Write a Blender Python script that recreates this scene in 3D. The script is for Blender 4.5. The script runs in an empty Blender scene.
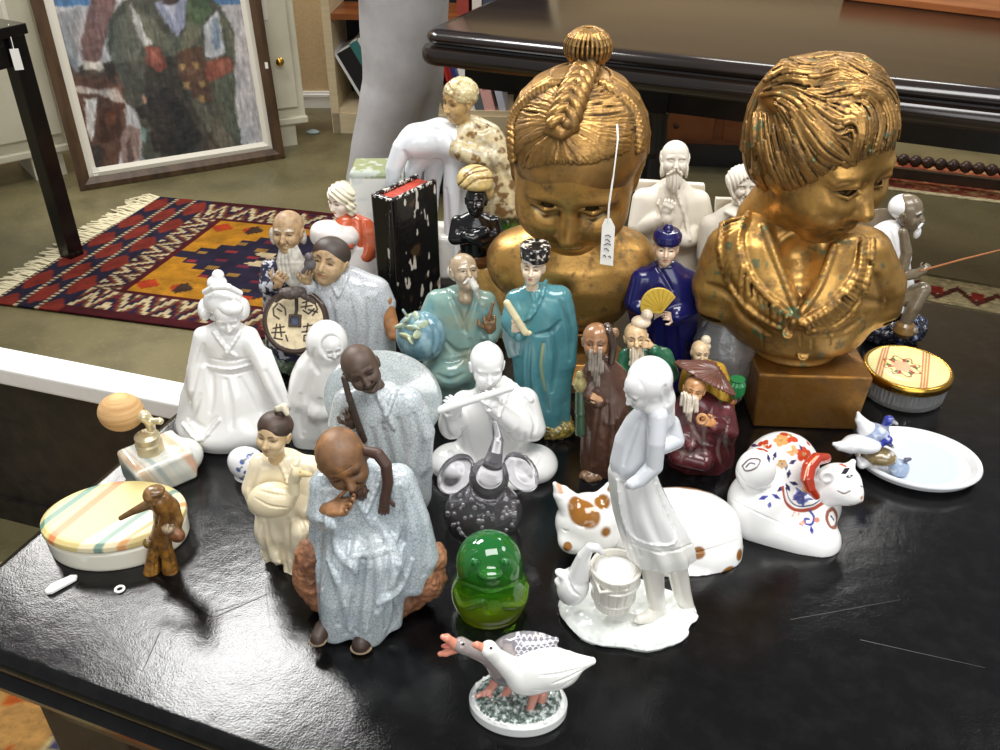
import bpy, math, random
import numpy as np
from mathutils import Matrix, Vector, Euler
random.seed(7); rng = np.random.default_rng(7)
SC = bpy.context.scene
COL = SC.collection
F32 = np.float32

# ------------------------------------------------------------------ camera
FOC, PITCH = 920.0, math.radians(33)
CAM = np.array([0, 0, 1.35])
FWD = np.array([0, math.cos(PITCH), -math.sin(PITCH)])
RGT = np.array([1.0, 0, 0])
UP = np.array([0, math.sin(PITCH), math.cos(PITCH)])
TZ = 0.70
cd = bpy.data.cameras.new('camera'); cam = bpy.data.objects.new('camera', cd); COL.objects.link(cam)
cd.sensor_width = 36; cd.lens = 36 * FOC / 1000; cd.clip_start = .02
cam.location = CAM; cam.rotation_euler = (math.pi / 2 - PITCH, 0, 0)
SC.camera = cam

def ray(px, py):
    return RGT * (px - 500) / FOC + UP * (375 - py) / FOC + FWD
def at(px, py, z=TZ):
    d = ray(px, py); return CAM + d * ((z - CAM[2]) / d[2])
def depth(X):
    return float(np.dot(np.asarray(X) - CAM, FWD))
def lin(c):
    o = []
    for v in c[:3]:
        v = v / 255
        o.append(v / 12.92 if v <= .04045 else ((v + .055) / 1.055) ** 2.4)
    return o
def rot(r):
    x, y, z = [math.radians(a) for a in r]
    return np.array(Matrix.Rotation(z, 3, 'Z') @ Matrix.Rotation(x, 3, 'X') @ Matrix.Rotation(y, 3, 'Y'))

# ------------------------------------------------------------------ objects
def tag(o, label=None, cat=None, group=None, kind=None):
    if label: o['label'] = label
    if cat: o['category'] = cat
    if group: o['group'] = group
    if kind: o['kind'] = kind
    return o
def empty(name, loc, rz=0):
    o = bpy.data.objects.new(name, None); COL.objects.link(o); o.location = loc
    o.rotation_euler = (0, 0, rz); o.empty_display_size = .02
    return o
def mesh_np(name, V, Q, mat=None, parent=None, col=None, smooth=True):
    me = bpy.data.meshes.new(name)
    V = np.asarray(V, F32); Q = np.asarray(Q, np.int32); n = Q.shape[1]
    me.vertices.add(len(V)); me.vertices.foreach_set('co', V.ravel())
    me.loops.add(Q.size); me.loops.foreach_set('vertex_index', Q.ravel())
    me.polygons.add(len(Q))
    me.polygons.foreach_set('loop_start', np.arange(0, Q.size, n, dtype=np.int32))
    me.polygons.foreach_set('loop_total', np.full(len(Q), n, np.int32))
    me.polygons.foreach_set('use_smooth', np.full(len(Q), smooth))
    me.update(calc_edges=True)
    if col is not None:
        a = me.color_attributes.new('Col', 'FLOAT_COLOR', 'POINT')
        c4 = np.ones((len(V), 4), F32); c4[:, :3] = col
        a.data.foreach_set('color', c4.ravel())
    o = bpy.data.objects.new(name, me); COL.objects.link(o)
    if mat: me.materials.append(mat)
    if parent: o.parent = parent
    return o
class MB:
    """collects simple polygon pieces into one mesh"""
    def __init__(s): s.v = []; s.f = []
    def add(s, v, f):
        n = len(s.v); s.v += [tuple(p) for p in v]; s.f += [tuple(i + n for i in q) for q in f]
    def box(s, c, h, R=None):
        P = [np.array([x, y, z]) * h for x in (-1, 1) for y in (-1, 1) for z in (-1, 1)]
        if R is not None: P = [R @ p for p in P]
        s.add([p + np.array(c) for p in P], [(0, 1, 3, 2), (4, 6, 7, 5), (0, 4, 5, 1), (2, 3, 7, 6), (0, 2, 6, 4), (1, 5, 7, 3)]); return s
    def hexa(s, bot, top):
        s.add(list(bot) + list(top), [(3, 2, 1, 0), (4, 5, 6, 7)] + [(i, (i + 1) % 4, 4 + (i + 1) % 4, 4 + i) for i in range(4)]); return s
    def prism(s, pts, a, b, fn):
        n = len(pts)
        s.add([fn(x, y, a) for x, y in pts] + [fn(x, y, b) for x, y in pts],
              [tuple(range(n))[::-1], tuple(range(n, 2 * n))] + [(i, (i + 1) % n, n + (i + 1) % n, n + i) for i in range(n)]); return s
    def rings(s, rings, cap=True):
        m = len(rings[0]); v = [p for r in rings for p in r]; f = []
        for i in range(len(rings) - 1):
            for j in range(m):
                k = (j + 1) % m; f.append((i * m + j, i * m + k, (i + 1) * m + k, (i + 1) * m + j))
        if cap: f += [tuple(range(m))[::-1], tuple((len(rings) - 1) * m + j for j in range(m))]
        s.add(v, f); return s
    def lathe(s, c, prof, n=32, R=None, sx=1, sy=1):
        rr = []
        for r, z in prof:
            ring = [np.array([r * sx * math.cos(t), r * sy * math.sin(t), z]) for t in [2 * math.pi * i / n for i in range(n)]]
            if R is not None: ring = [R @ p for p in ring]
            rr.append([p + np.array(c) for p in ring])
        return s.rings(rr)
    def tube(s, pts, r, n=10):
        pts = [np.array(p, float) for p in pts]; rr = []
        for i, p in enumerate(pts):
            t = pts[min(i + 1, len(pts) - 1)] - pts[max(i - 1, 0)]; t /= np.linalg.norm(t)
            a = np.cross(t, [0, 0, 1]) if abs(t[2]) < .9 else np.cross(t, [1, 0, 0]); a /= np.linalg.norm(a); b = np.cross(t, a)
            q = r[i] if hasattr(r, '__len__') else r
            rr.append([p + q * (a * math.cos(2 * math.pi * j / n) + b * math.sin(2 * math.pi * j / n)) for j in range(n)])
        return s.rings(rr)
    def build(s, name, mat, parent=None, smooth=False, bevel=0, sub=0):
        me = bpy.data.meshes.new(name); me.from_pydata([tuple(map(float, p)) for p in s.v], [], s.f); me.update()
        import bmesh
        b = bmesh.new(); b.from_mesh(me); bmesh.ops.recalc_face_normals(b, faces=b.faces); b.to_mesh(me); b.free()
        o = bpy.data.objects.new(name, me); COL.objects.link(o)
        if mat: me.materials.append(mat)
        if parent: o.parent = parent
        if bevel:
            m = o.modifiers.new('bevel', 'BEVEL'); m.width = bevel; m.segments = 3; m.limit_method = 'ANGLE'; m.angle_limit = .6
        if smooth:
            for p in me.polygons: p.use_smooth = True
            if hasattr(me, 'set_sharp_from_angle'): me.set_sharp_from_angle(angle=math.radians(40))
        return o

# ------------------------------------------------------------------ materials
def mat(name, color=None, rough=.4, metal=0, coat=0, ior=1.5, trans=0, noise=None, bump=None, crackle=None, sss=0, spec=.5,
        patina=None, stretch=None, emit=None):
    """procedural principled material; colour from the mesh's painted 'Col' attribute unless color is given"""
    m = bpy.data.materials.new(name); m.use_nodes = True
    nt = m.node_tree; N = nt.nodes; L = nt.links; b = N['Principled BSDF']
    tc = N.new('ShaderNodeTexCoord'); vec = tc.outputs['Object']
    if stretch:
        mp = N.new('ShaderNodeMapping'); mp.inputs['Scale'].default_value = stretch; L.new(vec, mp.inputs[0]); vec = mp.outputs[0]
    if color is None:
        a = N.new('ShaderNodeAttribute'); a.attribute_name = 'Col'; base = a.outputs['Color']
    else:
        r = N.new('ShaderNodeRGB'); r.outputs[0].default_value = (*lin(color), 1); base = r.outputs[0]
    def mix(fac, A, B, mode='MIX'):
        x = N.new('ShaderNodeMix'); x.data_type = 'RGBA'; x.blend_type = mode
        for s_, v in ((x.inputs[0], fac), (x.inputs[6], A), (x.inputs[7], B)):
            if hasattr(v, 'is_linked'): L.new(v, s_)
            else: s_.default_value = v
        return x.outputs[2]
    def ramp(v, p0, p1, c0=(0, 0, 0, 1), c1=(1, 1, 1, 1)):
        x = N.new('ShaderNodeValToRGB'); e = x.color_ramp.elements; e[0].position = p0; e[1].position = p1
        e[0].color = c0; e[1].color = c1; L.new(v, x.inputs[0]); return x.outputs[0]
    def tex(scale, det=4, rgh=.6):
        n = N.new('ShaderNodeTexNoise'); n.inputs['Scale'].default_value = scale; n.inputs['Detail'].default_value = det
        n.inputs['Roughness'].default_value = rgh; L.new(vec, n.inputs['Vector']); return n.outputs[0]
    hts = []
    if noise:      # (scale, colour, amount[, lo, hi])
        for q in (noise if isinstance(noise, list) else [noise]):
            lo, hi = (q[3], q[4]) if len(q) > 3 else (.4, .65)
            t = ramp(tex(q[0]), lo, hi, c1=(q[2],) * 3 + (1,))
            base = mix(t, base, (*lin(q[1]), 1))
    if patina:     # (scale, colour, lo, hi)
        t = ramp(tex(patina[0], 6, .7), patina[2], patina[3]); base = mix(t, base, (*lin(patina[1]), 1))
        rr = N.new('ShaderNodeMapRange'); L.new(t, rr.inputs[0]); rr.inputs[3].default_value = rough; rr.inputs[4].default_value = .75
        L.new(rr.outputs[0], b.inputs['Roughness'])
        mm = N.new('ShaderNodeMapRange'); L.new(t, mm.inputs[0]); mm.inputs[3].default_value = metal; mm.inputs[4].default_value = metal * .2
        L.new(mm.outputs[0], b.inputs['Metallic'])
    if crackle:    # (scale, colour, amount)
        v = N.new('ShaderNodeTexVoronoi'); v.feature = 'DISTANCE_TO_EDGE'; v.inputs['Scale'].default_value = crackle[0]
        wn = N.new('ShaderNodeVectorMath'); wn.operation = 'ADD'; L.new(vec, wn.inputs[0])
        nz = N.new('ShaderNodeTexNoise'); nz.inputs['Scale'].default_value = crackle[0] * .7; L.new(vec, nz.inputs['Vector'])
        sc_ = N.new('ShaderNodeVectorMath'); sc_.operation = 'SCALE'; sc_.inputs['Scale'].default_value = .6 / crackle[0]
        L.new(nz.outputs['Color'], sc_.inputs[0]); L.new(sc_.outputs[0], wn.inputs[1]); L.new(wn.outputs[0], v.inputs['Vector'])
        t = ramp(v.outputs['Distance'], .0, .09, c0=(crackle[2],) * 3 + (1,), c1=(0, 0, 0, 1)); base = mix(t, base, (*lin(crackle[1]), 1))
    if bump:       # (scale, strength, distance[, detail])
        bs = bump if isinstance(bump, list) else [bump]; prev = None
        for q in bs:
            bn = N.new('ShaderNodeBump'); bn.inputs['Strength'].default_value = q[1]; bn.inputs['Distance'].default_value = q[2]
            L.new(tex(q[0], q[3] if len(q) > 3 else 3), bn.inputs['Height'])
            if prev: L.new(prev, bn.inputs['Normal'])
            prev = bn.outputs[0]
        L.new(prev, b.inputs['Normal'])
    L.new(base, b.inputs['Base Color'])
    if not patina:
        b.inputs['Roughness'].default_value = rough; b.inputs['Metallic'].default_value = metal
    b.inputs['Coat Weight'].default_value = coat; b.inputs['Coat Roughness'].default_value = .04
    b.inputs['IOR'].default_value = ior; b.inputs['Transmission Weight'].default_value = trans
    b.inputs['Specular IOR Level'].default_value = spec
    if sss:
        b.inputs['Subsurface Weight'].default_value = sss; b.inputs['Subsurface Radius'].default_value = (1, .8, .6); b.inputs['Subsurface Scale'].default_value = .004
    return m

# ------------------------------------------------------------------ signed distance sculpting
def smin(a, b, k):
    h = np.maximum(k - np.abs(a - b), 0); return np.minimum(a, b) - h * h / (4 * k)
class Op:
    __slots__ = ('mode', 'f', 'c', 'R', 'br', 'k', 'col', 'soft', 'kf')
class Fig:
    """one thing on a surface, laid out in units of one photo pixel at its own distance"""
    def __init__(s, name, label, cat, px, py, group=None, z=TZ, root=True):
        s.b = at(px, py, z); s.m = depth(s.b) / FOC
        if root: s.root = tag(empty(name, s.b), label, cat, group)
    def p(s, px, py, d=0):
        r = ray(px, py); Y = s.b[1] + d * s.m
        return (CAM + r * ((Y - CAM[1]) / r[1]) - s.b) / s.m
    def g(s, px, py, h=0):
        return (at(px, py, s.b[2] + h * s.m) - s.b) / s.m
    def k(s, v):
        return depth(s.b + np.asarray(v) * s.m) / FOC / s.m
    def S(s): return S(s)
class S:
    def __init__(s, fig): s.fig = fig; s.ops = []; s.fr = None; s.c = (230, 230, 226); s.kk = 3.0
    # --- placing
    def frame(s, q, r=(0, 0, 0), sc=1.0, R=None):
        s.fr = None; v, k = s.loc(q); s.fr = (v, rot(r) if R is None else R, sc * k); return s
    def off(s): s.fr = None; return s
    def loc(s, q):
        if len(q) == 4 and q[3] == 'L': return np.array(q[:3], float), 1.0     # already local
        if s.fr is None:
            v = s.fig.p(*q[:3]); return v, s.fig.k(v)
        T, R, sc = s.fr; return T + R @ (np.array(q, float) * sc), sc
    def add(s, f, c, R, br, k, c_=None, mode='u', soft=0):
        o = Op(); o.mode = mode; o.f = f; o.c = np.asarray(c, F32); o.R = np.asarray(R, F32); o.br = br
        o.k = k; o.col = np.array(lin(c_ if c_ is not None else s.c), F32); o.soft = soft; s.ops.append(o); return s
    def _R(s, r):
        R = rot(r) if r is not None else np.eye(3)
        return R if s.fr is None else s.fr[1] @ R
    def _k(s, k, sc): return max((s.kk if k is None else k) * sc, .02)
    # --- primitives
    def ell(s, q, r, rt=None, k=None, c=None, mode='u', soft=0):
        v, sc = s.loc(q); r = np.array([r] * 3 if np.isscalar(r) else r, float) * sc; r = r.astype(F32)
        def f(p):
            a = p / r; k0 = np.sqrt(np.einsum('ij,ij->i', a, a)); a /= r; k1 = np.sqrt(np.einsum('ij,ij->i', a, a)) + 1e-6
            return k0 * (k0 - 1) / k1
        return s.add(f, v, s._R(rt), float(r.max()), s._k(k, sc), c, mode, soft * sc)
    def ch(s, pts, k=None, c=None, mode='u', flat=None, soft=0):
        """chain of round cones: points (x, y, d, r)"""
        vs = []; rs = []
        for q in pts:
            v, sc = s.loc(q[:3]); vs.append(v); rs.append(q[3] * sc)
        kk = s._k(k, sc); vs = np.array(vs)
        if len(vs) > 2 and kk <= 2.2 * sc and kk < 2.5:
            for i in range(len(vs) - 1): s._seg(vs[i:i + 2], rs[i:i + 2], kk, c, mode, soft * sc)
            return s
        return s._seg(vs, rs, kk, c, mode, soft * sc)
    def _seg(s, vs, rs, kk, c, mode, soft):
        c0 = (vs.min(0) + vs.max(0)) / 2; A = (vs - c0).astype(F32); rs = np.array(rs, F32)
        if len(A) == 1: A = np.vstack([A, A + 1e-4]).astype(F32); rs = np.append(rs, rs)
        seg = [(A[i], A[i + 1] - A[i], float(((A[i + 1] - A[i]) ** 2).sum()) + 1e-9, rs[i], rs[i + 1] - rs[i]) for i in range(len(A) - 1)]
        def f(p):
            d = None
            for a, ba, l2, r, dr in seg:
                pa = p - a; h = np.minimum(np.maximum(pa @ (ba / l2), 0), 1); pa -= h[:, None] * ba
                e = np.sqrt(np.einsum('ij,ij->i', pa, pa)) - (r + h * dr); d = e if d is None else np.minimum(d, e)
            return d
        br = float(np.sqrt((A * A).sum(1)).max() + rs.max())
        return s.add(f, c0, np.eye(3), br, kk, c, mode, soft)
    def box(s, q, h, rt=None, rd=1, k=None, c=None, mode='u', soft=0):
        v, sc = s.loc(q); h = (np.array(h, float) * sc).astype(F32); rd *= sc
        def f(p):
            a = np.abs(p) - (h - rd); return np.sqrt((np.maximum(a, 0) ** 2).sum(1)) + np.minimum(a.max(1), 0) - rd
        return s.add(f, v, s._R(rt), float(np.linalg.norm(h)), s._k(k, sc), c, mode, soft * sc)
    def tor(s, q, R, r, rt=None, k=None, c=None, mode='u', sy=1.0, soft=0):
        v, sc = s.loc(q); R *= sc; r *= sc
        def f(p):
            a = np.sqrt(p[:, 0] ** 2 + (p[:, 1] / sy) ** 2) - R; return np.sqrt(a * a + p[:, 2] ** 2) - r
        return s.add(f, v, s._R(rt), (R + r) * max(1, sy), s._k(k, sc), c, mode, soft * sc)
    def lathe(s, q, prof, rt=None, k=None, c=None, mode='u', sx=1, sy=1, folds=(), soft=0):
        """closed profile [(r, z)...] turned about the local z axis"""
        v, sc = s.loc(q); P = (np.array(prof, float) * sc).astype(F32); n = len(P)
        def f(p):
            th = np.arctan2(p[:, 1] / sy, p[:, 0] / sx) if folds else None
            rho = np.sqrt((p[:, 0] / sx) ** 2 + (p[:, 1] / sy) ** 2); z = p[:, 2]
            for (nn, amp, ph) in folds: rho = rho - amp * sc * np.sin(nn * th + ph)
            d = np.full(len(p), 1e9, F32); sg = np.ones(len(p), F32); j = n - 1
            for i in range(n):
                e = P[j] - P[i]; wx = rho - P[i, 0]; wz = z - P[i, 1]
                h = np.clip((wx * e[0] + wz * e[1]) / (float(e @ e) + 1e-9), 0, 1)
                d = np.minimum(d, (wx - e[0] * h) ** 2 + (wz - e[1] * h) ** 2)
                a_ = z >= P[i, 1]; b_ = z < P[j, 1]; cc = e[0] * wz > e[1] * wx
                fl = (a_ & b_ & cc) | (~a_ & ~b_ & ~cc); sg[fl] *= -1; j = i
            return sg * np.sqrt(d) * min(sx, sy)
        br = float(np.sqrt((P[:, 0] * max(sx, sy)) ** 2 + P[:, 1] ** 2).max()) + 3
        return s.add(f, v, s._R(rt), br, s._k(k, sc), c, mode, soft * sc)
    def loft(s, secs, k=None, c=None, mode='u', folds=(), rd=2.0, soft=0):
        """garment body: horizontal oval sections (x, y, d, rx, ry), any order of height;
        folds (n, amplitude at the bottom, at the top, phase, twist)"""
        L = []
        for q in secs:
            v, sc = s.loc(q[:3]); L.append((v[2], v[0], v[1], q[3] * sc, q[4] * sc))
        L.sort(); L = np.array(L); zs = L[:, 0]; zz = np.linspace(zs[0], zs[-1], 64)
        T = np.stack([np.interp(zz, zs, L[:, i]) for i in range(1, 5)], 1)
        for _ in range(3): T[1:-1] = (T[:-2] + 2 * T[1:-1] + T[2:]) / 4
        c0 = np.array([L[:, 1].mean(), L[:, 2].mean(), (zs[0] + zs[-1]) / 2]); T = T.astype(F32); zz = (zz - c0[2]).astype(F32)
        T[:, 0] -= c0[0]; T[:, 1] -= c0[1]; z0, z1 = zz[0], zz[-1]
        def f(p):
            t = np.clip((p[:, 2] - z0) / (z1 - z0) * 63, 0, 62.999); i = t.astype(np.int32); w = (t - i)[:, None]
            q = T[i] * (1 - w) + T[i + 1] * w
            x = p[:, 0] - q[:, 0]; y = p[:, 1] - q[:, 1]; rx = q[:, 2]; ry = q[:, 3]
            k0 = np.sqrt((x / rx) ** 2 + (y / ry) ** 2); k1 = np.sqrt((x / rx ** 2) ** 2 + (y / ry ** 2) ** 2) + 1e-6
            d = np.where(k0 < .3, -np.minimum(rx, ry) * .7, k0 * (k0 - 1) / k1)
            if folds:
                th = np.arctan2(y / ry, x / rx); u = t / 63
                for (n, a0, a1, ph, tw) in folds: d = d + (a0 + (a1 - a0) * u) * np.sin(n * th + ph + tw * u)
            d = d * .92; a = d + rd; b = np.maximum(z0 - p[:, 2], p[:, 2] - z1) + rd
            return np.minimum(np.maximum(a, b), 0) + np.sqrt(np.maximum(a, 0) ** 2 + np.maximum(b, 0) ** 2) - rd
        br = float(np.sqrt((np.abs(T[:, :2]).max(0) ** 2).sum() + T[:, 2:].max() ** 2 + z1 ** 2)) + 4
        return s.add(f, c0, np.eye(3), br, s._k(k, sc), c, mode, soft * sc)
    def fan(s, pts, th, k=None, c=None, mode='u', soft=0):
        """flat polygon plate: 3-D points nearly in a plane, thickness th"""
        V = [s.loc(q)[0] for q in pts]; sc = s.loc(pts[0])[1]; V = np.array(V); c0 = V.mean(0)
        u, sv, vt = np.linalg.svd(V - c0); R = vt.T
        if np.linalg.det(R) < 0: R[:, 2] *= -1
        P = ((V - c0) @ R)[:, :2].astype(F32); n = len(P); th *= sc
        def f(p):
            d = np.full(len(p), 1e9, F32); sg = np.ones(len(p), F32); j = n - 1; x, z = p[:, 0], p[:, 1]
            for i in range(n):
                e = P[j] - P[i]; wx = x - P[i, 0]; wz = z - P[i, 1]
                h = np.clip((wx * e[0] + wz * e[1]) / (float(e @ e) + 1e-9), 0, 1)
                d = np.minimum(d, (wx - e[0] * h) ** 2 + (wz - e[1] * h) ** 2)
                a_ = z >= P[i, 1]; b_ = z < P[j, 1]; cc = e[0] * wz > e[1] * wx
                fl = (a_ & b_ & cc) | (~a_ & ~b_ & ~cc); sg[fl] *= -1; j = i
            a = sg * np.sqrt(d); b = np.abs(p[:, 2]) - th
            return np.minimum(np.maximum(a, b), 0) + np.sqrt(np.maximum(a, 0) ** 2 + np.maximum(b, 0) ** 2) - .4 * sc
        br = float(np.sqrt((P * P).sum(1)).max()) + th + 2
        return s.add(f, c0, R, br, s._k(k, sc), c, mode, soft * sc)
    def disp(s, fn):
        o = Op(); o.mode = 'd'; o.f = fn; s.ops.append(o); return s
    def tint(s, fn):
        o = Op(); o.mode = 't'; o.f = fn; s.ops.append(o); return s
    # --- evaluation
    def ev(s, P, margin=None, ops=None):
        if ops is None: s._prep()
        d = np.full(len(P), 1e4 if margin is None else 60.0, F32)
        for o in (s.ops if ops is None else ops):
            if o.mode == 'd': d = d + o.f(P); continue
            if o.mode in 'pt': continue
            if margin is not None:
                w = P - o.c; near = np.nonzero(np.einsum('ij,ij->i', w, w) < (o.br + o.kf + margin) ** 2)[0]
                if not len(near): continue
                e = o.f(w[near] @ o.R); t = d[near]
            else: e = o.f((P - o.c) @ o.R); t = d; near = slice(None)
            d[near] = smin(t, e, o.k) if o.mode == 'u' else -smin(-t, e, o.k)
        return d
    def _prep(s):
        k = 0.0
        for o in reversed(s.ops):
            if o.mode in 'us': k = max(k, o.k); o.kf = k
            else: o.kf = k
    def evc(s, P, margin, cell=14.0):
        """the same, gathered into small spatial groups so that far primitives are skipped"""
        P = np.asarray(P, F32)
        if len(P) < 600 or len(s.ops) < 6: return s.ev(P, margin)
        return s._grp(P, cell, margin, lambda idx, ops: s.ev(P[idx], margin, ops), F32)
    def _grp(s, P, cell, margin, fn, dt, shape=()):
        s._prep()
        lo = P.min(0); q = ((P - lo) / cell).astype(np.int64); key = (q[:, 0] * 4096 + q[:, 1]) * 4096 + q[:, 2]
        od = np.argsort(key, kind='stable'); ks = key[od]; cut = np.nonzero(np.diff(ks))[0] + 1
        oc = np.array([o.c if o.mode not in 'dt' else (0, 0, 0) for o in s.ops], F32); ob = np.array([o.br + o.kf if o.mode not in 'dt' else 1e9 for o in s.ops], F32)
        out = np.zeros((len(P),) + shape, dt)
        for idx in np.split(od, cut):
            pp = P[idx]; a_, b_ = pp.min(0), pp.max(0); cc = (a_ + b_) / 2; r = np.linalg.norm(b_ - a_) / 2
            sel = np.nonzero(np.sqrt(((oc - cc) ** 2).sum(1)) < ob + margin + r)[0]
            out[idx] = fn(idx, [s.ops[i] for i in sel])
        return out
    def colors(s, P):
        def one(idx, ops):
            p = P[idx]; best = np.full(len(p), 1e9, F32); C = np.zeros((len(p), 3), F32)
            for o in ops:
                if o.mode in 'dt': continue
                if o.mode == 's' and not o.soft: continue
                e = o.f((p - o.c) @ o.R)
                if o.mode == 'u': w = e < best; best[w] = e[w]; C[w] = o.col
                elif o.mode == 'p': w = np.clip(.5 - e / max(o.soft, .3), 0, 1)[:, None]; C = C * (1 - w) + o.col * w
                else: w = np.clip(.5 - (e - o.soft) / .4, 0, 1)[:, None]; C = C * (1 - w) + o.col * w
            return C
        C = s._grp(P, 14.0, 6.0, one, F32, (3,)) if len(s.ops) > 6 else one(np.arange(len(P)), s.ops)
        for o in s.ops:
            if o.mode == 't': C = o.f(P, C)
        return C
    def sub(s):
        t = S(s.fig); t.ops = list(s.ops); t.c = s.c; t.kk = s.kk; return t
    def bounds(s):
        lo = np.full(3, 1e9); hi = -lo
        for o in s.ops:
            if o.mode == 'u': lo = np.minimum(lo, o.c - o.br); hi = np.maximum(hi, o.c + o.br)
        return lo - 3, hi + 3
    def build(s, name, m, vox=1.0, parent=None, label=None, floor=True):
        lo, hi = s.bounds()
        if floor is True: lo[2] = max(lo[2], -2 * vox - 1)
        V, Q = sdf_mesh(s, lo, hi, vox, 0.0 if floor is True else None)
        if not len(V): print('EMPTY', name); return None
        Cc = s.colors(V)
        o = mesh_np(name, V * s.fig.m, Q, m, parent if parent is not None else s.fig.root, Cc)
        if label: o['label'] = label
        return o
def sdf_mesh(s, lo, hi, h, floor):
    B = 4
    nb = np.ceil((hi - lo) / (h * B)).astype(int) + 1; lo = np.asarray(lo, F32)
    g = [np.arange(n) for n in nb]
    I, J, K = np.meshgrid(*g, indexing='ij'); ctr = np.stack([I, J, K], -1).reshape(-1, 3)
    cen = lo + (ctr * B + (B - 1) / 2).astype(F32) * h
    def fld(P, margin=None):
        d = s.evc(P, margin, 10 * h)
        if floor is not None: d = np.maximum(d, floor - P[:, 2])
        return d
    dc = s.evc(cen, h * B * 1.3 + 1, 40 * h)
    if floor is not None: dc = np.maximum(dc, floor - cen[:, 2])
    act = np.abs(dc) < h * B * 1.25
    D = np.where(dc > 0, 50., -50.).astype(F32).reshape(nb)
    D = D.repeat(B, 0).repeat(B, 1).repeat(B, 2)
    a = ctr[act]; o = np.stack(np.meshgrid(*[np.arange(B)] * 3, indexing='ij'), -1).reshape(-1, 3)
    ids = (a[:, None, :] * B + o[None]).reshape(-1, 3); P = lo + ids.astype(F32) * h
    dv = fld(P, h * 2) if len(P) else np.zeros(0, F32)
    D[ids[:, 0], ids[:, 1], ids[:, 2]] = dv
    # surface nets
    Sg = D < 0
    cnt = np.zeros([n - 1 for n in Sg.shape], np.int8)
    for x in (0, 1):
        for y in (0, 1):
            for z in (0, 1):
                cnt += Sg[x:x + cnt.shape[0], y:y + cnt.shape[1], z:z + cnt.shape[2]]
    M = (cnt > 0) & (cnt < 8); C = np.stack(np.nonzero(M), 1)
    if not len(C): return np.zeros((0, 3)), np.zeros((0, 4), int)
    idx = np.full(M.shape, -1, np.int32); idx[M] = np.arange(len(C))
    pos = np.zeros((len(C), 3), F32); n = np.zeros(len(C), F32)
    for ax in range(3):
        o1, o2 = [q for q in range(3) if q != ax]
        for u in (0, 1):
            for v in (0, 1):
                a = C.copy(); a[:, o1] += u; a[:, o2] += v; b = a.copy(); b[:, ax] += 1
                da = D[a[:, 0], a[:, 1], a[:, 2]]; db = D[b[:, 0], b[:, 1], b[:, 2]]
                w = (da < 0) != (db < 0); t = np.where(w, da / np.where(w, da - db, 1), 0)
                q = a.astype(F32); q[:, ax] += t; pos[w] += q[w]; n += w
    V = lo + pos / n[:, None] * h
    Q = []
    for ax in range(3):
        o1, o2 = (ax + 1) % 3, (ax + 2) % 3
        sl0 = [slice(None)] * 3; sl1 = [slice(None)] * 3; sl0[ax] = slice(0, -1); sl1[ax] = slice(1, None)
        a, b = Sg[tuple(sl0)], Sg[tuple(sl1)]
        E = np.stack(np.nonzero(a != b), 1); E = E[(E[:, o1] > 0) & (E[:, o2] > 0) & (E[:, o1] < Sg.shape[o1] - 1) & (E[:, o2] < Sg.shape[o2] - 1)]
        if not len(E): continue
        fl = a[E[:, 0], E[:, 1], E[:, 2]]
        def cell(d1, d2):
            c = E.copy(); c[:, o1] += d1; c[:, o2] += d2; return idx[c[:, 0], c[:, 1], c[:, 2]]
        q = np.stack([cell(-1, -1), cell(0, -1), cell(0, 0), cell(-1, 0)], 1); q[~fl] = q[~fl][:, ::-1]; Q.append(q)
    Q = np.concatenate(Q); Q = Q[(Q >= 0).all(1)]
    # one projection step on to the true surface
    e = .4 * h; mg = h * 2.5; d0 = fld(V, mg); G = np.zeros_like(V)
    for ax in range(3):
        W = V.copy(); W[:, ax] += e; G[:, ax] = (fld(W, mg) - d0) / e
    g2 = (G * G).sum(1) + .05; st = np.clip(d0 / g2, -.6 * h, .6 * h)[:, None] * G
    V = V - st.astype(F32)
    return V, Q

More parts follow.
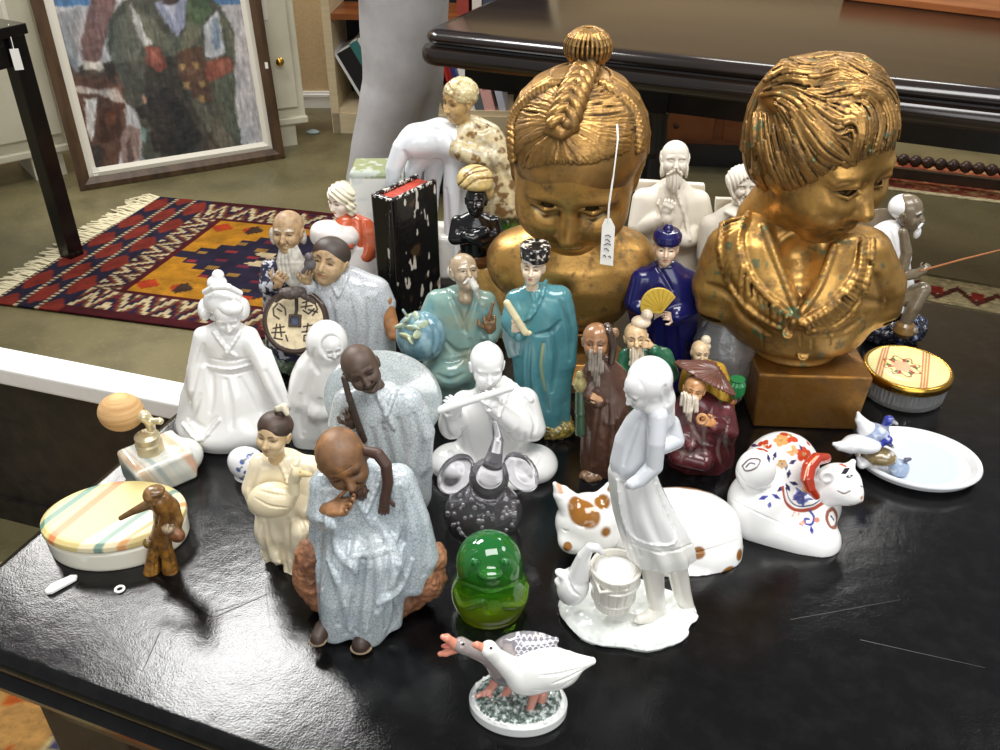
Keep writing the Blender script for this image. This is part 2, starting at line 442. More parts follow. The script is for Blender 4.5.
# ------------------------------------------------------------------ anatomy helpers
def head(s, q, h, yaw=0, pitch=0, roll=0, c=(226, 200, 170), ear=1, eyes='open', nose=1.0, jaw=1.0, brow=None, lip=None, iris=(40, 28, 22),
         neck=True, cheek=1.0, fem=0, lids=0, es=1.0, wrinkle=0, mouth=1, fat=1.0, necklen=1.35):
    """a head with face; q is its centre in the photo, h half its height"""
    s.frame(q, (pitch, roll, yaw), h); s.c = c; s.kk = .12
    s.ell((0, .12, .27), (.72 * fat, .82, .73)); s.ell((0, -.16, -.3), (.56 * jaw * fat, .52, .68), k=.3)
    s.ell((0, -.42, -.78), (.2 * jaw, .17, .17), k=.3)
    for x in (-1, 1):
        s.ell((x * .3 * fat, -.44, -.28), .22 * cheek, k=.25)
        s.ell((x * .26, -.58, .17), (.2, .09, .06), k=.14)
        if ear:
            s.ell((x * .70 * fat, .05, -.06), (.09, .17 * ear, .27 * ear), (0, x * 12, 0), k=.08)
            s.ell((x * .79 * fat, .0, -.04), (.05, .09, .16), k=.05, mode='s')
    for x in (-1, 1):
        s.ell((x * .27, -.76, .02), (.2, .17, .1), k=.16, mode='s')
        s.ell((x * .265, -.52, .02), (.155, .12, .115), k=.05)
    s.ch([(0, -.62, .1, .07), (0, -.72, -.12, .085 * nose), (0, -.76 - .06 * nose, -.29, .11 * nose)], k=.1)
    for x in (-1, 1): s.ell((x * .1 * nose, -.7, -.32), (.075 * nose, .09, .07), k=.06)
    if mouth:
        s.ell((0, -.655, -.5), (.19, .09, .055), k=.08); s.ell((0, -.63, -.6), (.16, .09, .06), k=.08)
        s.ch([(-.19, -.66, -.54, .016), (0, -.76, -.55, .02), (.19, -.66, -.54, .016)], k=.03, mode='s')
    if neck: s.ch([(0, .12, -.6, .36), (0, .22, -necklen, .4)], k=.2)
    if lip: s.ell((0, -.72, -.55), (.17, .1, .07), mode='p', c=lip, soft=.05)
    for x in (-1, 1):
        if eyes == 'open':
            s.ch([(x * .14, -.66, .0, .016), (x * .26, -.68, .05, .02), (x * .4, -.62, .01, .016)], k=.03, mode='s')
            s.ch([(x * .14, -.66, -.0, .035), (x * .27, -.66, .02, .05), (x * .4, -.6, .0, .03)], mode='p', c=iris, soft=.03)
        elif eyes == 'closed':
            s.ch([(x * .13, -.66, -.02, .018), (x * .27, -.66, -.06, .02), (x * .41, -.6, -.0, .018)], k=.03, mode='s')
            if iris: s.ch([(x * .13, -.66, -.02, .03), (x * .27, -.66, -.06, .035), (x * .41, -.6, -.0, .03)], mode='p', c=iris, soft=.03)
        if lids:
            s.ch([(x * .11, -.66, .02, .022), (x * .27, -.72, .10, .034), (x * .43, -.58, .03, .024)], k=.04); s.ch([(x * .12, -.67, -.05, .018), (x * .27, -.70, -.07, .024), (x * .42, -.58, -.04, .018)], k=.04)
            s.ell((x * .27 + lids * .02, -.69, .02), (.05, .05, .05), k=.02, mode='s')
        if brow: s.ch([(x * .12, -.7, .2, .035), (x * .28, -.68, .26, .045), (x * .46, -.56, .2, .03)], mode='p', c=brow, soft=.05)
    if wrinkle:
        for z in (.38, .48, .58): s.ch([(-.3, -.62, z, .02), (0, -.74, z + .02, .02), (.3, -.62, z, .02)], k=.05, mode='s')
        for x in (-1, 1): s.ch([(x * .16, -.7, -.3, .03), (x * .3, -.6, -.5, .03)], k=.06, mode='s')
    return s.off()
def hand(s, wrist, tip, normal=(0, -1, 0), curl=25, thumb=1, c=(226, 200, 170), spread=1.0, arm=None, w=1.0):
    """hand from wrist to fingertips (photo points with depth); normal is the back of the hand"""
    s.fr = None; a, sc = s.loc(wrist); b, _ = s.loc(tip); z = b - a; L = np.linalg.norm(z); z = z / L
    n = np.array(normal, float); n -= z * (n @ z); n /= np.linalg.norm(n); x = np.cross(n, z)
    R = np.stack([x, n, z], 1); s.fr = (a, R, L); s.c = c
    s.box((0, 0, .24), (.2 * w, .085, .26), rd=.08, k=.05)
    s.ch([(0, 0, -.08, .14), (0, 0, .15, .15)], k=.1)
    for i, (fx, l) in enumerate(((-.155, .36), (-.052, .44), (.052, .42), (.155, .32))):
        fx *= w; q = np.array([fx, 0, .46]); pts = [(*q, .062)]; ang = math.radians(curl * .5)
        for j, seg in enumerate((.45, .32, .26)):
            dirv = np.array([fx * .35 * spread, -math.sin(ang), math.cos(ang)]); q = q + dirv * l * seg; pts.append((*q, .058 - .007 * j)); ang += math.radians(curl)
        s.ch(pts, k=.025)
    t = thumb * .17 * w
    s.ch([(t, -.02, .12, .075), (t * 2.0, -.06, .3, .066), (t * 2.1, -.14, .44, .055)], k=.06)
    return s.off()
def arm(s, pts, k=None, c=None): return s.ch(pts, k=k, c=c)
def frameLocal(o, M): o.matrix_local = M
def spline(P, n):
    P = [np.array(p, float) for p in P]
    if len(P) == 2: return [P[0] + (P[1] - P[0]) * t for t in np.linspace(0, 1, n)]
    Q = [2 * P[0] - P[1]] + P + [2 * P[-1] - P[-2]]; o = []
    for t in np.linspace(0, len(P) - 1, n):
        i = min(int(t), len(P) - 2); f = t - i; a, b, c, d = Q[i:i + 4]
        o.append(.5 * (2 * b + (c - a) * f + (2 * a - 5 * b + 4 * c - d) * f * f + (3 * b - a - 3 * c + d) * f ** 3))
    return o
def _hits(s, px, d0=None):
    """points of the sculpt so far that the given photo points fall on (local units)"""
    O = (CAM - s.fig.b) / s.fig.m; D = np.array([ray(*p[:2]) for p in px]); D /= np.linalg.norm(D, axis=1)[:, None]
    t = np.full(len(D), max(0, np.linalg.norm(O) - 500)); best = np.full(len(D), 1e9); bt = t.copy()
    for _ in range(70):
        d = s.evc((O + D * t[:, None]).astype(F32), 30, 60); w = d < best; best[w] = d[w]; bt[w] = t[w]
        t = t + np.clip(d * .85, .05, 200)
        t = np.where(best < .3, bt, t)
    return O + D * bt[:, None]
def _chL(s, V, rs, k=None, c=None, mode='u', soft=0):
    sv = s.fr; s.fr = (np.zeros(3), np.eye(3), 1.0); s.ch([(*v, r) for v, r in zip(V, rs)], k=k, c=c, mode=mode, soft=soft); s.fr = sv; return s
def _trace(s, pts, r, n=8, k=None, c=None, mode='u', soft=0, lift=0):
    """a ridge (or groove, or painted line) drawn over the sculpt along photo points"""
    P = spline([p[:2] for p in pts], n) if len(pts) > 1 else [np.array(pts[0][:2])]; V = s.hits(P)
    if lift: V = V - np.array([ray(*p) for p in P]) / np.linalg.norm([ray(*p) for p in P], axis=1)[:, None] * lift
    if mode == 's' and len(V) > 3 and not hasattr(r, '__len__'): r = [r * .15, r * .75, r, r, r * .75, r * .15]
    rr = np.interp(np.linspace(0, 1, len(V)), np.linspace(0, 1, len(r)), r) if hasattr(r, '__len__') else [r] * len(V)
    return s.chL(V, rr, k, c, mode, soft)
def _locks(s, A, B, n, r=2.0, m=7, k=.8, c=None, mode='u', lift=0, jit=0.0, taper=True, curve=None):
    """n strands between two guide curves; the guides are (photo points)"""
    a = spline(A, m); b = spline(B, m); allp = []
    for i in range(n):
        t = (i + .5) / n; allp += [p + (q - p) * t + rng.normal(0, jit, 2) for p, q in zip(a, b)]
    V = s.hits(allp).reshape(n, m, 3)
    for i in range(n):
        rr = r * (1 + rng.uniform(-.2, .25)); R_ = rr * (np.array([.75] + [1] * (m - 2) + [.5]) if taper else np.ones(m)); s.chL(V[i], R_, k, c, mode)
    return s
def _recess(s, dist, col, amt=1.0, lo=.15, hi=.75):
    """tints the hollows: old patina on gilt, pooled glaze on glazed ware, plain tone elsewhere"""
    cc = np.array(lin(col), F32)
    def f(P, C):
        if getattr(s, '_busy', False): return C
        s._busy = True; e = .6; mg = dist + 2; d0 = s.evc(P, mg); G = np.stack([s.evc(P + np.eye(3, dtype=F32)[i] * e, mg) - d0 for i in range(3)], 1)
        G /= np.linalg.norm(G, axis=1)[:, None] + 1e-6; q = s.evc(P + G * dist, mg) / dist; s._busy = False
        w = (np.clip((hi - q) / (hi - lo), 0, 1) * amt)[:, None]; return C * (1 - w) + cc * w
    return s.tint(f)
def _noise_tint(s, scale, col, lo=.0, hi=.3, amt=1.0, seed=1, sz=1.0):
    cc = np.array(lin(col), F32)
    def f(P, C):
        a = vnoise3(P / scale * [1, 1, sz], seed); w = (np.clip((a - lo) / (hi - lo), 0, 1) * amt)[:, None]; return C * (1 - w) + cc * w
    return s.tint(f)
def vnoise3(p, seed=0, oct=3):
    r = np.random.default_rng(seed); o = np.zeros(len(p), F32); a = 1.0; p = np.asarray(p, F32) + 100
    for _ in range(oct):
        t = r.random((32, 32, 32)).astype(F32) - .5; i = np.floor(p).astype(int); f = p - i; f = f * f * (3 - 2 * f); v = 0
        for x in (0, 1):
            for y in (0, 1):
                for z in (0, 1):
                    w = (f[:, 0] if x else 1 - f[:, 0]) * (f[:, 1] if y else 1 - f[:, 1]) * (f[:, 2] if z else 1 - f[:, 2])
                    v = v + w * t[(i[:, 0] + x) % 32, (i[:, 1] + y) % 32, (i[:, 2] + z) % 32]
        o += a * v; a *= .5; p = p * 2.03 + 7
    return o
S.hits = _hits; S.chL = _chL; S.trace = _trace; S.locks = _locks; S.recess = _recess; S.noise = _noise_tint
# ------------------------------------------------------------------ light and view
SC.view_settings.view_transform = 'Standard'; SC.view_settings.look = 'None'; SC.view_settings.exposure = 0.0
w = bpy.data.worlds.new('World'); SC.world = w; w.use_nodes = True
w.node_tree.nodes['Background'].inputs[0].default_value = (.95, .97, 1, 1); w.node_tree.nodes['Background'].inputs[1].default_value = .30
def area(name, loc, to, sx, sy, power, col=(1, 1, 1)):
    l = bpy.data.lights.new(name, 'AREA'); l.shape = 'RECTANGLE'; l.size = sx; l.size_y = sy; l.energy = power; l.color = col
    o = bpy.data.objects.new(name, l); COL.objects.link(o); o.location = loc
    o.rotation_euler = (Vector(to) - Vector(loc)).to_track_quat('-Z', 'Y').to_euler(); return o
area('ceiling_or_fill_lamp', (-1.25, 2.35, 3.1), (-.5, 1.0, .7), .9, .6, 62, (1, .99, .97))
area('ceiling_or_fill_lamp', (.35, .25, 3.0), (.1, 1.2, .7), 1.6, .9, 56, (1, .985, .96))  # added overhead fill for the fronts of the figurines
area('front_fill_light', (.5, -2.2, 1.9), (.1, 1.0, .8), 2.6, 1.6, 40, (1, 1, 1))  # added soft fill behind the camera, brightens gilt and figure fronts
area('ceiling_or_fill_lamp', (2.2, 1.2, 3.0), (.3, 1.2, .7), 1.2, .6, 24, (1, .985, .96))  # added fill from the right side
area('ceiling_or_fill_lamp', (-2.4, 3.5, 3.0), (-1.1, 3.6, 0), 1.6, .5, 70, (1, .98, .94))  # added rear light, brightens cabinets and floor, kept out of the tabletop reflection
area('ceiling_or_fill_lamp', (1.4, 4.2, 3.3), (1.3, 3.2, 0), 1.5, .6, 40, (1, .98, .94))

# ------------------------------------------------------------------ shared materials
M = {}
M['black_paint'] = mat('black_gloss_paint', (8, 8, 9), rough=.12, spec=.36, bump=[(480, .22, .0007, 3), (26, .14, .004, 3)], noise=(40, (22, 21, 22), .7, .45, .7))
M['black_wood'] = mat('black_wood', (9, 8, 9), rough=.22, spec=.6, bump=(60, .2, .001), noise=(14, (26, 20, 18), .6))
M['brown_black'] = mat('dark_brown_wood', (24, 20, 17), rough=.5, noise=(30, (50, 42, 34), .6))
M['concrete'] = mat('olive_concrete', (100, 93, 64), rough=.38, noise=[(1.3, (126, 116, 82), .8, .4, .65), (5, (78, 73, 50), .7, .45, .7), (60, (132, 122, 90), .5, .55, .7)], bump=(30, .04, .002))
M['wall'] = mat('beige_wall', (205, 180, 140), rough=.8, noise=(120, (188, 160, 118), .7))
M['cream'] = mat('cream_paint', (208, 203, 180), rough=.5, noise=(6, (190, 186, 160), .5))
M['cream_wood'] = mat('pale_wood', (214, 196, 160), rough=.55, noise=(4, (196, 174, 134), .6), stretch=(1, 1, 12))
M['white_paint'] = mat('white_paint', (244, 244, 240), rough=.45, noise=(20, (228, 228, 222), .5))
M['brass'] = mat('brass', (205, 160, 70), rough=.22, metal=1)
M['frame_wood'] = mat('frame_wood', (86, 64, 42), rough=.45, noise=(22, (54, 38, 24), .9), stretch=(1, 1, .2))
M['linen'] = mat('linen_liner', (226, 220, 204), rough=.8)
M['canvas'] = mat('oil_canvas', rough=.55, bump=(55, .35, .004, 4))
M['rug'] = mat('rug_wool', rough=.95, spec=.1, bump=(400, .5, .004), noise=(90, (40, 30, 28), .25, .5, .7))
M['fringe'] = mat('fringe_cotton', (214, 204, 170), rough=.95)
M['orange_wood'] = mat('orange_wood', (150, 88, 44), rough=.35, noise=(10, (112, 58, 26), .8), stretch=(.2, 1, 1))
M['dark_red_wood'] = mat('turned_wood', (66, 38, 24), rough=.35, noise=(20, (40, 22, 14), .7))
M['paper'] = mat('paper', (240, 238, 230), rough=.8)
M['ink'] = mat('ink', (60, 62, 80), rough=.7)
M['glass'] = mat('clear_glass', (250, 250, 252), rough=.02, trans=1, ior=1.47)
M['trouser'] = mat('grey_trousers', (172, 170, 170), rough=.9, noise=(9, (150, 148, 148), .5), bump=(14, .25, .01))
M['dark'] = mat('dark_cloth', (30, 30, 34), rough=.8)

def grid(name, P, nu, nv, fn, m, parent=None, thick=None):
    """painted flat sheet: P(u, v) -> point, fn(U, V) -> sRGB colours"""
    u = np.linspace(0, 1, nu + 1); v = np.linspace(0, 1, nv + 1); UU, VV = np.meshgrid(u, v, indexing='ij')
    V = np.array([P(a, b) for a, b in zip(UU.ravel(), VV.ravel())])
    c = np.clip(fn(UU.ravel(), VV.ravel()), 0, 255) / 255; c = np.where(c < .04045, c / 12.92, ((c + .055) / 1.055) ** 2.4)
    i = np.arange((nu + 1) * (nv + 1)).reshape(nu + 1, nv + 1)
    Q = np.stack([i[:-1, :-1], i[1:, :-1], i[1:, 1:], i[:-1, 1:]], -1).reshape(-1, 4)
    o = mesh_np(name, V, Q, m, parent, c)
    if thick:
        md = o.modifiers.new('thickness', 'SOLIDIFY'); md.thickness = thick; md.offset = -1
    return o
def inpoly(x, y, P):
    s_ = np.zeros(len(x), bool); j = len(P) - 1
    for i in range(len(P)):
        xi, yi = P[i]; xj, yj = P[j]
        s_ ^= ((yi > y) != (yj > y)) & (x < (xj - xi) * (y - yi) / (yj - yi + 1e-9) + xi); j = i
    return s_
def vnoise(x, y, seed=0, oct=3):
    r = np.random.default_rng(seed); o = np.zeros(len(x)); a = 1
    for _ in range(oct):
        t = r.random((64, 64)); xi = np.floor(x).astype(int); yi = np.floor(y).astype(int); fx = x - xi; fy = y - yi
        fx = fx * fx * (3 - 2 * fx); fy = fy * fy * (3 - 2 * fy); g = lambda a_, b_: t[a_ % 64, b_ % 64]
        o += a * ((g(xi, yi) * (1 - fx) + g(xi + 1, yi) * fx) * (1 - fy) + (g(xi, yi + 1) * (1 - fx) + g(xi + 1, yi + 1) * fx) * fy - .5)
        a *= .5; x = x * 2.03 + 5; y = y * 2.03 + 9
    return o

# ------------------------------------------------------------------ floor and back wall
tag(MB().box((0, 3, -.05), (6, 6, .05)).build('floor', M['concrete']), kind='structure')
tag(MB().box((-.2, 4.54, 1.3), (4.5, .06, 1.35)).build('wall_back', M['wall']), kind='structure')
bb = MB()
for z0, z1, t in ((0, .055, .014), (.055, .066, .02), (.066, .078, .012)): bb.box((-.2, 4.48 - t / 2, (z0 + z1) / 2), (4.5, t / 2, (z1 - z0) / 2))
tag(bb.build('baseboard_back', M['white_paint']), kind='structure')

# ------------------------------------------------------------------ main black table
TA = math.radians(-21); UA = np.array([math.cos(TA), math.sin(TA), 0]); VA = np.array([-math.sin(TA), math.cos(TA), 0])
def rrect(x0, x1, y0, y1, r, z, n=5):
    o = []
    for cx, cy, a in ((x1 - r, y1 - r, 0), (x0 + r, y1 - r, 90), (x0 + r, y0 + r, 180), (x1 - r, y0 + r, 270)):
        for i in range(n + 1):
            t = math.radians(a + 90 * i / n); o.append((cx + r * math.cos(t), cy + r * math.sin(t), z))
    return o
def tabletop(x0, x1, y0, y1, prof, r):
    m = MB(); m.rings([rrect(x0 - o, x1 + o, y0 - o, y1 + o, max(r + o, .004), z) for o, z in prof]); return m
u0, u1, v0, v1 = -.697, 1.15, .352, 1.345
tb = empty('black_table', UA * 0 + VA * 0, TA)
tag(tb, 'large black painted table with moulded edge and scratched glossy top carrying all the figurines', 'table')
tabletop(u0, u1, v0, v1, [(-.02, .652), (.002, .653), (.008, .658), (.009, .665), (.005, .671), (-.003, .674), (-.003, .678), (.004, .681), (.006, .688), (.004, .695), (0, .699), (-.006, .7)], .012).build('tabletop', M['black_paint'], tb, smooth=True)
ap = MB()
for c, h in ((((u0 + u1) / 2, v0 + .05, .605), ((u1 - u0) / 2 - .06, .012, .047)), (((u0 + u1) / 2, v1 - .05, .605), ((u1 - u0) / 2 - .06, .012, .047)),
             ((u0 + .05, (v0 + v1) / 2, .605), (.012, (v1 - v0) / 2 - .06, .047)), ((u1 - .05, (v0 + v1) / 2, .605), (.012, (v1 - v0) / 2 - .06, .047))): ap.box(c, h)
ap.build('apron', M['black_wood'], tb)
for x, y in ((u0 + .09, v0 + .07), (u1 - .09, v0 + .07), (u0 + .09, v1 - .07), (u1 - .09, v1 - .07)):
    sx = 1 if x < 0 else -1; lg = MB()
    # broad shaped bracket head narrowing to a square leg
    prof = [(-.045, .655), (.115, .655), (.075, .60), (.06, .52), (.05, .3), (.045, .04), (.05, 0), (-.03, 0), (-.03, .3), (-.04, .5)]
    lg.prism(prof, -.032, .032, lambda a, z, t, X=x, Y=y, s_=sx: (X + s_ * a, Y + t, z)); lg.build('leg', M['brown_black'], tb, bevel=.004)
SCR = mat('scratch_grey', (96, 94, 92), rough=.6)
for (a, b, w_) in (((73, 598), (138, 668), 1.2), ((160, 632), (142, 672), 1.2), ((208, 620), (272, 592), 1.0), ((215, 612), (250, 600), .7), ((265, 585), (270, 625), .5), ((860, 640), (985, 668), .5), ((790, 620), (900, 600), .4)):
    p, q = at(*a), at(*b); d = q - p; n_ = np.array([-d[1], d[0], 0]); n_ /= np.linalg.norm(n_); t = w_ * .0005
    iv = np.array([[math.cos(-TA), -math.sin(-TA), 0], [math.sin(-TA), math.cos(-TA), 0], [0, 0, 1]])
    z = np.array([0, 0, .0004]); P = [iv @ (p - n_ * t + z), iv @ (q - n_ * t * .4 + z), iv @ (q + n_ * t * .4 + z), iv @ (p + n_ * t + z)]
    sc_ = MB(); sc_.add(P, [(0, 1, 2, 3)]); sc_.build('surface_scratch', SCR, tb)

# ------------------------------------------------------------------ white ledged case beside the table
a0, a1 = at(0, 357, .42), at(181, 393, .42); dr = (a1 - a0); dr[2] = 0; dr /= np.linalg.norm(dr); nn = np.array([-dr[1], dr[0], 0])
ang = math.atan2(dr[1], dr[0])
cs = empty('low_partition', (a0[0] + dr[0] * .1 - nn[0] * .3, a0[1] + dr[1] * .1 - nn[1] * .3, 0), ang)
tag(cs, 'low dark brown partition with a thick white top rail left of the black table', 'partition')
MB().box((0, .3, .40), (.62, .033, .02)).build('top_rail', M['white_paint'], cs, bevel=.006)
MB().box((0, .302, .20), (.62, .02, .18)).build('back_panel', M['brown_black'], cs)
MB().box((0, .302, .03), (.64, .03, .03)).build('plinth', M['brown_black'], cs)

# ------------------------------------------------------------------ rugs
def hexc(*c): return np.array(c, float)
RED, NAVY, OCH, CRM, MAR, ORG = hexc(136, 50, 40), hexc(42, 38, 58), hexc(196, 134, 36), hexc(214, 192, 150), hexc(84, 26, 32), hexc(206, 92, 48)
def kilim(u, v):
    """u along the fringe edge to the far edge, v across: striped end, ochre field with a navy lozenge"""
    n = len(u); C = np.tile(MAR, (n, 1)); st = lambda x, k: np.floor(x * k)
    u = np.where(u < .17, u * .25 / .17, np.where(u < .235, .25 + (u - .17) * .08 / .065, .33 + (u - .235) * .67 / .765))
    uu, vv = st(u, 150) / 150, st(v, 96) / 96           # woven steps
    e = np.minimum(vv, 1 - vv)
    end = uu < .25
    # flame stripes at the end
    k = np.floor(uu / .25 * 3); tri = np.abs(((vv * 5.5 + (k % 2) * .5) % 1) - .5) * 2; f = (uu / .25 * 3) % 1
    s_ = np.where((tri > np.abs(f - .5) * 1.3 + .12)[:, None], RED, NAVY); C = np.where(end[:, None], s_, C)
    dots = end & ((f < .13)); C = np.where(dots[:, None], np.where(((st(v, 96) % 2) == 0)[:, None], CRM, NAVY), C)
    # border with zigzag leaves
    bo = ~end & ((e < .17) | (uu < .33) | (uu > .93)); a = np.where(e < .17, uu * 16, vv * 11); b = np.where(e < .17, e / .17, (uu - .25) / .08)
    z = (np.abs((a % 1) - .5) * 2 + b * 1.4 + (np.floor(a) % 2) * .5) % 1
    C = np.where((bo & (z < .34))[:, None], CRM, np.where((bo & (z < .62))[:, None], NAVY, np.where((bo & (z < .8))[:, None], MAR * 1.3, np.where(bo[:, None], hexc(120, 90, 60), C))))
    C = np.where((~end & ((e < .035) | ((e > .165) & (e < .18) & (uu > .33))))[:, None], MAR * .9, C)
    fi = ~end & ~bo & (e > .18) & (uu > .345); C = np.where(fi[:, None], OCH, C)
    cu, cv = (uu - .345) / .585, (vv - .18) / .64
    cq = np.floor(cu * 18) / 18; lz = fi & ((np.abs(np.floor(cv * 14 + .5) / 14 - .5) * 1.9 + np.clip(np.abs(cq - .42) * 2.5 - .4, 0, 9)) < .70); C = np.where(lz[:, None], NAVY, C)
    mo = lz & (((cu * 10) % 1 > .62) & ((cv * 9 + np.floor(cu * 10) * .5) % 1 > .66)); pick = ((np.floor(cu * 10) + np.floor(cv * 9)) % 3)
    C = np.where(mo[:, None], np.where((pick == 0)[:, None], hexc(150, 52, 56), np.where((pick == 1)[:, None], hexc(160, 120, 60), hexc(120, 44, 60))), C)
    cr = lz & (np.abs(cu - .34 - .03 * np.sin(cv * 50)) < .035) & (np.abs(cv - .54) < .09); C = np.where(cr[:, None], CRM, C)
    fl = fi & ~lz & (np.abs(((cu * 8 + .2) % 1) - .5) + np.abs(((cv * 5) % 1) - .5) * 1.2 < .36) & (np.abs(cv - .5) > .26)
    C = np.where(fl[:, None], np.where(((np.floor(cu * 7)) % 2 == 0)[:, None], hexc(186, 66, 32), hexc(70, 50, 40)), C)
    return C * .8 * (1 + vnoise(u * 40, v * 30, 3)[:, None] * .22)
r00, r01, r10 = at(-10, 303, 0.006), at(158, 197, 0.006), at(262, 338, 0.006)   # near-left, far-left, near-right
ru, rv = (r10 - r00) * 1.55, r01 - r00
rg = empty('kilim_rug', r00 * [1, 1, 0]); tag(rg, 'red, navy and ochre woven kilim rug with cream fringe on the concrete floor', 'rug')
grid('pile', lambda u, v: (r00 - r00 * [1, 1, 0]) + ru * u + rv * v + np.array([0, 0, .004 + .0015 * math.sin(u * 9 + v * 5)]), 300, 200, kilim, M['rug'], rg, .006)
fr = MB(); un_ = ru / np.linalg.norm(ru); vn_ = rv / np.linalg.norm(rv)
for i in range(120):
    b = rv * (i + .5) / 120 + np.array([0, 0, .006]); L_ = random.uniform(.05, .1); sk = random.uniform(-.35, .35)
    pts = [b + un_ * .01, b - un_ * L_ * .5 + vn_ * sk * .03 + np.array([0, 0, random.uniform(0, .008)]), b - un_ * L_ + vn_ * sk * .09 + np.array([0, 0, 0.0])]
    fr.tube(pts, [.0035, .0045, .003], 5)
tag(fr.build('fringe', M['fringe'], rg), kind='stuff')

def orange_rug(u, v):
    C = np.tile(hexc(150, 112, 62), (len(u), 1)); n1 = vnoise(u * 30, v * 15, 5); n2 = vnoise(u * 20 + 3, v * 11, 9)
    C = np.where((n1 > .12)[:, None], hexc(150, 72, 26), C); C = np.where((n2 > .2)[:, None], hexc(164, 148, 104), C)
    l = (np.abs(((u * 7.2 + v * 5 + n2 * .5) % 1) - .5) < .05); C = np.where(l[:, None], hexc(58, 58, 84), C)
    b = (v < .1) | (v > .9) | (u < .06) | (u > .94); C = np.where((b & ((u * 30) % 1 > .5))[:, None], hexc(54, 54, 84), np.where(b[:, None], hexc(214, 190, 140), C))
    return C * (1 + vnoise(u * 90, v * 90, 4)[:, None] * .25)
og = empty('floral_rug', (-.75, .86, 0), math.radians(-14)); tag(og, 'orange and tan floral carpet on the floor under the black table', 'rug')
grid('pile', lambda u, v: np.array([(u - .3) * 1.9, (v - .55) * .95, .008]), 200, 120, orange_rug, M['rug'], og, .008)

def border_rug(u, v):
    C = np.tile(hexc(140, 112, 128), (len(u), 1)); k = (np.floor(u * 90) + np.floor(v * 26)) % 3
    C = np.where((k == 0)[:, None], hexc(164, 60, 66), np.where((k == 1)[:, None], hexc(86, 82, 120), hexc(190, 160, 160)))
    b = v > .5; z = np.abs(((u * 14) % 1) - .5) * 2; t = (v - .5) / .5
    cb = np.where((np.abs(t - .25 - z * .4) < .09)[:, None], hexc(110, 60, 50), hexc(212, 196, 150))
    cb = np.where(((np.abs(t - .5) < .13) & (z < .35))[:, None], hexc(176, 62, 54), cb); cb = np.where(((t < .1) | (t > .9))[:, None], hexc(120, 110, 80), cb)
    return np.where(b[:, None], cb, C) * (1 + vnoise(u * 120, v * 60, 2)[:, None] * .3)
p0, p1 = at(860, 262, .005), at(1010, 288, .005); e1 = (p1 - p0) / np.linalg.norm(p1 - p0); e2 = np.array([-e1[1], e1[0], 0])
br_ = empty('border_rug', p0 * [1, 1, 0]); tag(br_, 'pink and purple rug with cream zigzag border on the floor behind the black table', 'rug')
grid('pile', lambda u, v: np.array([0, 0, .005]) + e1 * (u * 1.6 - .5) - e2 * (1 - v) * .42, 260, 60, border_rug, M['rug'], br_, .005)
def salmon_rug(u, v):
    C = np.tile(hexc(156, 92, 62), (len(u), 1)); n1 = vnoise(u * 40, v * 14, 8); C = np.where((n1 > .1)[:, None], hexc(124, 60, 46), C)
    C = np.where((n1 < -.25)[:, None], hexc(176, 140, 100), C); return np.where((v < .07)[:, None], hexc(205, 190, 150), C) * (1 + vnoise(u * 90, v * 60, 2)[:, None] * .3)
p0, p1 = at(880, 188, .005), at(1010, 204, .005); e1 = (p1 - p0) / np.linalg.norm(p1 - p0); e2 = np.array([-e1[1], e1[0], 0])
sr = empty('salmon_rug', p0 * [1, 1, 0]); tag(sr, 'worn salmon rug with a cream edge under the rear table at far right', 'rug')
grid('pile', lambda u, v: np.array([0, 0, .005]) + e1 * (u * 1.3 - .12) + e2 * v * .36, 200, 60, salmon_rug, M['rug'], sr, .005)

# ------------------------------------------------------------------ rear black table
t2p = at(402, 46, .72); TB = math.radians(-24)
t2 = empty('rear_table', (t2p[0], t2p[1], 0), TB); tag(t2, 'long black polished table with thick stepped edge standing behind the gilt busts', 'table')
pf = [(-.06, .66), (-.02, .662), (.0, .668), (.008, .68), (.008, .7), (.0, .712), (-.022, .715), (-.024, .72), (-.012, .727), (-.008, .738), (-.012, .748), (-.025, .757), (-.04, .76)]
M['rear_top'] = mat('dark_table_top', (26, 20, 17), rough=.16, spec=.7, noise=(9, (44, 32, 26), .7), stretch=(.3, 2, 1), bump=(40, .06, .001))
tabletop(.03, 2.4, .03, 1.0, pf, .06).build('tabletop', M['rear_top'], t2, smooth=True)
q = MB(); q.box((1.2, .13, .63), (1.06, .015, .037)); q.box((1.2, .9, .63), (1.06, .015, .037)); q.box((.15, .5, .63), (.015, .38, .037)); q.box((2.25, .5, .63), (.015, .38, .037))
q.build('apron', M['black_wood'], t2)
for x in (.36, .70, 2.2):
    for y in (.14, .89):
        if y > .5 and x == .70: continue
        l = MB()
        if x == .36: l.box((x, y, .3), (.058, .05, .3))
        else: l.lathe((x, y, 0), [(.03, 0), (.04, .02), (.034, .07), (.045, .1), (.03, .13), (.042, .2), (.046, .3), (.036, .4), (.03, .46), (.045, .48), (.04, .56), (.045, .595)], 20)
        l.box((x, y, .63), (.045, .045, .037)); l.build('leg', M['black_wood'], t2, smooth=True)
# board lying on it
p0, p1 = at(846, 0, .76), at(1010, 20, .76); e = (p1 - p0); an = math.atan2(e[1], e[0])
bd = tag(MB().box((.35, .18, .011), (.36, .18, .011)).build('wooden_board', M['orange_wood'], bevel=.003), 'orange wooden board lying on the rear black table at upper right', 'board')
bd.location = p0; bd.rotation_euler = (0, 0, an)
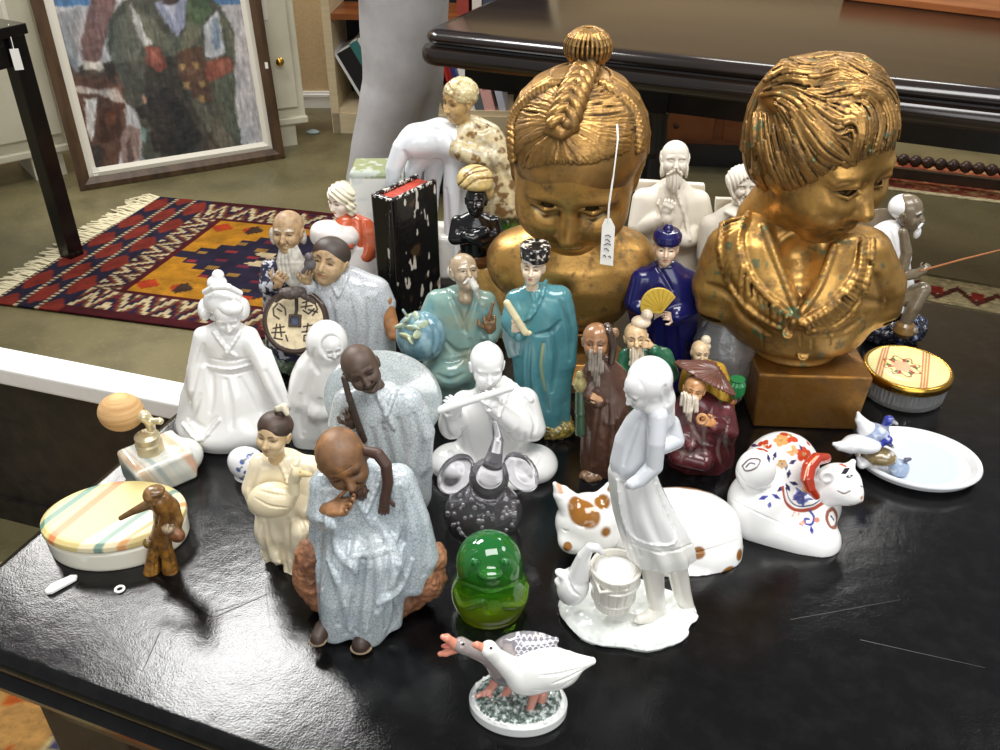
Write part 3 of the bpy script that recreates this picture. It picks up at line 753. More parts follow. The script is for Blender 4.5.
# low chest and spindle rail seen beneath it
p0 = at(640, 166, 0); lc = empty('low_chest', (p0[0], p0[1], 0), math.radians(-8)); tag(lc, 'low orange-brown wooden chest on the floor beneath the rear table', 'chest')
MB().box((.3, .16, .05), (.34, .13, .05)).build('plinth', M['black_wood'], lc)  # black base put in for the dark shadow below the chest
MB().box((.3, .16, .18), (.36, .15, .08)).build('carcass', M['orange_wood'], lc, bevel=.004)
for x in (.13, .47):
    d_ = MB().box((x, .004, .18), (.15, .008, .06)).build('drawer_front', M['orange_wood'], lc, bevel=.003)
    MB().lathe((x, -.004, .18), [(.004, 0), (.006, .008), (.012, .014), (.011, .022), (.001, .026)], 14, rot((90, 0, 0))).build('knob', M['dark_red_wood'], d_, smooth=True)
p0, p1 = at(888, 158, .1), at(1010, 172, .1); an = math.atan2(p1[1] - p0[1], p1[0] - p0[0])
sb = empty('spindle_rail', (p0[0], p0[1], 0), an); tag(sb, 'dark turned bobbin rail on low feet beneath the rear table at right', 'bench rail')
pr = []
for i in range(22):
    x = i * .045; pr += [(.010, x), (.022, x + .012), (.024, x + .022), (.02, x + .034), (.010, x + .043)]
MB().lathe((-.1, 0, .1), pr, 16, rot((0, 90, 0))).build('bobbin_rail', M['dark_red_wood'], sb, smooth=True)
MB().box((.4, .02, .04), (.52, .012, .02)).build('lower_rail', M['dark_red_wood'], sb)
for x in (-.1, .89): MB().box((x, .01, .065), (.02, .02, .065)).build('foot', M['dark_red_wood'], sb)

# ------------------------------------------------------------------ leaning oil painting
BL, BR = at(80, 190, 0), at(284, 157, 0); e1 = BR - BL; Wd = np.linalg.norm(e1); e1 /= Wd; n0 = np.array([-e1[1], e1[0], 0])
al = math.radians(5.5); e2 = np.array([0, 0, 1]) * math.cos(al) + n0 * math.sin(al); e3 = np.cross(e1, e2); Hd = 1.02; fw = .044; lw = .032
pt = empty('framed_painting', BL); tag(pt, 'large oil painting of a person in a coat beside a horse, leaning in brown frame', 'painting')
def PP(x, y, z=0): return e1 * x + e2 * y + e3 * z
def rim(name, o, i, z0, z1, zi, m):
    f = MB(); 
    A = [(o, o), (Wd - o, o), (Wd - o, Hd - o), (o, Hd - o)]; B = [(i, i), (Wd - i, i), (Wd - i, Hd - i), (i, Hd - i)]; md_ = [((a[0] + b[0]) / 2, (a[1] + b[1]) / 2) for a, b in zip(A, B)]
    L_ = [(A, z0), (A, z1), (md_, z1 + .006), (B, zi), (B, z0)]
    for j in range(4):
        k = (j + 1) % 4; v = []; 
        for R_, z in L_: v += [PP(*R_[j], z), PP(*R_[k], z)]
        f.add(v, [(2 * a, 2 * a + 1, (2 * a + 3) % 10, (2 * a + 2) % 10) for a in range(5)])
    return f.build(name, m, pt)
rim('frame', 0, fw, -.02, .02, .012, M['frame_wood']); rim('liner', fw, fw + lw, -.01, .008, .004, M['linen'])
POLY = [([(0.0, -13.6), (272.0, -13.6), (272.0, 176.8), (0.0, 176.8)],(184, 182, 184)),([(34.0, -20.4), (112.2, -20.4), (102.0, 4.1), (47.6, 7.5)],(70, 118, 168)),([(210.8, -20.4), (258.4, -20.4), (244.8, 4.8), (214.2, 4.1)],(70, 118, 168)),([(37.4, 20.4), (81.6, 6.8), (78.2, 68.0), (71.4, 112.2), (61.2, 88.4)],(150, 150, 152)),([(91.8, -6.8), (117.3, -6.8), (112.2, 20.4), (103.7, 47.6), (96.9, 68.0), (83.3, 64.6), (80.9, 40.8), (86.7, 17.0)],(112, 82, 78)),([(98.6, 0.0), (112.2, 0.0), (102.0, 40.8), (91.8, 37.4)],(134, 96, 92)),([(108.8, 20.4), (117.3, 6.8), (132.6, -6.8), (204.0, -10.2), (221.0, 6.8), (234.6, 34.0), (234.6, 102.0), (242.1, 146.9), (163.2, 161.5), (142.8, 159.8), (139.4, 112.2), (124.1, 102.0), (113.9, 74.8), (107.1, 44.2)],(74, 78, 66)),([(112.2, 23.8), (130.9, 6.8), (142.8, 44.2), (136.0, 62.9), (112.2, 61.2)],(98, 102, 88)),([(119.0, 64.6), (142.8, 64.6), (147.9, 88.4), (139.4, 113.9), (124.4, 102.0)],(70, 74, 66)),([(144.5, 62.9), (176.8, 56.1), (190.4, 98.6), (221.0, 149.6), (163.9, 161.2), (146.2, 122.4)],(58, 54, 46)),([(146.2, 102.0), (170.0, 85.0), (204.0, 139.4), (176.8, 156.4), (153.0, 149.6)],(46, 42, 38)),([(128.5, 1.7), (137.7, 13.6), (153.0, 44.2), (144.5, 47.6), (136.0, 30.6)],(188, 190, 186)),([(135.3, 6.8), (154.7, 18.7), (178.5, 52.7), (171.7, 56.1), (146.2, 37.4)],(100, 104, 84)),([(190.4, 13.6), (208.1, 21.1), (185.3, 57.8), (177.5, 51.0)],(104, 108, 86)),([(154.7, 1.7), (187.7, -3.4), (185.3, 23.8), (177.5, 36.7), (163.2, 18.7)],(140, 150, 178)),([(163.2, 3.4), (176.8, 2.0), (174.1, 20.4)],(170, 176, 196)),([(159.8, -6.8), (183.6, -6.8), (176.8, 4.8), (163.2, 4.8)],(60, 50, 46)),([(176.8, 51.0), (200.6, 46.9), (208.1, 74.8), (211.5, 102.7), (194.5, 99.3), (177.5, 73.1)],(96, 66, 48)),([(145.5, 46.9), (160.5, 46.9), (167.3, 68.0), (157.1, 73.4), (146.2, 61.9)],(132, 66, 52)),([(149.6, 51.0), (156.4, 51.0), (159.8, 64.6), (153.0, 64.6)],(160, 84, 66)),([(203.3, 25.8), (217.6, 9.5), (225.1, 51.0), (218.3, 58.5), (204.7, 56.1)],(184, 190, 194)),([(210.8, 20.4), (217.6, 17.0), (221.0, 47.6), (214.2, 51.0)],(120, 140, 160)),([(204.7, 61.9), (228.5, 55.4), (235.3, 68.7), (218.3, 83.6), (205.4, 78.9)],(138, 72, 56)),([(217.6, 61.2), (228.5, 58.5), (231.2, 69.7), (221.0, 76.5)],(164, 92, 70)),([(185.3, 3.4), (204.0, -6.8), (212.5, 10.2), (200.6, 23.8), (190.4, 22.4)],(82, 104, 70)),([(219.3, 10.2), (234.6, 37.4), (233.9, 61.2), (228.5, 54.4)],(92, 98, 78)),([(212.5, 81.6), (234.6, 71.4), (236.0, 108.8), (242.1, 146.2), (224.4, 122.4)],(84, 92, 76)),([(187.7, 96.9), (204.0, 105.4), (239.7, 146.2), (221.0, 150.3)],(98, 94, 78)),([(183.6, 102.0), (189.1, 100.6), (217.6, 149.6), (210.8, 150.3)],(74, 68, 56)),([(59.8, 51.0), (81.6, 78.9), (75.5, 89.1), (64.6, 71.4)],(108, 76, 62)),([(73.1, 73.1), (112.2, 61.9), (123.1, 89.1), (126.5, 129.2), (116.3, 167.3), (85.0, 169.0), (83.6, 142.8), (72.8, 102.0)],(96, 62, 46)),([(102.0, 64.6), (113.9, 61.2), (117.3, 88.4), (108.8, 81.6)],(54, 42, 36)),([(77.5, 68.0), (89.1, 60.5), (103.4, 62.6), (106.1, 72.1), (102.0, 78.2), (83.0, 76.8)],(80, 64, 54)),([(81.6, 62.6), (102.0, 61.2), (105.4, 70.7), (85.0, 69.4)],(196, 190, 176)),([(72.1, 85.7), (98.6, 89.1), (117.3, 89.1), (126.5, 102.7), (115.6, 102.0), (98.6, 93.8), (72.8, 92.5)],(186, 172, 160)),([(84.3, 98.6), (97.9, 97.2), (95.9, 119.0), (92.5, 144.5), (86.4, 129.2)],(208, 204, 198)),([(100.6, 108.8), (123.1, 104.7), (119.7, 136.0), (102.7, 144.5), (98.6, 129.2)],(80, 44, 28)),([(105.4, 112.2), (117.3, 110.8), (114.9, 125.8), (106.1, 129.2)],(110, 58, 34)),([(85.0, 146.2), (102.0, 146.2), (102.0, 168.0), (86.7, 168.7)],(66, 52, 46)),([(119.7, 136.0), (129.2, 123.1), (140.1, 129.9), (140.1, 159.8), (122.4, 167.3)],(150, 122, 112)),([(126.5, 142.8), (130.6, 136.0), (134.6, 159.8), (127.8, 165.9)],(96, 72, 64)),([(136.0, 108.8), (146.2, 102.0), (148.2, 117.3), (140.1, 119.7)],(40, 40, 36)),([(140.8, 126.5), (146.2, 128.5), (146.2, 142.8), (141.4, 140.1)],(120, 160, 150)),([(142.1, 95.2), (146.9, 96.6), (146.2, 103.4), (142.8, 102.7)],(170, 130, 104))]
POLY += [([(x - 3, y - 3), (x + 3, y - 3.5), (x + 4, y + 2), (x - 1, y + 4)], (176, 140, 80)) for x, y in ((182, 68), (195, 66), (186, 85), (202, 84), (201, 99))]
def art(u, v):
    x0, y0 = fw + lw, fw + lw; X = np.array([BL + PP(x0 + a * (Wd - 2 * x0), y0 + b * (Hd - 2 * y0)) for a, b in zip(u, v)]) - CAM
    dz = X @ FWD; px = 500 + FOC * (X @ RGT) / dz; py = 375 - FOC * (X @ UP) / dz
    wx = px + vnoise(u * 34, v * 40, 1, 4) * 2.2; wy = py + vnoise(u * 34, v * 40, 2, 4) * 2.2
    C = np.tile(np.array([186., 184, 184]), (len(u), 1))
    C0 = C; C = 0
    for k, (jx, jy) in enumerate(((0, 0), (1.2, .4), (-1.1, .5), (.3, -1.3), (-.4, 1.3), (.8, .8), (-.8, -.8))):
        c1 = C0.copy(); sx_ = vnoise(u * 60, v * 70, 20 + k, 2) * 1.6
        for P, c in POLY: c1[inpoly(wx + jx + sx_, wy + jy - sx_, P)] = c
        C = C + c1 / 7
    g = C.mean(1, keepdims=True); C = (C * .8 + g * .2) * .95; C = C + vnoise(u * 30 + v * 16, v * 60 - u * 8, 6, 4)[:, None] * 20 + vnoise(u * 9, v * 7, 11)[:, None] * [26, 16, 10]
    return C * (1 + vnoise(u * 80, v * 22, 7)[:, None] * .3)
grid('canvas', lambda u, v: PP(fw + lw + u * (Wd - 2 * fw - 2 * lw), fw + lw + v * (Hd - 2 * fw - 2 * lw), .001), 240, 290, art, M['canvas'], pt)
MB().lathe(PP(fw + .026, fw + .02, .011), [(.017, 0), (.017, .001), (0, .0011)], 20, np.stack([e1, e2, e3], 1)).build('price_sticker', M['paper'], pt)
MB().box((0, 0, 0), (.006, .001, .012)).build('edge_label', M['paper'], pt).location = PP(Wd - .02, .38, .03)

# ------------------------------------------------------------------ cream cabinets behind it
def cabinet(pa, pb, wl, wr, knob, lab):
    A, B = at(*pa, .0), at(*pb, .0); d = B - A; an = math.atan2(d[1], d[0]); W_ = np.linalg.norm(d)
    c = empty('cream_cabinet', A + np.array([-math.sin(an), math.cos(an), 0]) * .01, an); tag(c, lab, 'cabinet')
    x0, x1 = -wl, W_ + wr; m = MB().box(((x0 + x1) / 2, .17, .56), ((x1 - x0) / 2, .15, .46)); m.build('carcass', M['cream'], c, bevel=.004)
    MB().box((x1 - .11, .15, .05), (.06, .13, .05)).build('plinth', M['cream'], c)
    MB().box(((x0 + x1) / 2, .012, .112), ((x1 - x0) / 2 + .005, .014, .014)).build('base_moulding', M['cream'], c, bevel=.005)
    n = max(1, round((x1 - x0) / .42)); wd = (x1 - x0 - .04) / n
    for i in range(n):
        xc = x0 + .02 + wd * (i + .5)
        D = MB().box((xc, .01, .55), (wd / 2 - .012, .012, .38)).build('door', M['cream'], c, bevel=.004)
        MB().box((xc + (wd / 2 - .1), -.004, .66), (.009, .004, .13)).build('inset_strip', M['linen'], D, bevel=.003)
        MB().lathe((xc + knob * (wd / 2 - .07), -.002, .37), [(.008, 0), (.006, .012), (.015, .02), (.017, .03), (.01, .038), (.0005, .04)], 18, rot((90, 0, 0))).build('knob', M['brass'], D, smooth=True)
cabinet((20, 187), (52, 180), .32, .12, -1, 'cream painted cabinet with brass knob behind the left side of the painting')
cabinet((252, 153), (306, 146), .2, .02, 1, 'cream painted cabinet with brass knob beside the right edge of the painting')
tag(fr := MB().lathe(at(313, 133, 0), [(.001, 0), (.022, .001), (.026, .006), (.018, .012), (.008, .016), (.001, .017)], 9, sx=1.2, sy=.8).build('paper_scrap', mat('pale_blue_paper', (176, 196, 196), rough=.8)), 'crumpled pale blue paper scrap on the floor below the cabinet', 'paper')

# ------------------------------------------------------------------ bookcase and books
bp = at(334, 133, 0); BA = math.radians(-4); bc = empty('bookcase', (bp[0], bp[1], 0), BA); tag(bc, 'pale wooden bookcase with books behind the walking person', 'bookcase')
BW, BD = .98, .3
for x in (.015, BW - .015): MB().box((x, BD / 2, .6), (.018, BD / 2, .6)).build('side_panel', M['cream_wood'], bc)
MB().box((BW / 2, .03, .045), (BW / 2, .03, .045)).build('plinth', M['cream_wood'], bc)
MB().box((BW / 2, BD - .01, .6), (BW / 2 - .01, .01, .6)).build('back_panel', M['dark'], bc)
MB().box((BW / 2, BD / 2 - .01, .10), (BW / 2 - .02, BD / 2 - .02, .012)).build('shelf', M['cream_wood'], bc)
MB().box((BW / 2, BD / 2 - .01, .50), (BW / 2 - .02, BD / 2 - .02, .012)).build('shelf', M['orange_wood'], bc)
def book(x, w, h, d, lean, col, lab, y=.02, text=None, tcol=(240, 240, 235), grp='books on the lower bookcase shelf', z=.112):
    ca = math.cos(BA); sa = math.sin(BA); px_, py_ = bp[0] + ca * x - sa * y, bp[1] + sa * x + ca * y
    b = empty('book', (px_, py_, z), BA); tag(b, lab, 'book', grp); R = rot((0, -lean, 0))
    cm = mat('book_cover', col, rough=.45)
    c = MB(); c.box(R @ np.array([-w / 2, d / 2, h / 2]), (w / 2, d / 2, h / 2), R); c.build('cover', cm, b)
    MB().box(R @ np.array([-w / 2, d / 2 + .004, h / 2 + .002]), (w / 2 - .002, d / 2 - .003, h / 2), R).build('pages', M['paper'], b)
    if text:
        f = bpy.data.curves.new('spine_title', 'FONT'); f.body = text; f.size = w * .75; f.extrude = .0003; o = bpy.data.objects.new('spine_title', f); COL.objects.link(o); o.parent = b
        f.align_x = 'CENTER'; f.align_y = 'CENTER'; f.materials.append(mat('title_ink', tcol, rough=.5))
        o.location = R @ np.array([-w / 2, -.002, h * .55]); o.rotation_euler = (Matrix(R.tolist()) @ Matrix.Rotation(math.pi / 2, 3, 'X') @ Matrix.Rotation(math.pi / 2, 3, 'Z').inverted()).to_euler()
        bpy.context.view_layer.update(); me = bpy.data.meshes.new_from_object(o.evaluated_get(bpy.context.evaluated_depsgraph_get())); n = bpy.data.objects.new('spine_title', me); COL.objects.link(n); n.parent = b; n.matrix_local = o.matrix_local.copy(); bpy.data.objects.remove(o)
    return b
book(.165, .012, .31, .2, 28, (230, 230, 226), 'thin white book leaning at the far left of the bookcase shelf')
book(.245, .07, .30, .2, 28, (24, 24, 28), 'thick black book leaning against the thin white book')
book(.29, .04, .33, .2, 28, (58, 122, 118), 'teal book leaning between the thick black book and another white book')
book(.318, .024, .34, .2, 28, (228, 228, 224), 'white book leaning just right of the teal book')
x = .53
for w_, h_, c_, t_, tc_, lb in ((.034, .27, (120, 112, 100), None, None, 'grey-brown book at the left of the right-hand row'), (.018, .28, (170, 40, 36), None, None, 'thin bright red book in the right-hand row'),
      (.024, .28, (140, 30, 30), None, None, 'dark red book in the right-hand row'), (.03, .29, (40, 52, 120), None, None, 'blue book in the right-hand row'), (.042, .29, (232, 230, 226), None, None, 'white book between blue and grey books in the right-hand row'),
      (.042, .29, (96, 102, 106), None, None, 'grey book beside the pink one'), (.046, .3, (226, 172, 164), 'American', (120, 60, 70), 'pink book with lettered spine at the right of the row'), (.03, .29, (196, 196, 210), None, None, 'pale lilac book at the right end of the row')):
    book(x, w_, h_, .19, 14, c_, lb, text=t_, tcol=tc_ or (255, 255, 255)); x += w_ * 1.06
for i, (w_, h_, c_, lb) in enumerate(((.05, .2, (150, 60, 50), 'red-brown book on the upper shelf by the person'), (.04, .22, (210, 200, 190), 'cream book on the upper shelf by the person'), (.05, .21, (60, 66, 84), 'slate blue book on the upper shelf by the person'))):
    book(.62 + i * .055, w_, h_, .19, 0, c_, lb, grp='books on the upper bookcase shelf', z=.512)

# ------------------------------------------------------------------ black side table at far left
lp = at(73, 258, 0)
st_ = empty('black_stand', (lp[0], lp[1], 0), math.radians(150)); tag(st_, 'black square-legged side table at the left edge of the frame', 'table')
for x, y in ((0, 0), (.6, 0), (0, .6), (.6, .6)): MB().box((x, y, .36), (.027, .027, .36)).build('leg', M['black_wood'], st_, bevel=.003)
MB().box((.3, .3, .735), (.335, .335, .015)).build('tabletop', M['black_wood'], st_, bevel=.003)
aq = MB()
for c, h in (((.3, 0, .675), (.3, .012, .04)), ((0, .3, .675), (.012, .3, .04)), ((.3, .6, .675), (.3, .012, .04)), ((.6, .3, .675), (.012, .3, .04))): aq.box(c, h)
aq.build('apron', M['black_wood'], st_)
tg = empty('swing_tag', (lp[0] + .02, lp[1] - .045, 0), math.radians(20)); tag(tg, 'small white price tag hanging from the black side table', 'tag')
MB().box((0, 0, .66), (.012, .001, .03)).build('card', M['paper'], tg); MB().tube([(0, 0, .69), (0, .006, .72), (0, .03, .752)], .0012, 6).build('string', M['paper'], tg)
cb_ = empty('glass_bottle', (lp[0] - .09, lp[1] - .03, .75)); tag(cb_, 'clear glass bottle lying on the black side table', 'bottle')
MB().lathe((0, 0, .022), [(.0005, 0), (.02, .002), (.022, .01), (.022, .09), (.008, .11), (.008, .13), (.0005, .131)], 20, rot((0, -80, 0))).build('body', M['glass'], cb_, smooth=True)
M['porc'] = mat('white_porcelain', rough=.13, spec=.55, coat=.3)
M['ivory'] = mat('ivory_glaze', rough=.28, coat=.25, noise=(60, (216, 204, 176), .35))
M['crackle'] = mat('crackle_glaze', rough=.2, coat=.3, crackle=(280, (112, 120, 128), .7), noise=(30, (196, 200, 198), .5))
M['bisque'] = mat('brown_stoneware', rough=.5, noise=(110, (70, 48, 34), .45), bump=(260, .15, .0008))
M['rock'] = mat('rough_brown_rock', rough=.6, noise=[(45, (84, 50, 34), .8), (120, (172, 136, 104), .5, .55, .7)], bump=[(120, .6, .002, 5)])
M['onyx'] = mat('striped_onyx', rough=.16, coat=.4, noise=(28, (232, 226, 206), .4))
M['ochre_clay'] = mat('ochre_glaze_clay', rough=.3, coat=.3, noise=(110, (80, 52, 26), .7), bump=(220, .25, .001))
M['wool'] = mat('wound_bulb', (214, 174, 120), rough=.8, noise=(12, (186, 142, 90), .9), stretch=(1, 1, 22), bump=(120, .5, .002))
WH = (232, 232, 230)

M['glaze'] = mat('coloured_glaze', rough=.16, coat=.4, noise=(90, (40, 40, 40), .12), bump=(120, .08, .001))
M['vase'] = mat('hazy_glass', (240, 242, 244), rough=.08, trans=.9, ior=1.4, bump=(60, .5, .004))
M['mud'] = mat('mudman_glaze', rough=.25, coat=.35, bump=(240, .2, .001), noise=(140, (70, 52, 40), .3))
M['goldtrim'] = mat('gold_and_porcelain', rough=.12, spec=.6, coat=.4)
M['clear'] = mat('solid_clear_glass', (246, 244, 250), rough=.0, trans=.95, ior=1.34)
M['tglass'] = mat('tinted_glass', rough=.0, trans=.62, ior=1.45, coat=.5)

M['plaster'] = mat('white_parian', rough=.6, noise=(40, (206, 200, 186), .4), bump=(200, .1, .001))
M['blackpeel'] = mat('black_lacquer', rough=.18, coat=.3, bump=(60, .3, .002))
M['ribbed'] = mat('ribbed_glass', (246, 248, 248), rough=.05, trans=.85, ior=1.45)

def lines2d(f, L, h=0, soft=1.0):
    """painted bands: (photo point, photo point, half width, colour) at height h"""
    Q = [(f.g(*a, h)[:2], f.g(*b, h)[:2], w_, np.array(lin(c), F32)) for a, b, w_, c in L]
    def fn(P, C):
        for a, b, w_, c in Q:
            d = (b - a) / np.linalg.norm(b - a); n = np.array([-d[1], d[0]]); e = np.abs((P[:, :2] - a) @ n) - w_
            k = np.clip(.5 - e / soft, 0, 1)[:, None]; C = C * (1 - k) + c * k
        return C
    return fn

M['gilt'] = mat('antique_gilt', rough=.34, metal=.72, patina=(48, (70, 52, 30), .5, .74), noise=[(150, (88, 122, 96), .7, .68, .74)], bump=[(220, .25, .0012, 4), (45, .12, .002)])
M['gilt_dark'] = mat('antique_gilt_base', (148, 104, 46), rough=.38, metal=.75, patina=(40, (66, 46, 26), .45, .75), bump=(200, .2, .001))
GOLD = (192, 148, 80); GOLDH = (168, 128, 72); PAT = (56, 42, 26)

def boy_bust():
    f = Fig('boy_bust', 'large gilt bust of a short-haired child in ruffled collar on square pedestal', 'bust', 791, 399)
    # pedestal
    h = f.k((0, 0, 0)); zt = f.p(791, 347)[2] * f.m
    MB().hexa([np.array([x, y, 0]) * f.m for x, y in ((-49, -47), (47, -53), (52, 46), (-46, 50))], [np.array([x, y, 0]) * f.m + np.array([0, 0, zt]) for x, y in ((-53, -48), (51, -55), (55, 50), (-50, 52))]).build('pedestal', M['gilt_dark'], f.root, bevel=.003)
    s = f.S(); s.c = GOLD; s.kk = 6
    s.loft([(793, 347, 0, 44, 40), (793, 339, 0, 40, 36)], rd=3)
    s.loft([(795, 340, 0, 52, 42), (795, 330, 0, 68, 52), (795, 308, 0, 82, 60), (797, 284, 0, 88, 62), (797, 256, 0, 86, 56), (798, 238, 0, 76, 46), (800, 224, 0, 50, 36), (800, 216, 0, 36, 32)], rd=8, k=8)
    for a in ([(735, 252, 0, 30), (717, 285, 0, 25), (716, 303, -4, 20)], [(862, 256, 0, 30), (879, 285, 0, 26), (879, 305, -4, 22)]): s.ch(a, k=14)
    s.ell((716, 312, -6), (17, 17, 6), k=2, mode='s'); s.ell((879, 314, -6), (18, 18, 6), k=2, mode='s')
    s.ch([(802, 225, 4, 33), (808, 195, 0, 31)], k=14)
    # open neck
    s.trace([(800, 312), (800, 285), (800, 258)], [3, 12, 18], n=6, k=10, mode='s')
    # lapels
    for I, O in (([(764, 226), (777, 262), (797, 312)], [(748, 214), (741, 242), (755, 282), (799, 323)]), ([(834, 246), (820, 284), (802, 312)], [(862, 240), (855, 272), (832, 303), (801, 323)])):
        ss = s.sub(); ss.locks(I, O, 6, 6, m=9, k=5, lift=0, taper=False); s.ops = ss.ops
        s.trace(O, 3.2, n=14, k=2); s.trace(I, 3, n=14, k=2)
    # ruffle: pleats between the lapel edge and an outer edge
    for I, O, n in (([(744, 218), (738, 246), (752, 286), (796, 325)], [(722, 224), (720, 260), (738, 298), (764, 320), (791, 332)], 22), ([(862, 244), (857, 276), (835, 306), (803, 326)], [(872, 240), (870, 268), (860, 300), (838, 324), (807, 332)], 20)):
        a = spline(I, n * 2); b = spline(O, n * 2); V = s.hits(a + b); va, vb = V[:n * 2], V[n * 2:]
        for i in range(0, n * 2, 2): s.chL([va[i], (va[i] + vb[i]) / 2 + [0, -2.5, 1], vb[i] + [0, -1.5, 0]], [2.4, 3.4, 3.2], k=1.4)
        s.trace(O, 2.2, n=18, k=2)
    # placket, seams, buttons, creases
    s.trace([(800, 326), (802, 352)], 1.1, n=5, k=.8, mode='s'); s.trace([(811, 326), (813, 354)], .8, n=5, k=.8, mode='s')
    s.trace([(762, 322), (763, 350)], 1, n=5, k=.8, mode='s'); s.trace([(832, 328), (829, 350)], 1, n=5, k=.8, mode='s')
    for q in ((788, 333), (803, 355)):
        v = s.hits([q])[0]; sv = s.fr; s.fr = (v, rot((62, 0, 0)), 1); s.tor((0, 0, 0), 4.2, 1.5, k=.6); s.ell((0, 0, 0), (3.6, 3.6, 1.2), k=.5); s.fr = sv
    for a in ([(715, 250), (722, 275), (736, 292)], [(708, 285), (725, 292), (740, 306)], [(870, 262), (880, 285), (884, 305)], [(858, 290), (868, 300), (882, 302)], [(770, 335), (745, 318), (735, 306)], [(820, 335), (845, 330), (862, 318)]):
        s.trace(a, 2.5, n=7, k=5, mode='s')
    s.recess(7, PAT, .92, .1, .8); s.noise(26, (110, 76, 34), .0, .35, .6, 3); s.noise(9, (92, 120, 92), .34, .42, .75, 5)
    s.build('torso', M['gilt'], 1.25)
    # head
    s = f.S(); head(s, (823, 154, -6), 86, yaw=33, pitch=15, roll=-3, c=GOLD, ear=1.0, eyes='open', iris=(70, 50, 28), cheek=1.3, nose=.95, jaw=1.15, neck=False, lids=1)
    s.frame((823, 154, -6), (15, -3, 33), 86); s.kk = .1
    s.ch([(-.05, .16, -.5, .37), (-.22, .22, -1.05, .40)], k=.2)
    for x in (-1, 1): s.ch([(x * .12, -.64, .12, .03), (x * .27, -.66, .17, .045), (x * .42, -.56, .12, .03)], k=.1)
    s.off(); s.recess(6, PAT, .9, .1, .8); s.noise(22, (116, 80, 36), .05, .4, .6, 8)
    s.tint(lambda P, C: C)
    H = s.build('head', M['gilt'], 1.0, floor=None)
    # hair
    s = f.S(); s.c = GOLDH; s.frame((823, 154, -6), (15, -3, 33), 86); s.kk = .12
    s.ell((0, .16, .38), (.76, .84, .64)); s.ell((0, .34, .1), (.74, .62, .66), k=.2); s.ell((0, .46, -.25), (.56, .4, .5), k=.25)
    s.ell((-.42, .36, .74), (.28, .34, .3), k=.2); s.ell((.1, .12, .86), (.3, .34, .22), k=.2); s.ell((.34, .1, .6), (.3, .36, .3), k=.2)
    s.ell((-.54, -.02, .12), (.24, .38, .42), k=.2)
    s.ell((0, -.94, -.2), (.6, .46, .74), k=.1, mode='s'); s.ell((.85, -.42, -.45), (.34, .5, .66), k=.1, mode='s'); s.ell((-.75, -.6, -.5), (.4, .4, .54), k=.1, mode='s')
    s.off()
    G = s.ops; L_ = s.locks
    GD_ = (([(768, 92), (795, 104), (818, 122), (838, 138)], [(780, 80), (806, 92), (832, 110), (846, 122)], 9), ([(772, 84), (796, 76), (820, 80)], [(776, 76), (798, 68), (815, 70)], 5),
                    ([(866, 98), (872, 122), (862, 150)], [(850, 104), (858, 122), (850, 160)], 7), ([(838, 124), (850, 112), (864, 116), (868, 140)], [(842, 132), (850, 124), (856, 132), (852, 152)], 5),
                    ([(790, 112), (806, 140), (822, 160), (840, 164)], [(806, 106), (824, 132), (838, 146), (850, 158)], 9), ([(780, 110), (786, 140), (796, 168)], [(792, 114), (802, 140), (816, 162)], 8),
                    ([(752, 122), (758, 150), (772, 182)], [(778, 112), (780, 142), (790, 176)], 12), ([(758, 104), (776, 108), (790, 124)], [(770, 94), (788, 102), (800, 112)], 6),
                    ([(874, 96), (884, 118), (876, 146)], [(886, 100), (893, 122), (890, 142)], 7), ([(846, 96), (862, 86), (880, 94)], [(844, 104), (862, 94), (874, 100)], 4),
                    ([(751, 150), (753, 172), (764, 194)], [(764, 156), (768, 178), (780, 194)], 8), ([(770, 82), (786, 61), (798, 74)], [(762, 100), (780, 80), (800, 84)], 6),
                    ([(804, 74), (836, 57), (856, 66)], [(806, 88), (838, 74), (866, 88)], 8), ([(826, 92), (850, 84), (880, 90)], [(822, 100), (846, 98), (872, 104)], 5), ([(756, 118), (752, 140), (752, 152)], [(766, 108), (764, 128), (766, 150)], 5))
    fl = []
    for A, B, n in GD_:
        mid = [((p[0] + q[0]) / 2, (p[1] + q[1]) / 2) for p, q in zip(spline(A, 5), spline(B, 5))]; wd = max(3, np.hypot(A[1][0] - B[1][0], A[1][1] - B[1][1]) * .42)
        s.trace(mid, [wd * .4, wd * .75, wd * .8, wd * .6, wd * .2], n=7, k=9, lift=-wd * .45)
        for c_ in (A, B, mid):
            q = spline(c_, 9); fl += [(*q[i], *(q[i + 1] - q[i])) for i in range(8)]
    fl = np.array(fl); paths = []; r9 = np.random.default_rng(9)
    def flow(p):
        w = 1 / (((fl[:, :2] - p) ** 2).sum(1) + 14) ** 1.6; d = (fl[:, 2:] / np.linalg.norm(fl[:, 2:], axis=1)[:, None] * w[:, None]).sum(0); return d / (np.linalg.norm(d) + 1e-6)
    for i in range(560):
        p = np.array([r9.uniform(744, 900), r9.uniform(56, 196)]); q = [p]; st_ = r9.uniform(4.5, 7.5)
        for _ in range(7): q.append(q[-1] + flow(q[-1]) * st_)
        paths.append(q)
    V = s.hits([p for q in paths for p in q]); dd = s.evc(V.astype(F32), 30, 60).reshape(-1, 8); V = V.reshape(-1, 8, 3); cd_ = V[:, :, 1]
    vd = -FWD
    for i in range(len(V)):
        ok = dd[i] < .8
        if ok[:3].all():
            n_ = 8 if ok.all() else int(np.argmin(ok)); r_ = r9.uniform(1.1, 1.9); lf = r9.uniform(-.3, 1.1)
            if np.abs(np.diff(cd_[i][:n_])).max() < 16: s.chL(V[i][:n_] + vd * lf, r_ * np.linspace(1, .55, n_), k=.4)
    G = list(s.ops)
    # strands down the back of the head
    C0 = s.ops[0].c; G = G[:30]
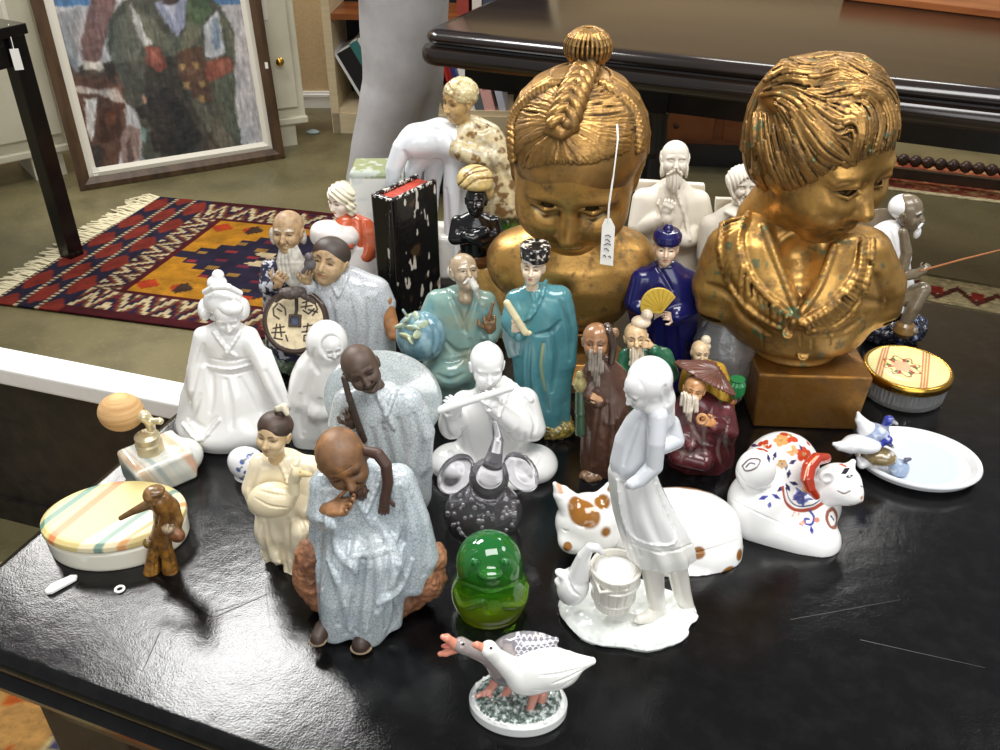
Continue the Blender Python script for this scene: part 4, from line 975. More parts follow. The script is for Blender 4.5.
    for i in range(46):
        az = math.radians(-10 + 190 * i / 45 + rng.uniform(-2, 2)); V = []
        for e_ in np.linspace(70, -30, 7):
            e2_ = math.radians(e_); dv = np.array([math.cos(az + .3 * math.sin(e2_ * 3)) * math.cos(e2_), math.sin(az) * math.cos(e2_), math.sin(e2_)]); V.append(C0 + dv * 72 * [1, .98, .8])
        # push on to the volume
        V = np.array(V, F32); b_ = S(f); b_.ops = G
        for _ in range(4):
            d = b_.ev(V); dv = (C0 - V) / np.linalg.norm(C0 - V, axis=1)[:, None]; V = (V + dv * d[:, None] * .9).astype(F32)
        s.chL(V, [2.2] * 7, k=.8)
    s.recess(2.6, (44, 34, 22), .95, .25, .95); s.noise(20, (120, 88, 44), .05, .4, .5, 4); s.noise(9, (84, 116, 90), .36, .44, .7, 6)
    s.build('hair', M['gilt'], .85, parent=H, floor=None)
boy_bust()

def girl_bust():
    f = Fig('girl_bust', 'large gilt bust of a girl with braided topknot, eyes cast down, price tag hanging', 'bust', 576, 366)
    s = f.S(); s.c = (150, 106, 48); s.kk = 3
    s.lathe((0, 0, 0, 'L'), [(0, 0), (50, 0), (50, 10), (42, 14), (30, 20), (25, 30), (25, 44), (34, 52), (34, 56), (0, 56)], k=1)
    s.recess(5, PAT, .8); s.build('pedestal', M['gilt'], 1.2)
    s = f.S(); s.c = GOLD; s.kk = 8
    zb = 54
    s.loft([(576, 322, 0, 26, 26), (576, 312, 0, 46, 36), (574, 296, 0, 60, 46), (572, 272, 0, 74, 52), (571, 252, 0, 78, 48), (571, 238, 0, 66, 40), (573, 226, 0, 44, 34), (575, 214, 0, 30, 30)], rd=8)
    for x in (514, 628): s.ell((x, 262, 0), (26, 34, 30), k=16)
    s.trace([(563, 292), (563, 318)], [4, 1], n=5, k=10, mode='s')
    s.ch([(575, 218, 3, 29), (577, 190, 0, 28)], k=12)
    s.recess(8, PAT, .9, .1, .8); s.noise(22, (112, 76, 34), .05, .4, .65, 13); s.noise(8, (120, 106, 70), .3, .4, .6, 15)
    s.build('torso', M['gilt'], 1.25, floor=None)
    q = (575, 169, -24); r_ = (27, 2, -9)
    s = f.S(); head(s, q, 86, yaw=r_[2], pitch=r_[0], roll=r_[1], c=GOLD, ear=.95, eyes='closed', iris=(60, 42, 24), cheek=1.35, nose=.9, jaw=1.15, neck=False)
    s.frame(q, r_, 86); s.ch([(0, .2, -.5, .34), (0, .62, -.85, .34)], k=.2)
    for x in (-1, 1): s.ch([(x * .11, -.66, .07, .015), (x * .27, -.72, .1, .03), (x * .43, -.58, .06, .02)], k=.05); s.ch([(x * .15, -.68, -.045, .02), (x * .27, -.70, -.075, .03), (x * .38, -.62, -.04, .02)], mode='p', c=(196, 176, 130), soft=.03)
    s.off()
    s.recess(6, PAT, .9, .1, .8); s.noise(22, (116, 80, 36), .05, .4, .6, 18)
    H = s.build('head', M['gilt'], 1.0, floor=None)
    s = f.S(); s.c = GOLDH; s.frame(q, r_, 86); s.kk = .12
    s.ell((0, .18, .34), (.80, .86, .72)); s.ell((0, .3, -.05), (.78, .62, .6), k=.2)
    s.ell((0, -.86, -.34), (.62, .5, .74), k=.12, mode='s'); s.ell((0, .1, -.95), (.9, .9, .42), k=.15, mode='s')
    for x in (-1, 1): s.ell((x * .78, -.16, -.12), (.24, .34, .36), k=.1, mode='s')
    s.off(); G = list(s.ops)
    tie = (561, 127)
    def lk(A, B, n, r=1.9):
        t = s.sub(); t.ops = list(G); t.locks(A, B, int(n * 1.35), r * .75, m=8, k=.35, jit=.6); s.ops = s.ops + t.ops[len(G):]
    lk([(520, 168), (534, 148), (556, 131)], [(551, 163), (554, 150), (559, 134)], 10); lk([(551, 163), (554, 150), (559, 134)], [(592, 163), (578, 150), (564, 134)], 11)
    lk([(592, 163), (580, 150), (566, 133)], [(628, 150), (600, 146), (568, 130)], 11); lk([(628, 150), (602, 146), (570, 128)], [(636, 112), (606, 116), (572, 118)], 13)
    lk([(636, 112), (606, 114), (574, 116)], [(608, 78), (596, 84), (580, 92)], 11)
    lk([(513, 160), (528, 142), (554, 128)], [(514, 112), (530, 114), (552, 118)], 13); lk([(514, 112), (530, 112), (552, 116)], [(548, 78), (554, 84), (566, 94)], 11)
    # plaits along both sides of the crown and the twin plait up the middle
    def rope(V, rad, r, turns, ns=3):
        V = np.array(spline(list(V), len(V) * 6)); L = len(V)
        for j in range(ns):
            P = []
            for i in range(L):
                tg = V[min(i + 1, L - 1)] - V[max(i - 1, 0)]; tg /= np.linalg.norm(tg); u = np.cross(tg, [0, -.6, .8]); u /= np.linalg.norm(u); w = np.cross(u, tg); a = 2 * math.pi * (turns * i / (L - 1) + j / ns)
                P.append(V[i] + rad * (math.cos(a) * u + math.sin(a) * w))
            s.chL(P, [r] * L, k=.5)
    def plait(P, n, r, w): rope(s2.hits(spline(P, 9)), r * .8, r, n / 3)
    s2 = S(f); s2.ops = G
    plait([(514, 160), (513, 124), (526, 102), (548, 86), (566, 80)], 24, 3.0, 2.4); plait([(639, 150), (636, 118), (622, 98), (602, 84)], 21, 3.0, 2.4)
    a, b = f.p(561, 126, -76), f.p(588, 64, -8)
    for off in (-6, 6):
        rope([a + (b - a) * q + np.array([off * (1 - q * .55), -9 * math.sin(q * 3.1), 8 * math.sin(q * 3.1)]) for q in np.linspace(0, 1, 7)], 3.6, 4.4, 2.6 if off > 0 else -2.6)
    s.chL([a + [-10, 1, -3], a + [0, -3, -5], a + [10, 1, -3]], [3.6, 4.4, 3.6], k=2)
    s.tor((587, 65, -6), 13, 5, (20, 0, 0), k=2)
    s.ell((588, 47, -6), (20, 18, 15), k=4); kn = f.p(588, 47, -6)
    for i in range(30):
        az = 2 * math.pi * i / 30; s.chL([kn + np.array([math.cos(az) * 19 * math.cos(e_), math.sin(az) * 17.5 * math.cos(e_), 15 * math.sin(e_)]) for e_ in np.linspace(-1.1, 1.25, 8)], [rng.uniform(1.2, 1.9)] * 8, k=.4)
    # back of the head
    C0 = G[0].c
    for i in range(44):
        az = math.radians(-5 + 190 * i / 43); V = np.array([C0 + 74 * np.array([math.cos(az) * math.cos(e_), math.sin(az) * math.cos(e_), math.sin(e_)]) for e_ in np.linspace(1.1, -.45, 7)], F32)
        for _ in range(4):
            d = s2.ev(V); dv = (C0 - V) / np.linalg.norm(C0 - V, axis=1)[:, None]; V = (V + dv * d[:, None] * .9).astype(F32)
        s.chL(V, [2] * 7, k=.7)
    s.recess(2.6, (46, 36, 24), .95, .25, .95); s.noise(20, (120, 92, 50), .05, .4, .5, 24)
    s.build('hair', M['gilt'], .85, parent=H, floor=None)
    # price tag on its string
    tg = tag(empty('price_tag', f.b), 'white paper price tag on a string hanging over the gilt girl bust face', 'tag')
    g = lambda x, y, d: f.p(x, y, d) * f.m
    MB().tube([g(617, 124, -82), g(618, 140, -90), g(613, 178, -101), g(609, 205, -104), g(608, 222, -104)], .0011, 6).build('string', M['paper'], tg, smooth=True)
    P = [(605, 219), (611, 219), (615, 227), (613, 266), (600, 264), (602, 226)]; c_ = MB(); A = [g(x, y, -104) for x, y in P]; B = [p + np.array([0, .0012, 0]) for p in A]; n = len(A)
    c_.add(A + B, [tuple(range(n)), tuple(range(n, 2 * n))[::-1]] + [(i, (i + 1) % n, n + (i + 1) % n, n + i) for i in range(n)]); c_.build('card', M['paper'], tg)
    ik = MB()
    for i, (a_, b_) in enumerate((((605, 236), (611, 237)), ((605, 240), (610, 242)), ((604, 245), (611, 245)), ((604, 249), (609, 251)), ((603, 256), (606, 257)), ((608, 257), (611, 258)))):
        ik.tube([g(*a_, -104.6), g((a_[0] + b_[0]) / 2, (a_[1] + b_[1]) / 2 - 1.6, -104.6), g(*b_, -104.6)], .0005, 5)
    ik.build('handwriting', M['ink'], tg)
girl_bust()
def atomiser():
    f = Fig('perfume_atomiser', 'striped onyx perfume atomiser with round beige squeeze bulb beside the oval box', 'atomiser', 160, 478)
    s = f.S(); s.c = (206, 206, 196); zr = 40
    s.frame((0, 0, 0, 'L'), (0, 0, zr), 1); s.kk = 2
    s.box((1, 0, 17), (29, 25, 17), rd=4); s.ell((17, 0, 15), (30, 24.5, 19), k=6); s.box((-8, 0, 30), (17, 20, 6), rd=3, k=5)
    R = rot((0, 0, zr))
    def paint(P, C):
        q = P @ R
        for x0, x1, c in ((-30, -24, (150, 170, 176)), (-23, -14, (196, 160, 122)), (-14, -11, (158, 112, 80)), (-8, -1, (150, 166, 166)), (5, 16, (184, 190, 188)), (20, 30, (214, 160, 128)), (34, 40, (196, 200, 200))):
            t = q[:, 0] + q[:, 2] * .35 + q[:, 1] * .12 - 6; w_ = (np.clip((t - x0) / 2, 0, 1) * np.clip((x1 - t) / 2, 0, 1))[:, None]; C = C * (1 - w_ * .85) + np.array(lin(c), F32) * w_ * .85
        return C
    s.tint(paint); s.off(); s.build('flask', M['onyx'], .9)
    s = f.S(); s.c = (196, 184, 150); c = f.p(151, 452, -2)
    s.frame((*c, 'L')); s.lathe((0, 0, -6), [(0, 0), (13, 0), (13, 18), (11.5, 20), (12, 21), (12, 26), (8, 29), (0, 29)], k=.5)
    s.build('collar', mat('champagne_metal', rough=.3, metal=.5), .7, floor=None)
    s = f.S(); s.c = (226, 214, 160); s.ch([(151, 428, -2, 4.5), (150, 422, -2, 5), (144, 416, -2, 6), (137, 416, -2, 5)], k=2); s.ch([(151, 421, -3, 3), (160, 421, -5, 3.6)], k=2)
    s.build('nozzle', mat('pale_gilt', (226, 214, 176), rough=.25, metal=.55), .6, floor=None)
    s = f.S(); s.c = (214, 174, 120); s.ell((121, 412, 2), (22.5, 20, 19.5)); s.ch([(138, 416, 0, 5), (143, 417, 0, 3)], k=3); s.build('squeeze_bulb', M['wool'], .9, floor=None)
atomiser()

def oval_box():
    f = Fig('oval_box', 'oval cream onyx trinket box with teal and orange stripes across its lid', 'box', 121, 537)
    s = f.S(); s.c = (234, 230, 212); s.lathe((0, 0, 0, 'L'), [(0, 0), (66, 0), (67, 3), (67.5, 20), (65, 23), (0, 23)], sy=.72, rt=(0, 0, 6), k=.5); s.build('base', M['onyx'], 1.0)
    s = f.S(); s.c = (206, 188, 128); s.lathe((0, 0, 0, 'L'), [(0, 24), (67, 24), (69, 26), (68.5, 31), (64, 34), (58, 34.6), (0, 35)], sy=.72, rt=(0, 0, 6), k=.5)
    s.tint(lines2d(f, [((100, 545), (175, 500), 16, (220, 208, 172)), ((52, 517), (106, 478), 3.8, (96, 134, 116)), ((64, 527), (126, 477), 4.4, (206, 132, 84)), ((60, 522), (116, 478), 1.6, (226, 204, 140)), ((96, 547), (180, 487), 3.4, (120, 146, 132)), ((112, 549), (188, 500), 2.6, (206, 150, 96))], 34, 1.5))
    s.build('lid', mat('onyx_lid', rough=.34, spec=.35), .9)
oval_box()

def clay_man():
    f = Fig('clay_man', 'small ochre glazed clay man bending forward in flared trousers by the oval box', 'figurine', 161, 570)
    s = f.S(); s.c = (160, 112, 44); s.kk = 3
    s.ch([(152, 574, -2, 8.5), (153, 556, 0, 6.5), (157, 538, 0, 7)], k=3); s.ch([(171, 572, 0, 8.5), (168, 555, 0, 6.5), (163, 538, 0, 7)], k=3)
    s.ell((149, 578, -5), (7, 9, 4)); s.ell((174, 576, -4), (7, 9, 4))
    s.ch([(160, 540, 0, 10), (165, 522, 0, 11), (166, 508, 0, 13), (160, 500, -3, 11)], k=4, c=(140, 98, 44))
    s.ch([(152, 503, -4, 6), (145, 506, -6, 5), (132, 512, -8, 3.4), (121, 518, -8, 2.6)], k=3, c=(120, 90, 54))
    s.ch([(172, 505, 0, 6), (179, 520, -4, 4.6), (176, 532, -7, 4)], k=3, c=(132, 96, 50))
    s.ell((177, 535, -9), (8, 6, 9), k=2, c=(140, 92, 62)); s.ell((168, 529, -11), (6, 5, 6), k=2, c=(176, 156, 128)); s.ell((148, 543, -6), (5, 5, 6), k=2, c=(120, 96, 40))
    for a in ([(152, 540), (150, 560), (148, 574)], [(158, 545), (156, 562), (155, 576)], [(168, 545), (172, 560), (176, 572)], [(160, 512), (156, 526), (158, 536)], [(170, 510), (172, 522), (168, 532)]): s.trace(a, 1.1, n=6, k=1.5, mode='s')
    s.noise(7, (96, 62, 24), .05, .3, .7, 2); s.recess(3, (60, 40, 20), .8); B = s.build('body', M['ochre_clay'], .6)
    s = f.S(); head(s, (152, 497, -10), 10.5, yaw=-40, pitch=35, c=(150, 112, 66), eyes='open', neck=True, brow=(70, 52, 36)); s.ell((155, 491, -8), (10, 9, 5), k=2, c=(112, 82, 40)); s.recess(2, (70, 48, 26), .7); s.build('head', M['ochre_clay'], .45, floor=None)
clay_man()

o = tag(MB().prism([(-13, -2), (-9, -4.5), (12, -3.5), (14, 1), (9, 4), (-8, 4.5), (-13, 2)], 0, 1, lambda x, y, t: (np.array([(x * .78 - y * .62) * .00105, (x * .62 + y * .78) * .00105 * 1.2, .0005 + t * .005 * (1 - abs(x) / 40)]) + at(62, 586, TZ))).build('white_shard', M['white_paint'], bevel=.001), 'small white plaster shard lying on the table below the oval box', 'shard')
rr = MB(); t_ = [2 * math.pi * i / 24 for i in range(24)]
rr.rings([[np.array([(4.6 + 1.5 * math.cos(b)) * math.cos(a), (4.6 + 1.5 * math.cos(b)) * math.sin(a), 1.5 + 1.5 * math.sin(b)]) * .00085 + at(120, 590, TZ) for b in [2 * math.pi * j / 8 for j in range(8)]] for a in t_ + [t_[0]]], cap=False)
tag(rr.build('small_ring', M['paper'], smooth=True), 'tiny white ring lying on the table beside the shard', 'ring')

def geisha():
    f = Fig('kneeling_woman', 'white porcelain kneeling woman in kimono with tall dressed hair, at table edge', 'figurine', 232, 433)
    s = f.S(); s.c = WH; s.kk = 4
    s.loft([(232, 433, 0, 50, 36), (231, 424, 0, 54, 39), (232, 405, 0, 46, 34), (232, 385, 0, 36, 27), (230, 366, 0, 23, 18), (229, 352, 0, 25, 17), (226, 337, 0, 29, 17), (225, 328, 0, 22, 15), (225, 322, 0, 9, 9)], rd=4)
    s.ell((252, 428, -14), (32, 24, 20), k=10); s.ell((222, 432, -20), (28, 20, 14), k=10)
    s.ch([(225, 326, 0, 8.5), (227, 316, -1, 8)], k=4)
    # sleeves and arms
    s.ch([(203, 336, -1, 9.5), (199, 362, -4, 10.5), (200, 388, -10, 12), (206, 410, -16, 11)], k=5); s.fan([(194, 366, -2), (208, 366, -8), (220, 418, -18), (200, 438, -12), (181, 420, 0), (186, 392, 2)], 7, k=7)
    s.ch([(249, 336, -1, 9.5), (261, 360, -8, 9), (274, 386, -16, 8.5), (283, 406, -20, 7)], k=5); s.fan([(256, 350, 0), (268, 352, -8), (286, 402, -16), (280, 414, -12), (262, 404, 4)], 4.5, k=6)
    for a in ([(214, 332), (226, 348), (236, 356)], [(240, 331), (232, 344), (224, 356)]): s.trace(a, [2, 1.6], n=7, k=1.5)
    s.trace([(208, 358), (230, 361), (252, 357)], 1.3, n=9, k=1.2, mode='s'); s.trace([(209, 371), (231, 375), (252, 370)], 1.3, n=9, k=1.2, mode='s'); s.trace([(208, 366), (230, 369), (252, 364)], 1.2, n=9, k=1.2)
    for a in ([(203, 345), (196, 372), (190, 402)], [(212, 372), (212, 395), (210, 412)], [(240, 378), (252, 400), (262, 420)], [(226, 380), (230, 405), (232, 428)], [(266, 372), (277, 394), (284, 408)], [(188, 418), (205, 428), (216, 418)], [(200, 395), (194, 412), (186, 424)]): s.trace(a, 2, n=7, k=4, mode='s')
    s.trace([(183, 424), (200, 440), (219, 420)], 1.8, n=8, k=1.5)
    hand(s, (212, 418, -24), (226, 441, -32), (.2, -.7, .7), 12, -1, WH); hand(s, (280, 404, -22), (288, 416, -28), (.3, -.6, .7), 20, 1, WH)
    B = s.build('figure', M['porc'], .85)
    s = f.S(); head(s, (228, 316, -6), 19, yaw=12, pitch=15, c=WH, eyes='closed', iris=None, ear=.8, neck=False, fem=1); H = s.build('head', M['porc'], .6, floor=None)
    s = f.S(); s.c = WH; s.kk = 3; s.ell((223, 300, 2), (19, 18, 16)); s.ell((217, 283, 3), (10, 9, 8), k=2); s.ell((218, 275, 4), (6, 6, 5.5), k=2); s.ell((231, 308, -12), (12, 9, 8), k=3)
    for x in (205, 243): s.ell((x, 309, 3), (6.5, 12, 11), k=3)
    s.ell((222, 312, 14), (16, 8, 12), k=4); s.ch([(205, 292, -8, 3), (214, 287, -13, 3.4), (228, 287, -15, 3.4), (240, 293, -9, 3)], k=1.5)
    s.frame((228, 316, -6), (15, 0, 12), 19); s.ell((0, -.95, -.3), (.5, .45, .72), k=.1, mode='s'); s.off()
    for a in ([(212, 300), (218, 294), (228, 292)], [(240, 300), (234, 294), (226, 292)], [(207, 312), (206, 304), (210, 297)]): s.trace(a, .8, n=6, k=1, mode='s')
    s.build('hair', M['porc'], .7, parent=H, floor=None)
geisha()

def jar():
    f = Fig('porcelain_pillbox', 'white porcelain piece with blue floral sprigs tucked behind the child with the goose', 'ornament', 250, 477)
    s = f.S(); s.c = (238, 238, 240); s.kk = 3; s.ell((0, 0, 17, 'L'), (21, 15, 18), (0, 0, -20)); s.ell((0, 0, 2, 'L'), (15, 12, 4), k=4)
    for q in ((242, 462), (238, 470), (246, 473), (241, 479), (249, 456), (252, 464)):
        s.trace([q], 2.6, n=1, mode='p', c=(70, 84, 170), soft=1.2); s.trace([q, (q[0] + 4, q[1] - 3)], .9, n=3, mode='p', c=(110, 130, 120), soft=.8)
    s.build('body', M['porc'], .8)
jar()

def goose_child():
    IV = (232, 220, 190)
    f = Fig('child_with_goose', 'cream glazed seated child in robe hugging a goose, dark topknot hair', 'figurine', 287, 552)
    s = f.S(); s.c = IV; s.kk = 4
    s.loft([(290, 556, 0, 20, 16), (289, 545, 0, 28, 22), (287, 528, 0, 30, 24), (286, 508, 0, 32, 24), (286, 490, 2, 32, 22), (288, 472, 3, 29, 18), (287, 460, 3, 20, 14), (283, 452, 2, 10, 10)], folds=[(6, 1.4, .2, 0, .5)], rd=4)
    s.ell((302, 534, -16), (17, 18, 20), k=6); s.ell((270, 530, -12), (15, 16, 18), k=6); s.ch([(302, 530, -22, 13), (299, 552, -22, 11), (292, 570, -22, 9)], k=5); s.ch([(270, 540, -16, 9), (278, 556, -20, 8)], k=5)
    s.ch([(262, 466, 2, 13), (255, 488, -4, 13), (258, 506, -14, 9)], k=6); s.ch([(310, 468, 2, 13), (314, 492, -5, 13), (306, 508, -14, 10)], k=6)
    s.trace([(278, 458), (285, 474), (290, 486)], 1.8, n=6, k=1.5); s.trace([(298, 460), (292, 472), (287, 482)], 1.8, n=6, k=1.5)
    for a in ([(266, 520), (268, 536), (276, 552)], [(300, 518), (306, 535), (304, 555)], [(288, 520), (288, 540), (290, 560)], [(310, 470), (318, 490), (312, 508)], [(258, 470), (251, 488), (256, 502)], [(262, 525), (263, 545), (270, 562)], [(282, 545), (284, 560), (287, 572)], [(308, 515), (313, 530), (306, 548)]): s.trace(a, 2.2, n=7, k=4, mode='s')
    for a in ([(262, 552), (270, 566), (280, 562)], [(280, 572), (291, 576), (300, 566)]): s.trace(a, 1.6, n=6, k=2)
    s.recess(4, (168, 140, 88), .55); B = s.build('robe', M['ivory'], .85)
    s = f.S(); s.c = (228, 214, 178); s.kk = 3; s.ell((272, 500, -26), (25, 15, 20), (0, -14, 0)); s.ch([(286, 500, -28, 9), (294, 492, -29, 6.5), (294, 480, -29, 6), (297, 473, -30, 6.5)], k=4); s.ch([(299, 473, -32, 4), (307, 474, -34, 3), (311, 475, -34, 1.6)], k=2, c=(222, 196, 140))
    s.ch([(293, 468, -30, 1.6), (290, 465, -29, 1)], k=1)
    for a in ([(255, 498), (270, 506), (288, 508)], [(258, 490), (272, 494), (286, 496)]): s.trace(a, 1, n=7, k=1.5, mode='s')
    s.trace([(300, 472)], .9, n=1, mode='p', c=(60, 44, 30)); s.recess(3, (172, 146, 96), .5); s.build('goose', M['ivory'], .7, floor=None)
    s = f.S(); hand(s, (256, 500, -22), (272, 512, -42), (-.2, -.8, .3), 25, 1, (206, 178, 136)); s.build('hand', M['ivory'], .5, floor=None)
    s = f.S(); head(s, (274, 434, -4), 22, yaw=-18, pitch=-8, roll=4, c=(196, 166, 122), brow=(60, 44, 34), lip=(150, 92, 70), iris=(40, 30, 24), fat=1.06, cheek=1.2); s.recess(3, (120, 90, 60), .5); H = s.build('head', M['ivory'], .6, floor=None)
    s = f.S(); s.c = (58, 44, 36); s.frame((274, 434, -4), (-8, 4, -18), 22); s.kk = .1; s.ell((0, .14, .36), (.8, .84, .68)); s.ell((0, -.9, -.1), (.66, .5, .72), k=.1, mode='s'); s.ell((0, -.2, -.7), (.9, 1, .55), k=.1, mode='s'); s.ell((.2, .2, 1.08), (.24, .24, .2), k=.1)
    s.off(); s.ch([(277, 409, -2, 3), (284, 407, -2, 4), (287, 413, -4, 3)], k=1, c=(236, 226, 200)); s.noise(4, (84, 66, 54), .0, .3, .6); s.build('hair', M['bisque'], .6, parent=H, floor=None)
goose_child()

def seated_sage():
    RB = (186, 198, 204); SK = (122, 88, 58)
    f = Fig('seated_sage', 'large pale blue crackle-robed old man seated on brown rock, bald head bowed', 'figurine', 368, 612)
    s = f.S(); s.c = (168, 116, 82); s.kk = 5
    s.ell((0, 8, 26, 'L'), (66, 36, 30)); s.ell((310, 570, -4), (17, 16, 40), (0, 8, 0)); s.ell((305, 552, 0), (10, 10, 14)); s.ell((424, 572, 2), (21, 22, 32), (0, -14, 0)); s.ell((436, 556, 4), (10, 12, 14))
    s.disp(lambda P: vnoise3(P / 9, 3) * 4.0); s.noise(10, (98, 58, 40), .0, .3, .8, 5); s.recess(6, (64, 40, 28), .7); s.build('rock_seat', M['rock'], 1.1)
    s = f.S(); s.c = RB; s.kk = 6
    s.loft([(362, 622, -18, 40, 26), (362, 606, -18, 42, 30), (362, 584, -14, 44, 36), (364, 560, -8, 48, 36), (366, 535, 0, 46, 30), (364, 510, 2, 42, 26), (362, 488, 2, 40, 23), (362, 474, 2, 34, 19), (362, 464, 0, 18, 14)], folds=[(7, 1.8, .2, .7, .8)], rd=5)
    s.ch([(348, 556, -26, 22), (338, 596, -34, 17), (334, 630, -34, 13)], k=9); s.ch([(382, 558, -26, 23), (378, 600, -34, 19), (370, 632, -34, 15)], k=9)
    s.ch([(326, 486, -4, 17), (322, 512, -12, 15), (330, 520, -26, 11)], k=8); s.fan([(316, 500, 0), (334, 500, -16), (344, 524, -26), (332, 580, -14), (316, 590, 0), (312, 545, 2)], 6, k=8)
    s.ch([(398, 480, 0, 17), (412, 520, -4, 18), (420, 556, -4, 19), (414, 582, -10, 14)], k=9)
    s.trace([(346, 474), (358, 500), (372, 524)], 2.6, n=8, k=2); s.trace([(382, 472), (374, 492), (366, 512)], 2.4, n=7, k=2)
    for a in ([(352, 530), (346, 570), (338, 625)], [(366, 540), (360, 585), (356, 632)], [(384, 540), (388, 580), (386, 628)], [(400, 490), (402, 530), (396, 572)], [(412, 500), (424, 540), (424, 575)], [(322, 495), (320, 535), (318, 580)], [(332, 530), (328, 560), (322, 588)], [(352, 600), (348, 620), (346, 634)], [(372, 560), (371, 600), (368, 634)], [(395, 600), (396, 618), (388, 634)]): s.trace(a, 2.8, n=9, k=5, mode='s')
    for a in ([(328, 560), (342, 592), (350, 630)], [(402, 545), (390, 588), (366, 632)], [(404, 520), (386, 548), (352, 556)], [(412, 560), (398, 590), (378, 604)], [(334, 520), (338, 550), (356, 572)], [(376, 520), (392, 545), (404, 580)]): s.trace(a, [.5, 3, 3.4, 2.6, .5], n=10, k=5)
    s.recess(6, (120, 132, 140), .6); s.build('robe', M['crackle'], 1.0)
    s = f.S(); s.c = (58, 44, 38); s.kk = 3
    s.ch([(323, 628, -40, 8.5), (318, 638, -50, 7.5)], k=2); s.ell((318, 640, -50), (9, 8, 3.5), c=(180, 160, 130)); s.build('shoe', M['bisque'], .7)
    s = f.S(); s.c = (58, 44, 38); s.ch([(366, 636, -40, 10), (361, 644, -48, 9)], k=2); s.ell((361, 648, -49), (11, 8, 3.5), c=(180, 160, 130)); s.build('shoe', M['bisque'], .7)
    s = f.S(); s.c = (92, 58, 38); s.kk = 3; s.ch([(366, 451, -8, 5), (378, 454, -12, 6), (386, 465, -16, 6), (388, 482, -18, 5.6), (385, 500, -20, 5)], k=3, c=(70, 48, 40)); hand(s, (385, 498, -20), (383, 519, -22), (0, -1, .1), 12, 1, (78, 52, 40)); s.recess(3, (36, 24, 20), .6); s.build('raised_arm', M['bisque'], .65, floor=None)
    s = f.S(); hand(s, (330, 508, -22), (362, 506, -36), (0, .35, -1), 22, -1, (168, 122, 82), w=1.2); s.ch([(322, 510, -16, 8), (332, 508, -23, 7)], k=3); s.recess(2, (90, 58, 36), .6); s.build('hand', M['bisque'], .6, floor=None)
    s = f.S(); head(s, (344, 461, -8), 34, yaw=14, pitch=14, roll=-22, c=SK, brow=(70, 46, 30), iris=(30, 22, 18), wrinkle=1, nose=1.1, necklen=1.15); s.noise(12, (160, 112, 66), .05, .4, .7, 5); s.recess(4, (66, 40, 26), .75); H = s.build('head', M['bisque'], .75, floor=None)
    s = f.S(); s.c = (74, 50, 36); s.frame((344, 461, -8), (14, -22, 14), 34); s.kk = .1; s.ell((0, -.5, -.9), (.3, .3, .3)); s.ell((0, -.56, -1.1), (.14, .18, .26)); s.disp(lambda P: np.sin(P[:, 0] * 2.2) * .5); s.off(); s.build('beard', M['bisque'], .7, parent=H, floor=None)
seated_sage()

def standing_monk():
    RB = (190, 198, 202); SK = (84, 68, 58)
    f = Fig('standing_monk', 'laughing dark-faced monk in grey crackle robe, wide hat slung on his back', 'figurine', 392, 502)
    s = f.S(); s.c = RB; s.kk = 5
    s.loft([(396, 506, -4, 30, 20), (398, 495, -4, 33, 22), (396, 470, -4, 36, 24), (388, 445, -2, 40, 26), (382, 420, 0, 42, 25), (378, 402, 0, 38, 21), (376, 390, 0, 24, 16), (372, 384, 0, 12, 11)], folds=[(8, 1.6, .2, .3, .6)], rd=4)
    s.ch([(348, 402, -2, 15), (342, 424, -8, 14), (350, 436, -16, 10)], k=7); s.ch([(408, 402, -2, 16), (420, 432, -6, 15), (418, 462, -10, 12)], k=8); s.fan([(404, 410, -10), (424, 410, -2), (429, 470, -4), (412, 488, -10), (402, 460, -14)], 5, k=7)
    for a in ([(376, 392), (386, 412), (394, 428)], [(396, 390), (390, 404), (384, 420)]): s.trace(a, 2.2, n=7, k=2)
    for a in ([(398, 420), (404, 455), (400, 500)], [(384, 430), (392, 470), (390, 505)], [(414, 415), (422, 450), (416, 482)], [(372, 430), (376, 455), (384, 490)], [(408, 470), (410, 490), (406, 508)], [(344, 410), (340, 426), (348, 438)], [(356, 425), (362, 450), (372, 470)]): s.trace(a, 2.4, n=8, k=5, mode='s')
    s.recess(6, (130, 138, 144), .6); s.build('robe', M['crackle'], .95)
    s = f.S(); s.c = (150, 158, 158); s.frame((385, 396, 20), (40, 14, 0), 1); s.lathe((0, 0, 0), [(0, 10), (16, 8), (56, -4), (60, -8), (58, -10), (16, 2), (0, 3)], k=.6, sy=.85); s.off(); s.tint(lambda P, C: C); s.build('straw_hat', M['crackle'], .9, floor=None)
    s = f.S(); hand(s, (352, 424, -20), (350, 404, -24), (.5, -.8, .1), 75, 1, SK, w=1.25); s.recess(2, (44, 34, 30), .6); s.build('hand', M['bisque'], .55, floor=None)
    s = f.S(); s.c = (58, 46, 40); s.ch([(344, 378, -22, 3), (350, 400, -25, 3.4), (360, 430, -25, 3.6), (364, 440, -24, 3.4)], k=1); s.build('staff', M['bisque'], .6, floor=None)
    s = f.S(); head(s, (362, 369, -8), 25, yaw=14, pitch=0, roll=-24, c=SK, brow=(50, 38, 32), iris=(24, 18, 16), cheek=1.2, wrinkle=1, mouth=0, necklen=1.2)
    s.frame((362, 369, -8), (0, -24, 14), 25); s.ch([(-.26, -.62, -.48, .05), (0, -.72, -.58, .1), (.26, -.62, -.46, .05)], k=.05, mode='s'); s.ch([(-.24, -.6, -.46, .04), (0, -.68, -.53, .05), (.24, -.6, -.45, .04)], mode='p', c=(216, 206, 190), soft=.03); s.ch([(-.28, -.62, -.6, .05), (0, -.7, -.72, .06), (.28, -.62, -.58, .05)], k=.1)
    s.off(); s.recess(3.5, (42, 32, 28), .7); s.build('head', M['bisque'], .65, floor=None)
standing_monk()

